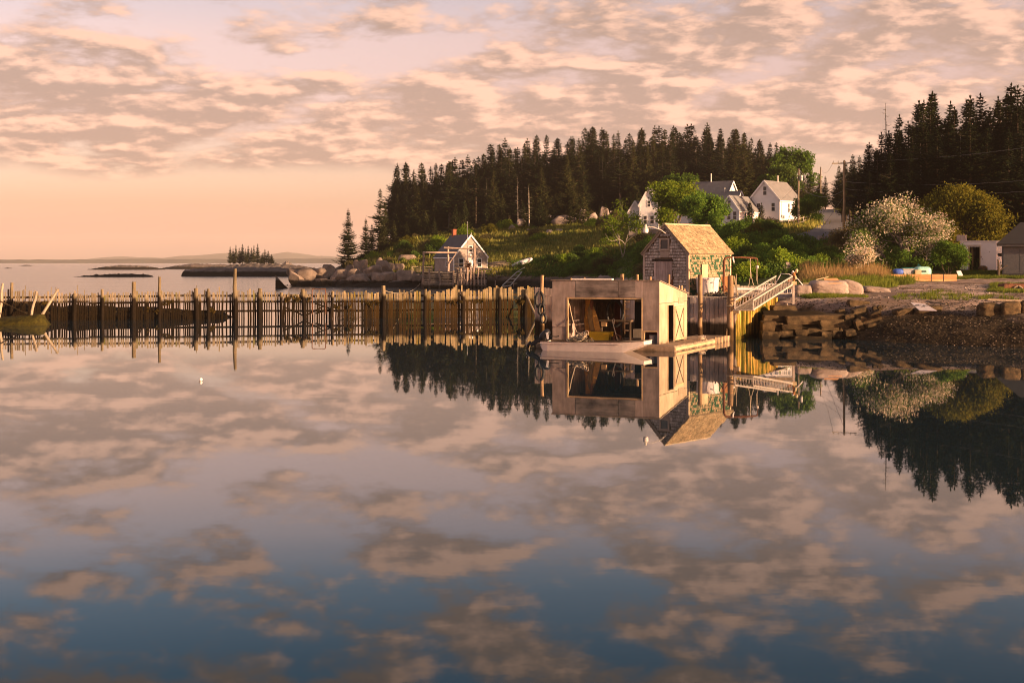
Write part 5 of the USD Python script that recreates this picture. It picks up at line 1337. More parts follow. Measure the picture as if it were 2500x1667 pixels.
# cream shutter and small opening on the long wall
sh = shed.add('shutter', MB().box(0.0, 0.05, 1.36, 1.98, 1.02, 1.70, SF), 'trim_lit', label='cream painted shutter')
shed.add('crack', MB().box(0.05, 0.054, 1.55, 1.565, 1.05, 1.66, SF), 'tarry', parent=sh)
hw = shed.add('hatch_frame', MB().box(0.0, 0.05, 1.36, 1.45, 0.66, 1.02, SF).box(0.0, 0.05, 1.86, 1.98, 0.66, 1.02, SF).box(0.0, 0.07, 1.32, 2.02, 0.58, 0.66, SF).box(0.0, 0.046, 1.45, 1.86, 0.94, 1.02, SF), 'trim_lit')
shed.add('hatch', MB().box(0.0, 0.012, 1.45, 1.86, 0.66, 0.94, SF), 'rust_orange', parent=hw)
nb = MB()   # the curled horn mark above the shutter
nb.tube(SF(np.array([[0.04, 1.70, 2.22], [0.04, 1.79, 2.20], [0.04, 1.80, 2.08], [0.04, 1.78, 1.93], [0.04, 1.70, 1.88], [0.04, 1.63, 1.93]])), 0.012, 5)
shed.add('wall_hook', nb, 'trim_lit')
# arm lamp on the gable
lamp = Thing('yard_lamp', 'pale bucket shaped yard lamp on a curved arm at the shed gable', 'lamp', SF(np.array([-SW / 2, 0, 3.3])))
arm = SF(np.array([[-1.30, -0.02, 3.20], [-1.33, -0.10, 3.35], [-1.48, -0.4, 3.58], [-1.75, -0.80, 3.74], [-2.02, -1.15, 3.76]]))
lamp.add('arm', MB().tube(arm, 0.022, 7), 'metal_pale', smooth=True)
e = arm[-1]


def lathe(c, prof, n=18):
    a = np.arange(n) * 2 * PI / n
    v = np.array([[c[0] + r * math.cos(t), c[1] + r * math.sin(t), c[2] + z] for r, z in prof for t in a])
    m = len(prof)
    f = [[i * n + j, i * n + (j + 1) % n, (i + 1) * n + (j + 1) % n, (i + 1) * n + j] for i in range(m - 1) for j in range(n)]
    return v, np.array(f)


lamp.add('housing', lathe(e, [(0.001, 0.12), (0.05, 0.12), (0.06, 0.02), (0.07, -0.04), (0.14, -0.10), (0.155, -0.14)]), 'lamp_shell', smooth=40)
lamp.add('shade', lathe(e, [(0.155, -0.14), (0.150, -0.16), (0.140, -0.30), (0.125, -0.33), (0.001, -0.33)]), 'white_paint', smooth=40)

# ---------------------------------------------------------------- things on the wharf
vc = SF(np.array([0.80, 0.70, 0.0]))
vat = Thing('fish_vat', 'big pale round fish vat standing before the shed wall', 'vat', vc)
vat.add('tub', lathe(vc, [(0.001, 0.13), (0.56, 0.13), (0.58, 0.18), (0.62, 0.86), (0.66, 0.88), (0.66, 0.96), (0.60, 0.97), (0.56, 0.90), (0.54, 0.30), (0.001, 0.28)], 28), 'tote_white', smooth=40)
for k in range(3):
    a = -2.3 + k * 0.85
    vat.add('foot', MB().box(-0.14, 0.14, -0.06, 0.06, 0, 0.14, frame(vc + [0.5 * math.cos(a), 0.5 * math.sin(a), 0], a + PI / 2)), 'tote_white')
vat.add('drain_plug', MB().tube([vc + [0.18, -0.60, 0.72], vc + [0.18, -0.66, 0.72]], 0.03, 8), 'black_rubber')
# davit of rusty pipe with its rope and block
dv = Thing('davit', 'rusty pipe davit bent over the right corner of the wharf', 'davit', W(1767, 722, 76.0))
p0 = np.array([X(1767, 76.0), 76.0, DECK])
arm = [p0, p0 + [0.0, 0, 1.05], p0 + [0.02, 0, 1.88], p0 + [0.07, 0, 2.02], p0 + [0.2, 0, 2.08], p0 + [0.9, 0.02, 2.07], p0 + [1.72, 0.05, 2.03], p0 + [1.80, 0.05, 1.98], p0 + [1.80, 0.05, 1.92]]
dv.add('pipe', MB().tube(arm, [0.075, 0.07, 0.065, 0.06, 0.06, 0.055, 0.05, 0.045, 0.04], 9), 'rust', smooth=True)
dv.add('brace', MB().tube([p0 + [0.02, 0, 1.25], p0 + [0.45, 0.01, 1.62]], 0.02, 5), 'rust')
for a in (0.4, 2.5, 4.6):
    dv.add('leg', MB().tube([p0 + [0, 0, 0.65], p0 + [0.5 * math.cos(a), 0.4 * math.sin(a), 0.02]], 0.03, 5), 'rust')
h = arm[-1]
blk = dv.add('block', lathe(h + [0.0, 0, -0.36], [(0.001, 0.09), (0.05, 0.085), (0.085, 0.04), (0.085, -0.04), (0.05, -0.085), (0.001, -0.09)], 12), 'metal_pale', smooth=40)
dv.add('hook', MB().tube([h, h + [0, 0, -0.14], h + [0.0, 0, -0.28]], 0.015, 5), 'rust')
rp = MB()
r0 = p0 + [1.40, 0.0, 2.02]
rp.tube([r0, r0 + [0.05, -.03, -0.9], r0 + [0.16, -.03, -1.35], r0 + [0.30, -.03, -1.65]], 0.014, 5)
rp.tube([r0 + [0.02, 0, 0], r0 + [0.0, -.05, -1.0], r0 + [-0.1, -.05, -1.6]], 0.012, 5)
rp.tube([h + [0.02, 0, -.45], h + [0.0, 0, -1.0], h + [0.06, 0, -1.5]], 0.010, 5)
rp.tube([h + [-0.05, 0, -.45], h + [-0.06, 0, -1.1]], 0.010, 5)
single('hoist_rope', rp, 'rope', 'pale ropes hanging from the rusty davit', 'rope')
single('rag_strip', MB().slab([p0 + [.46, -.07, 2.1], p0 + [.46, -.07, 1.98], p0 + [.53, -.09, 1.78], p0 + [.56, -.08, 1.8], p0 + [.52, -.07, 2.1]], 0.01), 'white_paint', 'white rag strip tied on the arm of the rusty davit', 'rag')
# rusty scoop, and net heap with rope
q = SF(np.array([1.15, 2.05, 0]))
sc = Thing('rusty_scoop', 'tilted rusty steel scoop left of the davit post', 'scoop', q)
sc.add('plate', MB().slab([q + [-.28, -.05, 1.0], q + [-.10, -.12, .18], q + [.10, -.15, .12], q + [.42, -.05, .35], q + [.36, 0.05, 1.1]], 0.03), 'rust_orange')
sc.add('side', MB().slab([q + [.36, 0.02, 1.1], q + [.42, -.06, .36], q + [.46, .12, .42], q + [.44, .18, 1.05]], 0.03), 'rust')
sc.add('leg', MB().beam(q + [.05, .1, 0], q + [.05, .05, .4], 0.08), 'rust')
nh = leaf_cloud(RN, np.array([p0 + [-.5, -.2, .06], p0 + [-.2, -.35, .08], p0 + [.1, -.3, .05], p0 + [-.8, -.1, .05]]), np.array([.28, .3, .25, .22]), 90, 0.16, 0.35)
nh[0][:, 2] = np.maximum(nh[0][:, 2], DECK + 0.01)
single('net_heap', nh, 'rope_dark', 'heap of dark net and rope at the foot of the davit', 'net')
# sawhorse boards behind the right pile
bh = Thing('wooden_frame', 'pale wooden trestle behind the right pile of the wharf', 'trestle', W(1790, 720, 77.5))
c = np.array([X(1790, 77.5), 77.5, DECK])
for dx in (-.05, .25):
    bh.add('leg', MB().beam(c + [dx, 0, 0], c + [dx - .18, 0.1, 1.05], 0.07, 0.10), 'trim_lit')
bh.add('crossbar', MB().beam(c + [-.3, .05, .55], c + [.35, .05, .55], 0.06, 0.09), 'trim_lit')

# gangway hauled up along the side of the wharf
ga, gb_ = W(1816, 757, 70.5), W(1915, 686, 79.5)
ga[2] = CAM_H - (756 - 640) / FPX * 70.5
gb_[2] = CAM_H - (694 - 640) / FPX * 79.5
gd = gb_ - ga; gl = np.linalg.norm(gd); gd /= gl
gs = np.cross(gd, [0, 0, 1.0]); gs /= np.linalg.norm(gs)
gu = np.cross(gs, gd)
gw = 0.46
gang = Thing('gangway', 'pale gangway with lattice sides hauled up beside the wharf', 'gangway', ga)
for sd in (-1, 1):
    o = ga + gs * gw * sd
    gang.add('bottom_rail', MB().beam(o, o + gd * gl, 0.05, 0.09, up=gu), 'gang_alu')
    gang.add('top_rail', MB().beam(o + gu * 0.46 + gd * 0.1, o + gu * 0.46 + gd * gl, 0.05, 0.07, up=gu), 'gang_alu')
    gang.add('end_post', MB().beam(o + gd * 0.03, o + gd * 0.12 + gu * 0.46, 0.05, 0.05), 'gang_alu')
    nb_ = 28
    for k in range(nb_):
        z0, z1 = (0.03, 0.44) if k % 2 else (0.44, 0.03)
        gang.add('lattice_bar', MB().beam(o + gd * gl * (k + .2) / nb_ + gu * z0, o + gd * gl * (k + 0.75) / nb_ + gu * z1, 0.025, 0.03), 'gang_alu')
for k in range(5):
    o = ga + gs * gw * (-0.72 + 0.36 * k) + gu * 0.02
    gang.add('walk_board', MB().beam(o, o + gd * gl, 0.13, 0.03, up=gu), 'driftwood')
for k in range(9):
    o = ga + gd * gl * k / 8
    gang.add('cross_member', MB().beam(o - gs * gw, o + gs * gw, 0.05, 0.05, up=gu), 'gang_alu')
gang.add('foot_roller', MB().tube([ga - gs * (gw + .08) - gu * .03, ga + gs * (gw + .08) - gu * .03], 0.03, 7), 'metal_pale')
# post and rails holding its top end, with a heap of buoys
gp = Thing('gangway_stand', 'short timber stand holding the top end of the gangway', 'stand', W(1937, 745, 80.0))
pp = np.array([X(1937, 80.0), 80.0, 1.6])
gp.add('post', MB().beam(pp + [0, 0, -.2], pp + [0, 0, 1.12], 0.13), 'dock_plank')
gp.add('cap_block', MB().box(pp[0] - .14, pp[0] + .16, 79.86, 80.14, 2.72, 2.92), 'trim_lit')
gp.add('beam', MB().beam(pp + [0, 0, .98], pp + [-1.3, 0.4, .98], 0.14, 0.18), 'driftwood')
for k in range(9):
    c = pp + [RN.uniform(-.25, .2), RN.uniform(-.1, .3), 1.36 + 0.09 * k % .6]
    v, f = rock_mesh(RN, (0.09, 0.09, 0.12), 0.1, 1)
    single('pot_buoy', (v + c, f), ('rust_orange', 'buoy', 'trim_lit', 'leaf_olive')[k % 4] if k % 4 != 3 else 'oilskin_tan', 'faded pot buoy in the heap at the top of the gangway', 'buoy', 'heap of pot buoys', smooth=True)
single('white_hose', MB().tube([pp + [-.9, .5, 1.2], pp + [-.6, .5, 1.75], pp + [-.2, .3, 1.72], pp + [.3, .3, 1.45], pp + [.55, .1, 1.1]], 0.03, 6), 'white_paint', 'white bent pipe lying over the top of the gangway', 'pipe', smooth=True)
lt = Thing('lobster_traps', 'tangle of pale wire traps behind the top of the gangway', 'traps', W(1890, 690, 84))
c = np.array([X(1893, 84), 84, 2.15])
for k in range(3):
    o = c + [k * 0.55 - .6, k * .1, 0]
    tr = MB()
    for z in (0, .28, .55):
        a = np.array([[0, 0, z], [.5, 0, z], [.5, .5, z], [0, .5, z], [0, 0, z]]) + o
        tr.tube(a, 0.018, 4)
    for qx, qy in ((0, 0), (.5, 0), (.5, .5), (0, .5), (.25, 0), (.25, .5)):
        tr.tube(o + np.array([[qx, qy, 0], [qx, qy, .55]]), 0.014, 4)
    lt.add('trap', tr, 'white_trim')

# ---------------------------------------------------------------- floating boathouse
BA = math.radians(-23)
BO = np.array([6.74, 65.05, 0.0])         # front right corner at the water
BF = frame(BO, BA)
BW, BD, DK = 5.25, 4.57, 0.24
fl = Thing('work_float', 'low plank float under and beside the boathouse', 'float', BO, BA)
t = -1.15
while t < 9.3:
    w = RN.uniform(0.17, 0.21)
    x1 = 1.0 + RN.normal(0, .015)
    fl.add('deck_plank', MB().box(-5.55 if t < 4.8 else -0.75, x1, t, min(t + w - 0.012, 9.32), DK - 0.04, DK + RN.uniform(-.004, .004), BF), 'float_wood')
    t += w
fl.add('rim_beam', MB().box(-5.6, 1.02, -1.23, -1.16, -0.1, DK - .02, BF), 'float_wood')
fl.add('rim_beam', MB().box(1.02, 1.09, -1.23, 9.34, -0.1, DK - .02, BF), 'float_wood')
fl.add('rub_rail', MB().box(1.09, 1.13, -1.2, 5.6, 0.06, 0.16, BF), 'new_wood')
fl.add('rim_beam', MB().box(-0.8, 1.09, 9.34, 9.41, -0.1, DK - .02, BF), 'float_wood')
for k in range(18):
    t = 5.7 + k * 0.2
    fl.add('fender_slat', MB().box(1.09, 1.13, t, t + 0.11, -0.3, DK + 0.02 + RN.uniform(0, .05), BF), 'float_wood' if k % 3 else 'new_wood')
fl.add('float_log', MB().box(-5.4, 0.9, -1.0, 4.6, -0.5, DK - .05, BF), 'tarry')
fl.add('float_log', MB().box(-0.6, 0.9, 4.6, 9.2, -0.5, DK - .05, BF), 'tarry')
fl.add('cleat_post', MB().box(0.80, 0.88, 9.0, 9.08, DK, DK + .34, BF), 'new_wood')
single('mooring_cleat', MB().box(.72, .84, 4.4, 4.5, DK, DK + .22, BF).box(.62, .94, 4.42, 4.48, DK + .14, DK + .20, BF), 'metal_pale', 'pale cleat on the float edge right of the boathouse', 'cleat')
cr = MB()
a = np.linspace(0, 12, 50)
cr.tube(BF(np.c_[.80 + (.22 - .01 * a) * np.cos(a), 4.35 + (.26 - .01 * a) * np.sin(a), DK + .03 + .008 * a]), 0.02, 5)
single('rope_coil', cr, 'rope', 'coil of pale rope around the cleat on the float', 'rope', smooth=True)
b0, b1 = BF(np.array([.84, 9.04, DK + .2])), np.array([X(1784, 72.4), 72.35, 1.72])
lr = MB()
for dx in (0, .07):
    lr.tube([b0 + [dx, 0, 0], b0 * .65 + b1 * .35 + [dx * .5, 0, -.12], b0 * .3 + b1 * .7 + [0, 0, -.06], b1 + [0.02, -.12, 0]], 0.016, 5)
lr.tube(np.array([[X(1784, 72.45) + .19 * math.cos(q), 72.6 + .19 * math.sin(q), 1.74 + .01 * q] for q in np.linspace(0, 6.28, 14)]), 0.018, 5)
single('mooring_line', lr, 'rope', 'double mooring line from the float up to the right pile', 'rope', smooth=True)

bh_ = Thing('boathouse', 'open fronted plywood boathouse floating before the wharf', 'boathouse', BO, BA)
ZF, ZB = 3.13, 2.47                      # wall height front and back


def ztop(t):
    return ZF + (ZB - ZF) * t / BD


# front: panels of plywood around a wide opening
OX0, OX1, OZ = -4.53, -0.78, 2.36
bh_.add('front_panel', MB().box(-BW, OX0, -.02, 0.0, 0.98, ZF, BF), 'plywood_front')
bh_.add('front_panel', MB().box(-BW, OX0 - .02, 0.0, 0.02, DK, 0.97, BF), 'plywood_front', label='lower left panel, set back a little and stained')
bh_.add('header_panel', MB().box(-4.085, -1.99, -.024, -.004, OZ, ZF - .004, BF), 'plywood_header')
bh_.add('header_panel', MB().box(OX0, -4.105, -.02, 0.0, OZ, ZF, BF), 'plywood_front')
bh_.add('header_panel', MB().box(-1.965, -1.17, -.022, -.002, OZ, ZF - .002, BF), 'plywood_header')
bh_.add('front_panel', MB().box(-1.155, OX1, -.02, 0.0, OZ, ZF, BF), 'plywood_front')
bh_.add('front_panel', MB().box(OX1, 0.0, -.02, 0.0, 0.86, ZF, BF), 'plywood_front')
bh_.add('front_panel', MB().box(-0.10, 0.0, -.02, 0.0, DK, 0.858, BF), 'plywood_front')
for x in (OX0 + .003, OX1 - .07):
    bh_.add('opening_trim', MB().box(x, x + .067, -.03, .10, DK, OZ - .003, BF), 'new_wood')
bh_.add('opening_trim', MB().box(OX0 + .07, OX1 - .07, 0.0, .10, OZ - .08, OZ - .003, BF), 'new_wood')
bh_.add('opening_trim', MB().box(OX1 + .003, OX1 + .07, -.028, .06, DK, .855, BF), 'new_wood')
bh_.add('opening_trim', MB().box(OX1 + .07, -.10, -.028, .06, .80, .855, BF), 'new_wood')


# right wall
def rside(t0, t1, z0, z1, name, mat, dx=0.0, **kw):
    c = np.array([[-.02 + dx, t0, z0], [0.0 + dx, t0, z0], [0.0 + dx, t1, z0], [-.02 + dx, t1, z0], [-.02 + dx, t0, min(z1, ztop(t0))], [0.0 + dx, t0, min(z1, ztop(t0))], [0.0 + dx, t1, min(z1, ztop(t1))], [-.02 + dx, t1, min(z1, ztop(t1))]])
    return bh_.add(name, MB().hexa(BF(c)), mat, **kw)


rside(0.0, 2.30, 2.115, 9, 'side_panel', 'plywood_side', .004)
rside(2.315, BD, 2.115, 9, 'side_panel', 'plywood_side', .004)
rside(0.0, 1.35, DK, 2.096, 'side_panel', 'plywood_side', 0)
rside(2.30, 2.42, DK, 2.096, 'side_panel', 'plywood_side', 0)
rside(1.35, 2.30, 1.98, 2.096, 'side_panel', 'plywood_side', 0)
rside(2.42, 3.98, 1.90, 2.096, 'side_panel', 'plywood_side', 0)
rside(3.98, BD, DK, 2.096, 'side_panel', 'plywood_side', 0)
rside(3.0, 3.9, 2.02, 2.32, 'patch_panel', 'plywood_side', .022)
dp = rside(2.43, 3.97, DK + .06, 1.89, 'door', 'plywood_side', .012, label='closed door leaf with cross bracing')
for (ta, za, tb, zb) in ((2.5, .36, 3.9, 1.82), (2.5, 1.82, 3.9, .36)):
    p, q = BF(np.array([.024, ta, za])), BF(np.array([.024, tb, zb]))
    bh_.add('door_brace', MB().beam(p, q, .024, .045), 'dark_board', parent=dp)
for ta, tb, za, zb in ((2.43, 2.52, .3, 1.89), (3.88, 3.97, .3, 1.89), (2.52, 3.88, 1.80, 1.89), (2.52, 3.88, .3, .40)):
    bh_.add('door_frame', MB().box(.0125, .036, ta, tb, za, zb, BF), 'new_wood', parent=dp)
bh_.add('door_jamb', MB().box(-.06, .02, 1.30, 1.36, DK, 2.0, BF), 'new_wood')
# other walls, roof, floor frame
c = np.array([[-BW, 0.02, DK], [-BW + .02, 0.02, DK], [-BW + .02, BD, DK], [-BW, BD, DK], [-BW, 0.02, ZF], [-BW + .02, 0.02, ZF], [-BW + .02, BD, ZB], [-BW, BD, ZB]])
bh_.add('side_panel', MB().hexa(BF(c)), 'plywood_front')
x = -BW + .02
while x < -.04:
    w = RN.uniform(.22, .30)
    x1 = min(x + w - .006, -.03)
    if x1 < -3.22 or x > -2.2:
        bh_.add('back_board', MB().box(x, x1, BD - .03, BD, DK, ZB - .02, BF), 'red_panel' if (-3.95 < x < -3.2 or -2.2 < x < -1.4) else 'dark_board')
    else:
        bh_.add('back_board', MB().box(x, x1, BD - .03, BD, 2.12, ZB - .02, BF), 'dark_board')
    x += w
for x in (-3.24, -2.22):
    bh_.add('rear_door_jamb', MB().box(x - .04, x + .04, BD - .09, BD + .02, DK, 2.12, BF), 'pile_wood')
c = np.array([[-BW - .06, -.05, ZF + .005], [.06, -.05, ZF + .005], [.06, BD + .1, ZB - .01], [-BW - .06, BD + .1, ZB - .01], [-BW - .06, -.05, ZF + .045], [.06, -.05, ZF + .045], [.06, BD + .1, ZB + .03], [-BW - .06, BD + .1, ZB + .03]])
bh_.add('roof', MB().hexa(BF(c)), 'roof_board')
for k in range(7):
    t = .15 + k * .7
    bh_.add('rafter', MB().beam(BF(np.array([-BW + .05, t, ztop(t) - .1])), BF(np.array([-.06, t, ztop(t) - .1])), .05, .12), 'dark_board')
for k, x in enumerate((-4.75, -3.9, -1.4, -.5)):
    bh_.add('wall_stud', MB().box(x, x + .09, BD - .12, BD - .032, DK, ZB - .05, BF), 'dark_board')
# gear in and on the boathouse
single('roof_board_pile', MB().box(-4.5, -2.5, .6, .85, ZF - .02, ZF + .10, BF), 'white_trim', 'white board lying on the boathouse roof', 'board')
single('yellow_crate', MB().hexa(BF(np.array([[-3.62, .75, DK], [-2.72, .75, DK], [-2.72, 1.3, DK], [-3.62, 1.3, DK], [-3.68, .70, .72], [-2.66, .70, .72], [-2.66, 1.35, .72], [-3.68, 1.35, .72]]))).box(-3.72, -2.62, .66, .70, .62, .72, BF), 'yellow_crate', 'yellow plastic crate on the boathouse floor', 'crate')
single('small_box', MB().box(-2.6, -2.33, .7, .95, DK, .52, BF), 'pile_wood', 'small wooden box right of the yellow crate', 'box')
co = Thing('oilskins', 'orange and tan oilskins hanging from a post in the boathouse', 'clothes', BF(np.array([-3.9, 1.6, 1.0])))


def drape(pts, wid, seed):
    rg = np.random.default_rng(seed)
    pts = np.asarray(pts, float)
    n = 12
    s = np.linspace(0, len(pts) - 1, n)
    c = np.stack([np.interp(s, range(len(pts)), pts[:, k]) for k in range(3)], 1)
    w = np.interp(s, range(len(wid)), wid)
    m = 16
    a = np.arange(m) * 2 * PI / m
    v = np.zeros((n, m, 3))
    fold = 1 + 0.28 * np.sin(a * 4 + rg.uniform(0, 6))[None] + rg.normal(0, .05, (n, m))
    v[..., 0] = c[:, None, 0] + w[:, None] * np.cos(a)[None] * fold
    v[..., 1] = c[:, None, 1] + w[:, None] * .45 * np.sin(a)[None] * fold
    v[..., 2] = c[:, None, 2]
    i, j = np.meshgrid(np.arange(n - 1), np.arange(m), indexing='ij')
    q = np.stack([i * m + j, i * m + (j + 1) % m, (i + 1) * m + (j + 1) % m, (i + 1) * m + j], -1).reshape(-1, 4)
    return BF(v.reshape(-1, 3)), q


co.add('trousers', drape([(-3.55, 1.0, 1.75), (-3.5, 1.0, 1.4), (-3.4, 1.0, .95), (-3.3, 1.0, .45)], [.06, .14, .16, .12], 1), 'oilskin', smooth=True)
co.add('jacket', drape([(-3.72, 1.1, 2.05), (-3.68, 1.05, 1.75), (-3.65, 1.05, 1.25), (-3.55, 1.05, .75)], [.05, .15, .17, .16], 2), 'oilskin_tan', smooth=True)
co.add('gloves', drape([(-3.62, .92, 2.25), (-3.6, .9, 2.1), (-3.62, .9, 1.9), (-3.6, .9, 1.75)], [.04, .08, .06, .03], 3), 'rust', smooth=True)
single('hanging_tarp', drape([(-4.0, 1.5, 2.3), (-4.0, 1.5, 1.9), (-4.02, 1.5, 1.3), (-4.0, 1.5, .5)], [.16, .14, .17, .14], 6), 'oilskin', 'ochre tarp hanging at the left in the boathouse', 'tarp', smooth=True)
a = np.linspace(0, 2 * PI, 30)
single('hanging_hose', MB().tube(BF(np.c_[-2.9 + .40 * np.cos(a), np.full(30, 2.2), 1.55 + .62 * np.sin(a)]), .07, 8, caps=False), 'black_rubber', 'big black hose loop hanging in the boathouse', 'hose', smooth=True)
wb = Thing('work_bench', 'wooden shelf bench inside the boathouse', 'bench', BF(np.array([-3.3, 2.1, DK])))
wb.add('bench_top', MB().box(-3.6, -2.0, 1.9, 2.3, 1.16, 1.24, BF), 'dark_board')
wb.add('drawer', MB().box(-3.5, -3.25, 1.92, 2.25, .92, 1.157, BF), 'pile_wood')
for x in (-3.55, -2.1):
    wb.add('leg', MB().box(x, x + .08, 1.95, 2.03, DK, 1.157, BF), 'dark_board')
tk = Thing('hand_truck', 'small upright hand cart with a pale handle in the boathouse', 'cart', BF(np.array([-2.3, .6, DK])))
tk.add('handle', MB().tube(BF(np.array([[-2.22, .6, .36], [-2.42, .6, 1.05], [-2.47, .6, 1.30], [-2.42, .6, 1.36], [-2.36, .6, 1.30], [-2.40, .6, 1.1]])), .025, 6), 'rope', smooth=True)
a = np.linspace(0, 2 * PI, 16)
for dx in (0, .14):
    tk.add('wheel', MB().tube(BF(np.c_[-2.22 + .17 * np.cos(a), np.full(16, .55 + dx), .43 + .17 * np.sin(a)]), .03, 6, caps=False), 'rust', smooth=True)
single('slack_rope', MB().tube(BF(np.array([[-4.44, .12, 2.05], [-4.3, .0, 1.55], [-4.05, -.2, .95], [-3.85, -.5, .75], [-3.6, -.8, .74], [-3.45, -1.1, .70], [-3.2, -1.3, .55]])), .018, 5), 'rope', 'slack rope from the opening post down into the skiff', 'rope', smooth=True)
single('plank_pile', MB().box(-2.9, -1.9, 5.0, 5.4, DK, .66, BF), 'fence_wood', 'pale planks stacked behind the rear door of the boathouse', 'planks')
for k, (x, z0, r, mt) in enumerate(((-.44, DK, .14, 'bucket'), (-.2, DK, .12, 'tote_blue'))):
    c = BF(np.array([x, .35, z0]))
    single('bucket', lathe(c, [(0.001, 0), (r * .85, 0), (r, .36), (r * 1.08, .37), (r * 1.05, .40), (r * .9, .40), (r * .8, .05)], 16), mt, ('pale bucket in the low opening of the boathouse', 'blue bucket in the low opening of the boathouse')[k], 'bucket', smooth=40)

# ---------------------------------------------------------------- skiff and outboard
KB = frame(BF(np.array([-4.85, -2.62, 0])), BA - math.radians(1.5))
sk = Thing('skiff', 'flat white work skiff lying before the boathouse', 'boat', KB(np.array([0, 0, 0])))
LN, BM = 4.95, 1.30
st = np.array([0.0, 0.10, 0.35, 2.0, 3.6, 3.95, 4.55, LN])
zb = np.array([0.22, .02, -.06, -.08, -.06, -.02, .20, .36])
zt = np.array([.40, .40, .40, .41, .44, .45, .49, .52])
hb = np.array([.60, .62, .64, .66, .65, .64, .60, .56])


def hull_ring(k, off=0.0, zoff=0.0):
    b = hb[k] - off
    return [[st[k], BM / 2 - b, zt[k]], [st[k], BM / 2 - b * .93, zb[k] + zoff], [st[k], BM / 2 + b * .93, zb[k] + zoff], [st[k], BM / 2 + b, zt[k]]]


hv = np.array([hull_ring(k) for k in range(8)]).reshape(-1, 3)
q = []
for k in range(7):
    for j in range(3):
        q.append([k * 4 + j, (k + 1) * 4 + j, (k + 1) * 4 + j + 1, k * 4 + j + 1])
sk.add('hull', (KB(hv), np.array([c[::-1] for c in q])), 'boat_white')
iv = np.array([hull_ring(k, .035, .05) for k in range(8)]).reshape(-1, 3)
sk.add('inside', (KB(iv), np.array(q)), 'dark_board')
for k, nm in ((0, 'transom'), (7, 'bow_board')):
    r = np.array(hull_ring(k))
    dx = .04 if k == 0 else -.04
    m = MB().hexa(KB(np.array([r[1], r[2], r[2] + [dx, 0, 0], r[1] + [dx, 0, 0], r[0], r[3], r[3] + [dx, 0, 0], r[0] + [dx, 0, 0]])))
    sk.add(nm, m, 'boat_white')
for sd in (-1, 1):
    for k in range(7):
        a = KB(np.array([st[k], BM / 2 + sd * (hb[k] - .02), zt[k] + .012])); b = KB(np.array([st[k + 1], BM / 2 + sd * (hb[k + 1] - .02), zt[k + 1] + .012]))
        sk.add('gunwale', MB().beam(a, b, .07, .03), 'dark_board' if sd < 0 or k < 6 else 'boat_white')
for x in (1.2, 2.9):
    sk.add('thwart', MB().box(x, x + .25, .08, BM - .08, .26, .30, KB), 'driftwood')
sk.add('fore_deck', MB().hexa(KB(np.array([[3.75, .03, .43], [LN, .10, .50], [LN, BM - .10, .50], [3.75, BM - .03, .43], [3.75, .03, .462], [LN, .10, .532], [LN, BM - .10, .532], [3.75, BM - .03, .462]]))), 'driftwood')
sk.add('rub_strake', MB().beam(KB(np.array([.02, BM / 2 - .655, .33])), KB(np.array([3.9, BM / 2 - .66, .37])), .02, .035), 'boat_white')
ob = Thing('outboard_motor', 'black outboard motor tilted up at the left end of the skiff', 'outboard motor', KB(np.array([-.2, BM / 2, .4])))


def O(a):
    return KB(np.asarray(a, float) + [0, BM / 2, 0])


cv = trimesh.creation.icosphere(3)
v = np.array(cv.vertices)
v = np.sign(v) * np.abs(v) ** 0.75 * [.30, .19, .17]
c_, s_ = math.cos(.75), math.sin(.75)
v = np.c_[v[:, 0] * c_ - v[:, 2] * s_, v[:, 1], v[:, 0] * s_ + v[:, 2] * c_] + [-.02, 0, .68]
ob.add('cowling', (O(v), cv.faces), 'motor_black', smooth=True)
ob.add('cowling_stripe', MB().slab(O([[.10, -.185, .78], [.20, -.185, .80], [.26, -.186, .50], [.17, -.186, .48]])[::-1], .012), 'white_trim')
ob.add('midsection', MB().beam(O([-.12, 0, .55]), O([-.72, 0, .20]), .15, .17), 'motor_black')
ob.add('cavitation_plate', MB().beam(O([-.66, -.12, .22]), O([-.66, .12, .22]), .22, .02), 'motor_black')
ob.add('gear_case', MB().tube(O([[-.74, 0, .36], [-.84, 0, .20], [-.88, 0, .02]]), [.04, .07, .04], 9), 'motor_black', smooth=True)
for k in range(3):
    a = k * 2.094
    ob.add('propeller_blade', MB().slab(O([[-.90, .03 * math.cos(a), .28 + .03 * math.sin(a)], [-.93, .15 * math.cos(a - .4), .28 + .15 * math.sin(a - .4)], [-.90, .15 * math.cos(a + .4), .28 + .15 * math.sin(a + .4)]]), .012), 'metal_pale')
ob.add('bracket', MB().box(-.10, .06, BM / 2 - .12, BM / 2 + .12, .22, .50, KB), 'tarry')
ob.add('tiller', MB().tube(O([[.15, .05, .62], [.5, .12, .60], [.62, .14, .63]]), .022, 6), 'black_rubber')
rh = MB()
rg = np.random.default_rng(4)
for k in range(6):
    a = np.linspace(0, 2 * PI * 1.3, 22)
    rh.tube(KB(np.c_[1.55 + .1 * k + (.38 - .04 * k) * np.cos(a + k), .4 + .1 * (k % 3) + .2 * np.sin(a + k * .7), .50 + .06 * k + .10 * np.sin(a * 1 + k)]), .022, 5)
single('rope_heap', rh, 'rope', 'heap of pale rope in the left half of the skiff', 'rope', smooth=True)
nt = leaf_cloud(RN, KB(np.array([[1.5, .45, .42], [1.9, .5, .48], [2.2, .5, .42]])), np.array([.25, .28, .22]), 120, .12, .6)
single('net_pile', nt, 'rope_dark', 'grey heap of net under the pale rope in the skiff', 'net')

# ---------------------------------------------------------------- stone quay right of the wharf
quay = Thing('stone_quay', 'old quay wall of rough granite blocks beside the gangway', 'quay wall', (X(1970, 75.5), 75.5, 0))


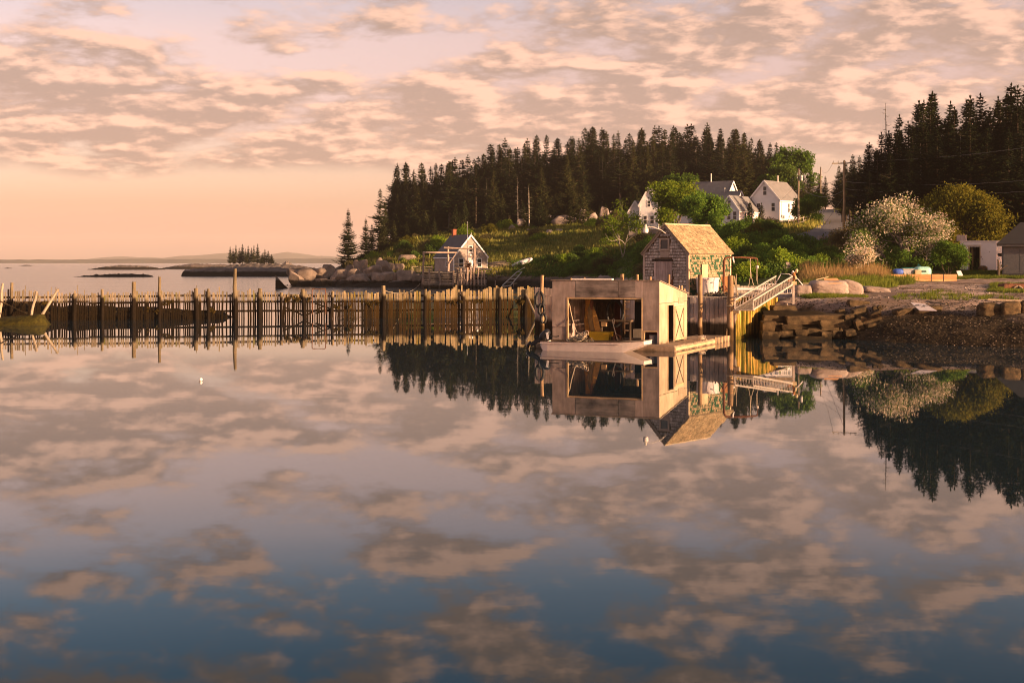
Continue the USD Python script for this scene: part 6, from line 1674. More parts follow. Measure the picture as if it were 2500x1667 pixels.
def block(px0, py0, px1, py1, d, depth=0.9, rough=0.05, rot=0.0, sub=2, name='block', at=None, look_='quay_stone'):
    """A rough squared granite block whose front spans the given rectangle at distance d."""
    a, b = W(px0, py1, d), W(px1, py0, d)
    sx, sz = b[0] - a[0], b[2] - a[2]
    h_ = np.array([sx * .52, depth / 2, sz * .53])
    ch = np.minimum(h_ * .45, .05 + .3 * min(sx, sz) * RN.uniform(.2, .6, 3))
    pts = []
    for qx in (-1, 1):
        for qy in (-1, 1):
            for qz in (-1, 1):
                cr_ = h_ * [qx, qy, qz] + RN.normal(0, .06, 3) * np.minimum(h_ * 1.6, 1.0)
                for ax in range(3):
                    o_ = np.zeros(3); o_[ax] = -[qx, qy, qz][ax] * ch[ax] * RN.uniform(.4, 1.3)
                    pts.append(cr_ + o_)
    m = trimesh.convex.convex_hull(np.array(pts))
    v = np.array(m.vertices)
    c, s = math.cos(rot), math.sin(rot)
    v = np.c_[v[:, 0] * c - v[:, 2] * s, v[:, 1], v[:, 0] * s + v[:, 2] * c]
    w = v + [(a[0] + b[0]) / 2, d + depth / 2, (a[2] + b[2]) / 2]
    quay.add(name, (w, m.faces), look_, smooth=22)


for (x0, y0, x1, y1, d, dp, ro) in (
        (1924, 770, 2062, 791, 75.2, 1.0, .035), (1890, 747, 1948, 770, 77.2, 1.2, .0), (1864, 786, 1892, 810, 74.6, 1.0, 0), (1893, 790, 1912, 812, 74.9, .8, 0), (1910, 793, 1958, 808, 74.6, 1.0, -.02), (2004, 782, 2062, 803, 74.8, 1.0, .05), (1906, 809, 1938, 824, 74.2, .9, 0),
        (1946, 806, 1974, 824, 74.1, .9, 0), (1976, 803, 2004, 824, 74.2, .9, 0), (1862, 812, 1904, 830, 73.8, 1.0, 0), (2003, 801, 2050, 810, 74.5, .8, 0), (2006, 811, 2030, 827, 73.7, .9, 0), (2031, 808, 2054, 824, 73.9, .8, 0), (2052, 798, 2074, 808, 74.6, .7, .1),
        (1940, 822, 2010, 834, 73.4, 1.0, 0), (1866, 770, 1898, 786, 75.6, 1.0, 0), (1896, 776, 1924, 790, 75.6, .9, 0), (2064, 768, 2086, 783, 75.0, .8, .1), (2085, 760, 2102, 776, 75.4, .8, -.2), (2062, 783, 2078, 796, 74.8, .7, 0), (2090, 752, 2122, 774, 75.8, .9, .25), (2092, 782, 2106, 806, 74.2, .6, .4), (2102, 776, 2126, 796, 74.6, .9, -.3),
        (2128, 764, 2152, 796, 74.6, .7, .2), (2048, 756, 2066, 776, 76.2, .9, .2), (2134, 750, 2143, 770, 75.6, .4, .15), (2146, 746, 2154, 760, 75.8, .4, .4), (2120, 790, 2140, 802, 74.0, .6, .2), (2066, 806, 2090, 820, 73.6, .7, .1)):
    block(x0, y0, x1, y1, d, dp, 0.06, ro)
block(2076, 735, 2122, 750, 77.0, .7, .06, -.08, name='top_block')
single('quay_fill', mound([(X(1862, 77), 77.0), (X(1930, 76.8), 76.8), (X(2010, 76.5), 76.5), (X(2070, 76.2), 76.2), (X(2130, 76.0), 76.0)], [1.35, 1.45, 1.35, 1.2, .7], [2.0, 1.9, 1.9, 1.7, 1.4], 60, 13, .18, 31), 'mud', 'dark earth and shells packed behind the quay blocks', kind='structure', smooth=True)
def blocky(px, d, wpx, hpx, label, mat, up=.78, e=4.5, depth=.8, tl=0.0, amp=.3):
    g = on_ground(px, d)
    w_, h_ = wpx / FPX * d / 2, hpx / FPX * d / 2
    m = trimesh.creation.icosphere(4)
    v = np.array(m.vertices)
    v = v / (np.sum(np.abs(v) ** e, axis=1, keepdims=True) ** (1 / e))
    v += (meshkit.fbm(v * 1.3 + px, 4, 3)[:, None] - .5) * amp * unit(v) + (meshkit.fbm(v * 5 + px, 3, 6)[:, None] - .5) * .06
    v = v * [w_, w_ * depth, h_]
    v[:, 2] += v[:, 0] * math.tan(tl)
    single('boulder', (v + g + [0, 0, h_ * up], m.faces), mat, label, 'boulder', smooth=True)


for px, d, w, h, lab in ((2205, 75.0, 50, 26, 'low brown boulder sunk in the beach under the sign, left one'), (2264, 74.8, 70, 30, 'broad brown boulder sunk in the beach under the sign, right one'), (2418, 73.0, 62, 40, 'reddish boulder on the beach at the right, left of three'), (2466, 72.6, 50, 44, 'reddish boulder on the beach at the right, middle of three'), (2510, 72.6, 44, 46, 'reddish boulder on the beach at the right edge')):
    blocky(px, d, w, h, lab, 'quay_stone', .35 if px > 2400 else -.15, 3.6, .8, RN.uniform(-.12, .12), .4)
for i in range(40):
    px, d = RN.uniform(2080, 2500), RN.uniform(68.5, 77)
    boulder(px, d, RN.uniform(3, 8), RN.uniform(1.5, 4), 'stone lying on the dark beach', 'mud', group='stones on the dark beach', name='beach_stone', cat='stone', sub=1)
for i in range(60):
    px, d = RN.uniform(1905, 2480), RN.uniform(79, 95)
    boulder(px, d, RN.uniform(2.5, 7), RN.uniform(1.5, 4), 'small stone on the gravel yard', 'granite_dry', group='stones on the gravel yard', name='yard_stone', cat='stone', sub=1)
# pale boulders at the yard
for px, d, w, h, tl, lab in ((1960, 84.6, 40, 36, 0, 'pale rounded boulder in the yard, leftmost beside the gangway'), (2022, 85.0, 88, 42, 0, 'largest pale boulder of the yard with a board on top'), (2080, 85.6, 50, 38, -.25, 'pale boulder at the right of the largest one, stained orange'), (2136, 88.0, 66, 17, -.1, 'low pale outcrop right of the yard boulders')):
    blocky(px, d, w, h, lab, 'granite_dry', tl=tl)
for px, d, w, h, lab in ((1922, 118, 36, 26, 'grey boulder at the foot of the green slope'), (2006, 165, 22, 12, 'grey boulder among shrubs below the road'), (1822, 109, 16, 12, 'small white boulder at the foot of the slope'), (1845, 108, 14, 16, 'narrow grey boulder at the foot of the slope')):
    boulder(px, d, w, h, lab, 'granite_dry', sink=.35)
c = on_ground(2034, 84.2); c[2] = CAM_H - (693 - 640) / FPX * 84.2
single('plywood_sheet', MB().hexa(c + np.array([[-.48, 0, 0], [.52, 0, .02], [.44, .9, .30], [-.36, .9, .28], [-.48, 0, .03], [.52, 0, .05], [.44, .9, .33], [-.36, .9, .31]])), 'lumber', 'orange tan board lying on the largest yard boulder', 'board')
# signboard lying on the stones
p0 = np.array([W(2223, 738, 75.0), W(2245, 757.5, 72.8), W(2288, 758.5, 72.4), W(2258, 743, 74.4)])
n_ = np.cross(p0[1] - p0[0], p0[2] - p0[0]); n_ /= np.linalg.norm(n_)
p0[3] -= n_ * ((p0[3] - p0[0]) @ n_)
sg_ = Thing('sign_board', 'white board with a black number lying on the stones', 'sign', p0.mean(0))
sg_.add('board', MB().slab(p0, .03), 'sign_white')
tm = meshkit.text_mesh('14', 0.42, 0.006, bold=True)
v = np.array(tm.vertices)
v[:, :2] -= (v[:, :2].min(0) + v[:, :2].max(0)) / 2
ex = p0[3] - p0[0]; ex /= np.linalg.norm(ex)
ez = n_ if n_[2] > 0 else -n_
ey = np.cross(ez, ex)
ctr = p0.mean(0) * .8 + p0[0] * .2
sg_.add('number', (ctr - ex * v[:, :1] - ey * v[:, 1:2] + ez * (v[:, 2:3] + .002), tm.faces), 'letter_black')
# plank on the shore at the right, branch sticks
single('drift_plank', MB().beam(on_ground(2412, 78.4, .12), on_ground(2520, 78.0, .10), .22, .10), 'driftwood', 'long pale plank lying on the shore at the right', 'plank')
for i, (a, b, lab) in enumerate((((2262, 78), (2310, 76.5), 'thin bleached branch on the gravel right of the sign'), ((2200, 93), (2330, 92), 'dark hose line across the yard'),)):
    pa, pb = on_ground(*a, .05), on_ground(*b, .05)
    mid = [pa + (pb - pa) * t + [0, 0, .02 * math.sin(t * 9)] for t in np.linspace(0, 1, 8)]
    for m_ in mid:
        m_[2] = ground(m_[0], m_[1]) + .04
    single(('branch', 'hose')[i], MB().tube(mid, .035, 6), ('driftwood', 'rope_dark')[i], lab, ('branch', 'hose')[i])

# ---------------------------------------------------------------- the yard's far side
# bundle of new lumber
lu = Thing('lumber_stack', 'strapped bundle of new orange lumber along the yard', 'lumber', on_ground(2245, 112))
z0 = CAM_H - (693 - 640) / FPX * 112
ang = math.radians(-3)
LF = frame((X(2157, 112.6), 112.6, z0), ang)
for r in range(4):
    for k in range(3):
        ln = 5.72 + RN.uniform(-.06, .04)
        lu.add('timber', MB().box(.02 + RN.uniform(0, .05), ln, .21 * k, .21 * k + .2, .19 * r, .19 * r + .178, LF), 'lumber')
lu.add('timber', MB().box(4.9, 6.1, -.2, .0, 0, .10, LF), 'lumber')
for x in (1.85, 3.72, 4.66):
    lu.add('strap', MB().box(x, x + .05, -.012, .0, -.02, .77, LF).box(x, x + .05, -.012, .65, .765, .775, LF), 'black_rubber')
lu.add('bearer', MB().box(.8, .95, -.02, .66, -.16, -.005, LF).box(4.6, 4.75, -.02, .66, -.16, -.005, LF), 'driftwood')
# boats and gear behind the lumber
bo = Thing('plastic_tub', 'pale aqua plastic hull lying behind the lumber', 'boat', on_ground(2260, 115))
o = on_ground(2238, 115.2); o[2] = CAM_H - (671 - 640) / FPX * 115.2
tb = trimesh.creation.icosphere(3)
v = np.array(tb.vertices); v = np.sign(v) * np.abs(v) ** .6 * [.68, .5, .42] + [.55, .3, .26]
v[:, 0] += (v[:, 2] < .1) * .0
bo.add('hull', (v + o, tb.faces), 'aqua', smooth=40)
bo.add('slot', MB().box(o[0] + .15, o[0] + .72, o[1] - .22, o[1] - .17, o[2] + .22, o[2] + .34), 'inside_dark')
ky = Thing('teal_kayak', 'teal kayak lying behind the lumber', 'kayak', on_ground(2220, 116.5))
o = np.array([X(2205, 116.5), 116.5, CAM_H - (658 - 640) / FPX * 116.5])
v = np.array(tb.vertices) * [1.15, .32, .14]; v[:, 0] += .55
v[:, 2] += .05 * v[:, 0]
ky.add('hull', (v + o, tb.faces), 'teal', smooth=True)
ky.add('fin', MB().slab(o + np.array([[1.2, .25, .1], [1.75, .25, .12], [1.3, .25, .5]]), .03), 'teal')
o = np.array([X(2182, 114.6), 114.6, CAM_H - (670 - 640) / FPX * 114.6])
v = np.array(tb.vertices); v = np.sign(v) * np.abs(v) ** .8 * [.42, .35, .26] + [.4, .2, .16]
v[:, 2] += .10 * meshkit.fbm(v * 4, 3, 1)
single('blue_tarp', (v + o, tb.faces), 'tarp_blue', 'crumpled blue tarp behind the left part of the lumber', 'tarp', smooth=30)
single('grey_tote', MB().hexa(o + np.array([[.85, .1, 0], [1.55, .1, 0], [1.55, .6, 0], [.85, .6, 0], [.78, .05, .42], [1.62, .05, .42], [1.62, .65, .42], [.78, .65, .42]])).box(o[0] + .72, o[0] + 1.68, o[1], o[1] + .7, o[2] + .42, o[2] + .47), 'bucket', 'grey plastic tote between blue tarp and aqua hull', 'tote')
single('wicker_box', MB().box(o[0] + 1.72, o[0] + 2.2, o[1] - .1, o[1] + .3, o[2], o[2] + .36), 'trim_lit', 'tan ribbed box before the aqua hull', 'box')
# wooden boat trailer with a tyre
tl = Thing('boat_trailer', 'low wooden trailer with one black wheel in the tall grass', 'trailer', on_ground(2080, 111))
o = np.array([X(2038, 111), 111.0, CAM_H - (674 - 640) / FPX * 111])
for dy in (0, .5):
    tl.add('rail', MB().beam(o + [0, dy, .05], o + [2.0, dy, .12], .09, .09), 'trim_lit')
tl.add('bed', MB().box(o[0] + .95, o[0] + 1.95, o[1] - .02, o[1] + .55, o[2] + .17, o[2] + .22), 'trim_lit')
for dx in (.8, 1.4, 1.9):
    tl.add('cross_beam', MB().beam(o + [dx, -.1, -.06], o + [dx, .6, -.06], .08, .10), 'driftwood')
a = np.linspace(0, 2 * PI, 26)
wh = tl.add('wheel', MB().tube(np.c_[o[0] + 2.22 + .27 * np.cos(a), np.full(26, o[1] - .12), o[2] - .02 + .27 * np.sin(a)], .10, 8, caps=False), 'black_rubber', smooth=True)
tl.add('rim', MB().tube([o + [2.22, -.18, -.02], o + [2.22, -.06, -.02]], .15, 14), 'rust', parent=wh)
for i, (x0, y0, x1, y1, d, lab) in enumerate(((1992, 683, 2022, 676, 101, 'thin board in the grass left of the trailer'), (1960, 692, 1976, 692, 93, 'short pale board beside the leftmost yard boulder'))):
    single('loose_board', MB().beam(W(x0, y0, d), W(x1, y1, d), .12, .05), 'trim_lit', lab, 'board')
# rusty trailer at the right edge
rt = Thing('rusty_trailer', 'rusty flat trailer at the right edge of the yard', 'trailer', on_ground(2485, 92))
o = np.array([X(2453, 91), 91.0, CAM_H - (700 - 640) / FPX * 91])
rt.add('bed', MB().box(o[0], o[0] + 2.2, o[1], o[1] + 1.3, o[2], o[2] + .10), 'rust')
for k in range(8):
    rt.add('bed_board', MB().box(o[0] + .03 + k * .27, o[0] + .27 + k * .27, o[1] - .04, o[1] + 1.34, o[2] + .105, o[2] + .17 + RN.uniform(0, .06)), 'rust')
rt.add('side_rail', MB().box(o[0] - .05, o[0] + 2.2, o[1] - .06, o[1] - .005, o[2] - .10, o[2] + .16), 'rust')
a = np.linspace(.15, PI - .15, 14)
rt.add('fender', MB().tube(np.c_[o[0] + .80 + .32 * np.cos(a), np.full(14, o[1] - .14), o[2] - .26 + .30 * np.sin(a)], .05, 6), 'driftwood', smooth=True)
a = np.linspace(0, 2 * PI, 22)
wh = rt.add('wheel', MB().tube(np.c_[o[0] + .80 + .17 * np.cos(a), np.full(22, o[1] - .14), o[2] - .30 + .17 * np.sin(a)], .08, 8, caps=False), 'black_rubber', smooth=True)
rt.add('rim', MB().tube([o + [.80, -.19, -.30], o + [.80, -.09, -.30]], .10, 12), 'rust', parent=wh)

# white container with a dark doorway
co_ = np.array([X(2432, 127), 127.0, CAM_H - (661 - 640) / FPX * 127])
CA = math.radians(-33)
CF = frame(co_, CA)
wc = Thing('white_container', 'white box container with an open dark doorway', 'container', co_, CA)
cw, ch, cd = 3.15, 2.62, 5.0
wc.add('front_wall', MB().box(-cw, -2.36, 0, .05, 0, ch, CF).box(-1.42, 0, 0, .05, 0, ch, CF).box(-2.36, -1.42, 0, .05, 2.15, ch, CF), 'white_paint')
wc.add('side_wall', MB().box(-.05, 0, .05, cd, 0, ch, CF), 'white_paint')
wc.add('side_wall', MB().box(-cw, -cw + .05, .05, cd, 0, ch, CF), 'white_paint')
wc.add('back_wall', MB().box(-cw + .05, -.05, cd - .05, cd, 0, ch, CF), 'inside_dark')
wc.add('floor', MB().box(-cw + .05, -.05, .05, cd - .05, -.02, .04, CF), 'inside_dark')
wc.add('roof', MB().box(-cw - .05, .05, -.05, cd + .05, ch + .003, ch + .07, CF), 'white_trim')
wc.add('door_hood', MB().box(-2.7, -1.3, -.12, -.002, 2.30, 2.42, CF), 'white_trim')
wc.add('door_frame', MB().box(-2.44, -2.34, -.04, .06, 0, 2.2, CF).box(-1.44, -1.36, -.04, .06, 0, 2.2, CF), 'trim_lit')
wc.add('door', MB().box(-2.98, -2.46, -.10, -.04, .05, 2.15, CF), 'white_paint', label='open door leaf folded back')
wc.add('curtain', drape([(-0.0, 0, 0), (0, 0, 0)], [.1, .1], 5) if False else MB().tube(CF(np.array([[-2.18, .3, .1], [-2.12, .28, 1.0], [-2.2, .3, 2.1]])), [.10, .08, .12], 8), 'oilskin_tan', smooth=True)
wc.add('lock_plate', MB().box(-1.34, -1.28, -.02, 0, 1.15, 1.3, CF).box(-1.2, -1.15, -.02, 0, 1.0, 1.08, CF).box(-.6, -.54, -.02, 0, 1.65, 1.72, CF), 'rust')
wc.add('step', MB().box(-2.9, -1.1, -.7, -.06, -.30, -.04, CF), 'granite_dry')
single('roof_box', MB().box(-3.75, -3.0, .9, 1.5, ch + .072, ch + .62, CF), 'trim_grey', 'small tan box standing on the left end of the container roof', 'box')
single('rubble_heap', (lambda vf: (vf[0] + CF(np.array([-1.05, -.5, .1])), vf[1]))(rock_mesh(RN, (.42, .3, .36), .5, 3)), 'quay_stone', 'brown stone beside the container doorway', 'stone', smooth=30)
single('leaning_slab', MB().hexa(on_ground(2345, 117) + np.array([[-.1, 0, 0], [.3, 0, 0], [.3, .1, 0], [-.1, .1, 0], [-.3, .1, .55], [.05, .1, .6], [.05, .2, .6], [-.3, .2, .55]])), 'white_trim', 'white slab leaning in the grass left of the container step', 'slab')
st_ = on_ground(2438, 116)
single('dead_stump', MB().tube([st_, st_ + [0, 0, .9], st_ + [-.05, 0, 1.5]], [.13, .10, .05], 7).tube([st_ + [0, 0, .5], st_ + [.5, 0, .9], st_ + [.75, 0, 1.0]], [.06, .045, .02], 5), 'bark_dark', 'dead stump with one side branch before the grey garage', 'stump')
# grey garage at the right edge
go = np.array([X(2446, 117), 117.0, CAM_H - (668 - 640) / FPX * 117])
GF = frame(go, math.radians(-24))
gr = Thing('grey_garage', 'grey garage with a dark roof at the right edge', 'garage', go, math.radians(-24))
gr.add('wall', MB().box(0, 6.5, .03, 6.0, -.1, 2.32, GF), 'garage_grey')
gr.add('fascia', MB().box(-.35, 6.9, -.36, -.28, 2.24, 2.42, GF), 'garage_grey')
for k in range(3):
    gr.add('door_panel', MB().box(.12 + 1.25 * k, 1.33 + 1.25 * k, 0, .03, 0, 2.12, GF), 'garage_grey')
gr.add('roof', MB().hexa(GF(np.array([[-.4, -.4, 2.36], [6.9, -.4, 2.36], [6.9, 3.0, 4.2], [1.2, 3.0, 4.2], [-.4, -.4, 2.44], [6.9, -.4, 2.44], [6.9, 3.0, 4.28], [1.2, 3.0, 4.28]]))).hexa(GF(np.array([[1.2, 3.02, 4.2], [6.9, 3.02, 4.2], [6.9, 6.4, 2.36], [-.4, 6.4, 2.36], [1.2, 3.02, 4.28], [6.9, 3.02, 4.28], [6.9, 6.4, 2.44], [-.4, 6.4, 2.44]]))).tri(GF(np.array([[-.4, -.4, 2.44], [1.2, 3.0, 4.28], [-.4, 6.4, 2.44]])), [[0, 1, 2]]), 'roof_black')
gr.add('wall_lamp', MB().tube(GF(np.array([[-.32, .2, 1.55], [-.02, .1, 1.55]])), [.12, .14], 8), 'tarry')

# ---------------------------------------------------------------- houses on the hill


def window(th, F, x, z, w, h, y=0.0, frame_look='white_trim', sash=True, axis=0):
    """A window on a wall: frame with a sash bar and a pane as its sub-part; axis 0 = wall along x facing -y, 1 = wall along y facing +x."""
    G = F if axis == 0 else (lambda p: F(np.stack([y - p[..., 1], p[..., 0], p[..., 2]], -1)))
    yy = y if axis == 0 else 0.0
    b = 0.09
    m = MB().box(x - w / 2 - b, x - w / 2, yy - .05, yy - .002, z - b, z + h + b, G).box(x + w / 2, x + w / 2 + b, yy - .05, yy - .002, z - b, z + h + b, G)
    m.box(x - w / 2, x + w / 2, yy - .05, yy - .002, z + h, z + h + b, G).box(x - w / 2, x + w / 2, yy - .065, yy - .002, z - b, z, G)
    p = th.add('window', m, frame_look)
    if sash:
        th.add('sash_bar', MB().box(x - w / 2, x + w / 2, yy - .035, yy - .012, z + h / 2 - .03, z + h / 2 + .03, G), frame_look, parent=p)
    th.add('pane', MB().box(x - w / 2, x + w / 2, yy - .012, yy - .004, z, z + h, G), 'window_dark', parent=p)
    return p


def gable_house(th, F, w, l, eave, apex, wall='white_paint', roof='roof_grey', trim='white_trim', over=.25, x0=0.0, y0=0.0, z0=0.0, tag=None):
    """Gable towards -y: x from x0-w to x0, y from y0 to y0+l."""
    v = [[x0 - w, y0, z0], [x0, y0, z0], [x0, y0, z0 + eave], [x0 - w / 2, y0, z0 + apex], [x0 - w, y0, z0 + eave]]
    a = np.array(v, float); b = a + [0, l, 0]
    m = MB().tri(F(np.vstack([a, b])), [[0, 1, 2], [0, 2, 4], [4, 2, 3], [5, 7, 6], [5, 9, 7], [9, 8, 7], [1, 6, 7], [1, 7, 2], [5, 0, 4], [5, 4, 9], [0, 5, 6], [0, 6, 1]])
    th.add('wall', m, wall)
    k = (apex - eave) / (w / 2)
    for sd in (-1, 1):
        xe = x0 - w / 2 + sd * (w / 2 + over)
        ze = z0 + eave - over * k
        xr = x0 - w / 2
        zr = z0 + apex
        c = np.array([[xe, y0 - over, ze + .02], [xr, y0 - over, zr + .02], [xr, y0 + l + over, zr + .02], [xe, y0 + l + over, ze + .02]])
        up = np.array([0, 0, .10])
        c2 = c + up
        arr = np.vstack([c, c2]) if sd < 0 else np.vstack([c[[1, 0, 3, 2]], c2[[1, 0, 3, 2]]])
        th.add('roof', MB().hexa(F(arr)), roof)
        th.add('rake_board', MB().beam(F(np.array([xe, y0 - over - .02, ze - .02])), F(np.array([xr, y0 - over - .02, zr - .02])), .06, .22), trim)
        th.add('eave_board', MB().beam(F(np.array([xe - sd * .02, y0 - over, ze - .06])), F(np.array([xe - sd * .02, y0 + l + over, ze - .06])), .06, .18), trim)
    for x in (x0 - w - .005, x0 + .005):
        th.add('corner_board', MB().box(x - .07, x + .07, y0 - .025, y0 + .10, z0, z0 + eave - .04, F), trim)


def chimney_pipe(th, p, h, r=.13):
    th.add('chimney_pipe', MB().tube([p, p + [0, 0, h * .8], p + [0, 0, h]], [r * 1.25, r, r * 1.1], 9), 'metal_pale')


HO = np.array([X(1903, 241), 241.0, CAM_H - (549 - 640) / FPX * 241])
HA = math.radians(-36)
HF = frame(HO, HA)
wh_ = Thing('white_house', 'white gabled house by the road, rightmost of the white houses', 'house', HO, HA)
gable_house(wh_, HF, 5.6, 8.6, 4.4, 7.55)
for x in (-1.15, -3.9):
    window(wh_, HF, x, 2.35, .62, 1.35)
window(wh_, HF, -2.7, 5.1, .62, 1.45)
window(wh_, HF, 3.6, 2.2, .62, 1.5, 0.0, axis=1)
wh_.add('foundation', MB().box(-5.62, .02, .02, 8.6, -1.4, .02, HF), 'granite_dry')
chimney_pipe(wh_, HF(np.array([-2.8, 5.2, 7.4])), 1.3)
wh_.add('meter_box', MB().box(.02, .25, .5, .9, 1.2, 1.7, HF).box(.02, .3, 1.1, 1.6, 1.1, 1.6, HF), 'bucket')
wh_.add('service_pipe', MB().tube(HF(np.array([[.06, .6, 1.6], [.06, .6, 4.3]])), .04, 6), 'bucket')
# small gabled front of the neighbouring house, its middle block and long block
EO = np.array([X(1804, 237), 237.0, CAM_H - (551 - 640) / FPX * 237])
EF = frame(EO, HA)
we = Thing('white_house', 'white house with a small gabled front and long grey roofs behind', 'house', EO, HA)
gable_house(we, EF, 3.5, 7.6, 2.7, 5.0)
for x in (-.75, -1.85, -3.05):
    window(we, EF, x, 1.05, .62, 1.3)
window(we, EF, -1.75, 3.35, .5, .85)
window(we, EF, 2.3, 1.0, .62, 1.3, 0.0, axis=1)
EF2 = frame(EF(np.array([-3.4, 5.0, 0])), HA + PI / 2)     # ridge parallel to the picture, gable facing right
gable_house(we, EF2, 4.4, 6.6, 3.6, 6.1, x0=4.4, y0=0)
EF3 = frame(EF(np.array([-7.6, 9.6, .3])), HA + PI / 2)
gable_house(we, EF3, 5.6, 7.6, 4.6, 7.9, x0=5.6, y0=0)
chimney_pipe(we, EF3(np.array([2.8, 4.2, 7.8])), 1.6)
we.add('foundation', MB().box(-3.5, -.02, .02, 6.4, -1.4, .02, EF), 'granite_dry')
chimney_pipe(we, EF2(np.array([2.2, 3.0, 6.0])), .8, .1)
# leftmost house, half hidden by trees
LO = np.array([X(1606, 243), 243.0, CAM_H - (560 - 640) / FPX * 243])
LFh = frame(LO, math.radians(-14))
wl = Thing('white_house', 'white house half hidden behind green trees, leftmost of the white houses', 'house', LO, math.radians(-14))
gable_house(wl, LFh, 3.1, 7.0, 4.4, 7.2)
window(wl, LFh, -2.2, 1.0, .6, 1.3)
window(wl, LFh, -1.0, 1.0, .6, 1.3)
window(wl, LFh, -1.55, 3.9, .5, 1.0)
L2 = frame(LFh(np.array([5.0, 1.6, 0])), math.radians(76))
gable_house(wl, L2, 5.0, 5.0, 3.6, 6.2, x0=5.0, roof='roof_tan')
L3 = frame(LFh(np.array([-2.9, .6, 0])), math.radians(-14))
gable_house(wl, L3, 2.2, 5.0, 3.2, 4.9, x0=0)
wl.add('dormer', MB().box(3.4, 4.6, 1.3, 2.6, 3.6, 5.2, LFh), 'white_paint')
wl.add('foundation', MB().box(-5.0, 5.0, .1, 6.4, -1.6, .02, LFh), 'granite_dry')

# fence of rails running up to the road from the house
fe = Thing('rail_fence', 'bleached split rail fence between the right white house and the road', 'fence', on_ground(1890, 224))
fp = [(1806, 229), (1832, 228), (1858, 226), (1885, 222), (1898, 219), (1912, 217), (1925, 215), (1938, 216), (1950, 219), (1962, 222), (1974, 225), (1985, 229)]
P = [on_ground(a, b) for a, b in fp]
for p in P:
    fe.add('post', log(p - [0, 0, .2], p + [RN.normal(0, .03), 0, 1.15], .08, .07, RN, 6, 3), 'fence_wood')
for a, b in zip(P, P[1:]):
    for z in (.5, .95):
        fe.add('rail', log(a + [0, 0, z + RN.normal(0, .05)], b + [0, 0, z + RN.normal(0, .05)], .045, .04, RN, 5, 3), 'fence_wood')
single('marker_stake', log(on_ground(2025, 170), on_ground(2026.5, 170) + [0.1, 0, 1.1], .035, .03, RN, 5), 'fence_wood', 'thin white stake at the near edge of the road', 'stake')
single('marker_stake', log(on_ground(1936, 124, .4), on_ground(1942, 124) + [.12, 0, 1.2], .04, .035, RN, 5), 'fence_wood', 'thin white stake among the shrubs of the green slope', 'stake')


# utility poles and wires
def upole(px, d, top, label, arm=None, mat='driftwood', can=None, z=None):
    b = on_ground(px, d)
    t = np.array([b[0] + .05, d, CAM_H + (640 - top) / FPX * d])
    u = Thing('utility_pole', label, 'pole', b)
    u.add('pole', log(b - [0, 0, .3], t, .17, .12, RN, 9, 5, .02), mat, smooth=40)
    if arm:
        u.add('crossarm', MB().beam(t + [-arm, .1, -.35], t + [arm, -.2, -.28], .12, .13), 'driftwood')
        for x in (-arm * .9, -arm * .5, arm * .5, arm * .9):
            u.add('insulator', MB().tube([t + [x, .0, -.25], t + [x, .0, -.05]], [.05, .035], 6), 'wire_pale')
    if can:
        u.add('transformer', lathe(t + [can, -.1, -1.4], [(0.001, .42), (.2, .40), (.24, .34), (.24, -.40), (.001, -.42)], 12), 'transformer', smooth=40)
    return t


T1 = upole(2060, 160, 392, 'tall utility pole with a crossarm beside the road', 1.35, 'pile_wood')
T2 = upole(1949, 215, 412, 'utility pole with a transformer at the corner of the right white house', None, 'driftwood', .38)
T3 = upole(2003, 290, 408, 'farthest utility pole up the road', None, 'driftwood')


def sag(a, b, s, n=14):
    t = np.linspace(0, 1, n)[:, None]
    return a + (b - a) * t - np.array([0, 0, 1.0]) * (4 * s * t * (1 - t))


wires = [(T1 + [-1.2, 0, -.1], T3 + [0, 0, -.1], 1.2, 'wire from the left end of the crossarm to the far pole'), (T1 + [-.1, 0, -1.9], T2 + [0, 0, -1.0], 1.0, 'upper wire between the tall pole and the transformer pole'), (T1 + [-.1, 0, -2.6], T2 + [0, 0, -1.7], 1.1, 'middle wire between the tall pole and the transformer pole'), (T1 + [-.1, 0, -3.4], T2 + [0, 0, -2.4], 1.2, 'lower wire between the tall pole and the transformer pole'),
         (T1 + [1.2, 0, -.1], np.array([60, 112, 17.0]), 1.2, 'upper wire running from the tall pole off to the right'), (T1 + [0, 0, -2.4], np.array([60, 112, 13.5]), 1.5, 'middle wire running from the tall pole off to the right'), (T1 + [0, 0, -3.2], np.array([60, 112, 12.2]), 1.5, 'lower wire running from the tall pole off to the right'),
         (T1 + [0, 0, -.8], on_ground(1990, 190), 0.0, 'long guy wire slanting from the tall pole to the roadside'), (T1 + [0, 0, -4.0], on_ground(2000, 185), 0.0, 'short guy wire slanting from the tall pole to the roadside'), (T2 + [0, 0, -1.9], HF(np.array([.1, .6, 4.3])), .2, 'service wire from the transformer pole to the house')]
for a, b, s, lab in wires:
    single('wire', MB().tube(sag(np.asarray(a, float), np.asarray(b, float), s), .018, 4), 'wire_pale', lab, 'wire')

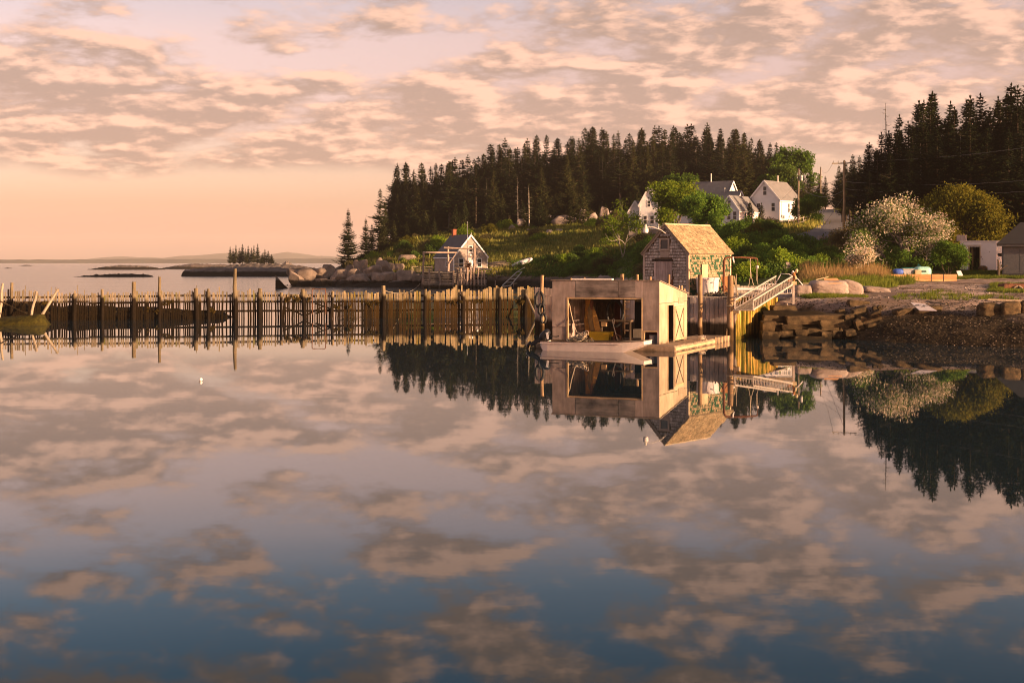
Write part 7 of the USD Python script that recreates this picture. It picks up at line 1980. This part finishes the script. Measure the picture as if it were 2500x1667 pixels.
# ---------------------------------------------------------------- grey cottage on its crib wharf
CO = np.array([X(1108, 226), 226.0, CAM_H - (662 - 640) / FPX * 226])
CAa = math.radians(29)
KF = frame(CO, CAa)                       # x to the right along the gable from the left front corner
ct = Thing('grey_cottage', 'small weathered shingle cottage with a slate roof and brick chimney', 'cottage', CO, CAa)
gw_, gl_, ea, ap = 6.0, 7.0, 2.35, 5.75
gable_house(ct, KF, gw_, gl_, ea, ap, 'cottage_shingle', 'roof_slate', 'white_trim', .16, x0=gw_)
window(ct, KF, 1.28, .72, .72, 1.25)
window(ct, KF, 4.55, .72, .72, 1.25)
window(ct, KF, 3.0, 3.15, .58, .8)
ct.add('window_head', MB().box(2.55, 3.45, -.06, -.003, 2.92, 3.02, KF), 'white_trim')
dd = ct.add('door', MB().box(2.72, 3.28, -.05, -.003, .05, 1.85, KF), 'white_paint')
ct.add('door_frame', MB().box(2.56, 2.72, -.06, -.003, .0, 1.95, KF).box(3.28, 3.44, -.06, -.003, 0, 1.95, KF).box(2.56, 3.44, -.07, -.003, 1.95, 2.08, KF), 'white_trim', parent=dd)
KL = frame(KF(np.array([0, gl_, 0])), CAa - PI / 2)   # left wall, facing left
window(ct, KL, 4.6, .75, .55, 1.45)
ch_ = ct.add('chimney', MB().box(2.72, 3.28, 5.6, 6.2, ap - .35, ap + .95, KF), 'brick')
ct.add('chimney_cap', MB().box(2.66, 3.34, 5.54, 6.26, ap + .953, ap + 1.05, KF), 'brick', parent=ch_)
ct.add('finial', MB().tube(KF(np.array([[3.0, -.18, ap + .05], [3.0, -.18, ap + .4]])), [.05, .03], 6), 'white_trim')
ct.add('name_plate', MB().tube(KF(np.array([[3.0, -.04, 2.58], [3.0, -.003, 2.58]])), .16, 14), 'white_trim')
ct.add('sill', MB().box(-.02, gw_ + .02, -.01, gl_, -.9, .0, KF), 'log_grey')
# porch boards and rail
cwf = Thing('crib_wharf', 'old log crib wharf with many upright poles before the cottage', 'wharf', (X(1090, 219), 219, 0))
CZ = CO[2]
px0, px1 = 1034, 1106
for k in range(9):
    z = .15 + k * .27
    if z > CZ - .1:
        break
    a, b = np.array([X(px0 - 3, 217.2), 217.2, z]), np.array([X(px1, 215.8), 215.8, z + RN.normal(0, .05)])
    cwf.add('crib_log', log(a, b, .12, .11, RN, 7, 4, .03), 'log_grey')
for k in range(8):
    z = .2 + k * .28
    if z > CZ - .1:
        break
    a, b = np.array([X(px1, 216), 216.4, z]), np.array([X(1188, 214), 216.6, z + RN.normal(0, .05)])
    cwf.add('crib_log', log(a, b, .11, .10, RN, 7, 4, .03), 'log_grey')
cwf.add('crib_fill', MB().box(X(1034, 219), X(1188, 219), 218.2, 224.5, -.4, CZ - .35), 'tarry')
for k in range(18):
    x = X(1030, 221) + k * .58
    cwf.add('deck_board', MB().box(x, x + .55, 216.6, 225.5, CZ - .12, CZ - .05 + RN.uniform(-.01, .01)), 'driftwood')
for px, ty, by, d, r in ((1034, 615, 706, 215.5, .17), (1048, 655, 712, 215.0, .15), (1073, 657, 708, 215.2, .14), (1094, 602, 682, 216.6, .18), (1107, 660, 706, 215.0, .15), (1117, 655, 706, 215.4, .15), (1125, 656, 705, 215.0, .15), (1134, 664, 704, 215.2, .14), (1141, 653, 704, 214.8, .16), (1149, 656, 704, 215.2, .14), (1158, 594, 702, 216.0, .17), (1168, 655, 702, 215.2, .14), (1176, 661, 700, 215.4, .13), (1184, 660, 698, 215.6, .14), (1054, 648, 690, 222.0, .12), (1120, 668, 704, 214.6, .11)):
    zt_ = CAM_H - (ty - 640) / FPX * d
    cwf.add('upright_log', log((X(px + RN.normal(0, .8), d), d, -.4), (X(px, d), d, zt_), r, r * .85, RN, 8, 6, .05), 'log_pink', smooth=40)
for a, b in (((1032, 616.5, 215.5), (1116, 617, 216.4)), ((1084, 605, 216.6), (1158, 608, 216.0))):
    cwf.add('crossbeam', log(W(*a), W(*b), .14, .12, RN, 7, 5, .03), 'log_pink')
cwf.add('brace', log(W(1098, 642, 216.4), W(1113, 619, 216.4), .08, .07, RN, 6), 'log_pink')
for (a, b) in (((1006, 651, 221), (1054, 652, 221)), ((1006, 657, 221), (1054, 658, 221)), ((1007, 662, 221), (1054, 663, 221)), ((1108, 645, 219), (1140, 645, 218.5)), ((1108, 654, 219), (1140, 654, 218.5))):
    cwf.add('railing', MB().beam(W(*a), W(*b), .08, .13), 'driftwood')
for px in (1006, 1026, 1038, 1120, 1138):
    cwf.add('rail_post', MB().beam(W(px, 672, 220.5), W(px, 650, 220.5), .12), 'driftwood')
cwf.add('porch_beam', MB().beam(W(1150, 656, 219.5), W(1194, 657, 221.5), .12, .24), 'log_pink')
tr_ = leaf_cloud(RN, np.array([W(1144, 652, 218.8), W(1141, 645, 218.8), W(1146, 640 + 8, 218.8)]), np.array([.35, .28, .3]), 60, .28, 1.3)
single('dry_fir', tr_, 'rust_orange', 'dried brown little fir standing on the cottage wharf', 'tree')
fpole = W(1141, 655, 219.0)
single('flagpole', MB().tube([fpole, W(1141, 600, 219.0), W(1140.5, 541, 219.0)], [.06, .05, .03], 7), 'white_trim', 'thin white flagpole before the grey cottage', 'flagpole')
single('mooring_rope', MB().tube(sag(W(1026, 692, 216), np.array([X(938, 102), 102.2, 1.95]), .7), .02, 4), 'rope', 'long rope from the crib wharf to the weir post', 'rope')
# overturned white boat, traps, ladders on the beach
o = on_ground(1272, 232, .35)
v = np.array(tb.vertices); v = np.sign(v) * np.abs(v) ** .8 * [2.0, .55, .42]
c_, s_ = math.cos(.38), math.sin(.38)
v = np.c_[v[:, 0] * c_ - v[:, 2] * s_, v[:, 1], v[:, 0] * s_ + v[:, 2] * c_]
single('white_log_float', (v + o + [0, 0, .35], tb.faces), 'white_paint', 'white overturned boat on the grass right of the cottage', 'boat', smooth=40)
ts = Thing('wood_pile', 'pile of grey driftwood and old frames right of the cottage', 'wood pile', on_ground(1215, 231))
o = on_ground(1212, 232)
for k in range(16):
    a = o + [RN.uniform(-1.6, -.8), RN.uniform(-.5, .5), RN.uniform(.2, 1.3)]
    b = o + [RN.uniform(1.0, 2.4), RN.uniform(-.5, .5), a[2] - o[2] + RN.uniform(-.1, .4)]
    ts.add('stick', log(a, b, .07, .05, RN, 5, 3), 'log_grey' if k % 3 else 'driftwood')
for k in range(3):
    ts.add('frame', MB().beam(o + [-.1 + .95 * k, -.9, .15], o + [-.25 + .95 * k, -.7, 1.0], .07), 'driftwood')
for z in (.2, .95):
    ts.add('frame', MB().beam(o + [-.2, -.85, z], o + [1.9, -.85, z + .1], .07), 'driftwood')
ladder = Thing('beach_ladder', 'grey aluminium ramp lying on the stones below the white boat', 'ramp', W(1245, 690, 212))
for dx in (0, 20):
    ladder.add('rail', MB().beam(W(1226 + dx, 698, 208), W(1262 + dx * .6, 664, 216), .09, .14), 'metal_pale')
ladder.add('rail', MB().beam(W(1262, 664, 216), W(1280, 653, 222), .06, .08), 'metal_pale')
for k in range(5):
    t = k / 4
    a, b = W(1226, 698, 208) * (1 - t) + W(1262, 664, 216) * t, W(1246, 698, 208) * (1 - t) + W(1274, 664, 216) * t
    ladder.add('rung', MB().beam(a, b, .09), 'metal_pale')
for px, d, ty in ((1209, 210, 685), (1254, 206, 686)):
    single('thin_stake', log((X(px, d), d, -.2), (X(px, d), d, CAM_H - (ty - 640) / FPX * d), .06, .05, RN, 5), 'log_pink', 'thin pole in the shallows below the beach, ' + ('left one' if px < 1230 else 'right one'), 'stake')
for k, (a, b) in enumerate((((1222, 667), (1236, 672)), ((1238, 668), (1258, 667)), ((1236, 675), (1262, 670)))):
    pa, pb = on_ground(a[0], 221 + k), on_ground(b[0], 222)
    single('drift_log', log(pa + [0, 0, .25], pb + [0, 0, .3], .16, .13, RN, 7), 'driftwood', ('driftwood log on the beach, left of three', 'driftwood log on the beach, middle of three', 'driftwood log on the beach, right of three')[k], 'log')
br = MB()
for k in range(26):
    a = on_ground(1365 + RN.uniform(-14, 16), 293) + [0, 0, .5 + RN.uniform(0, 1.3)]
    br.tube([a, a + [RN.uniform(-1, 1), RN.uniform(-.3, .3), RN.uniform(-.2, .7)], a + [RN.uniform(-2, 2), 0, RN.uniform(-.3, .9)]], [.05, .035, .015], 4)
single('brush_pile', br, 'bark_grey', 'grey brush pile behind the whale shaped boulder', 'brush pile')
# buoy on the water
single('white_buoy', (lambda v, f: (v * .06 + W(490, 930, 13888.9 / 290) * [1, 1, 0] + [0, 0, .05], f))(np.array(tb.vertices), tb.faces), 'buoy', 'small white buoy floating in the cove', 'buoy', smooth=True)
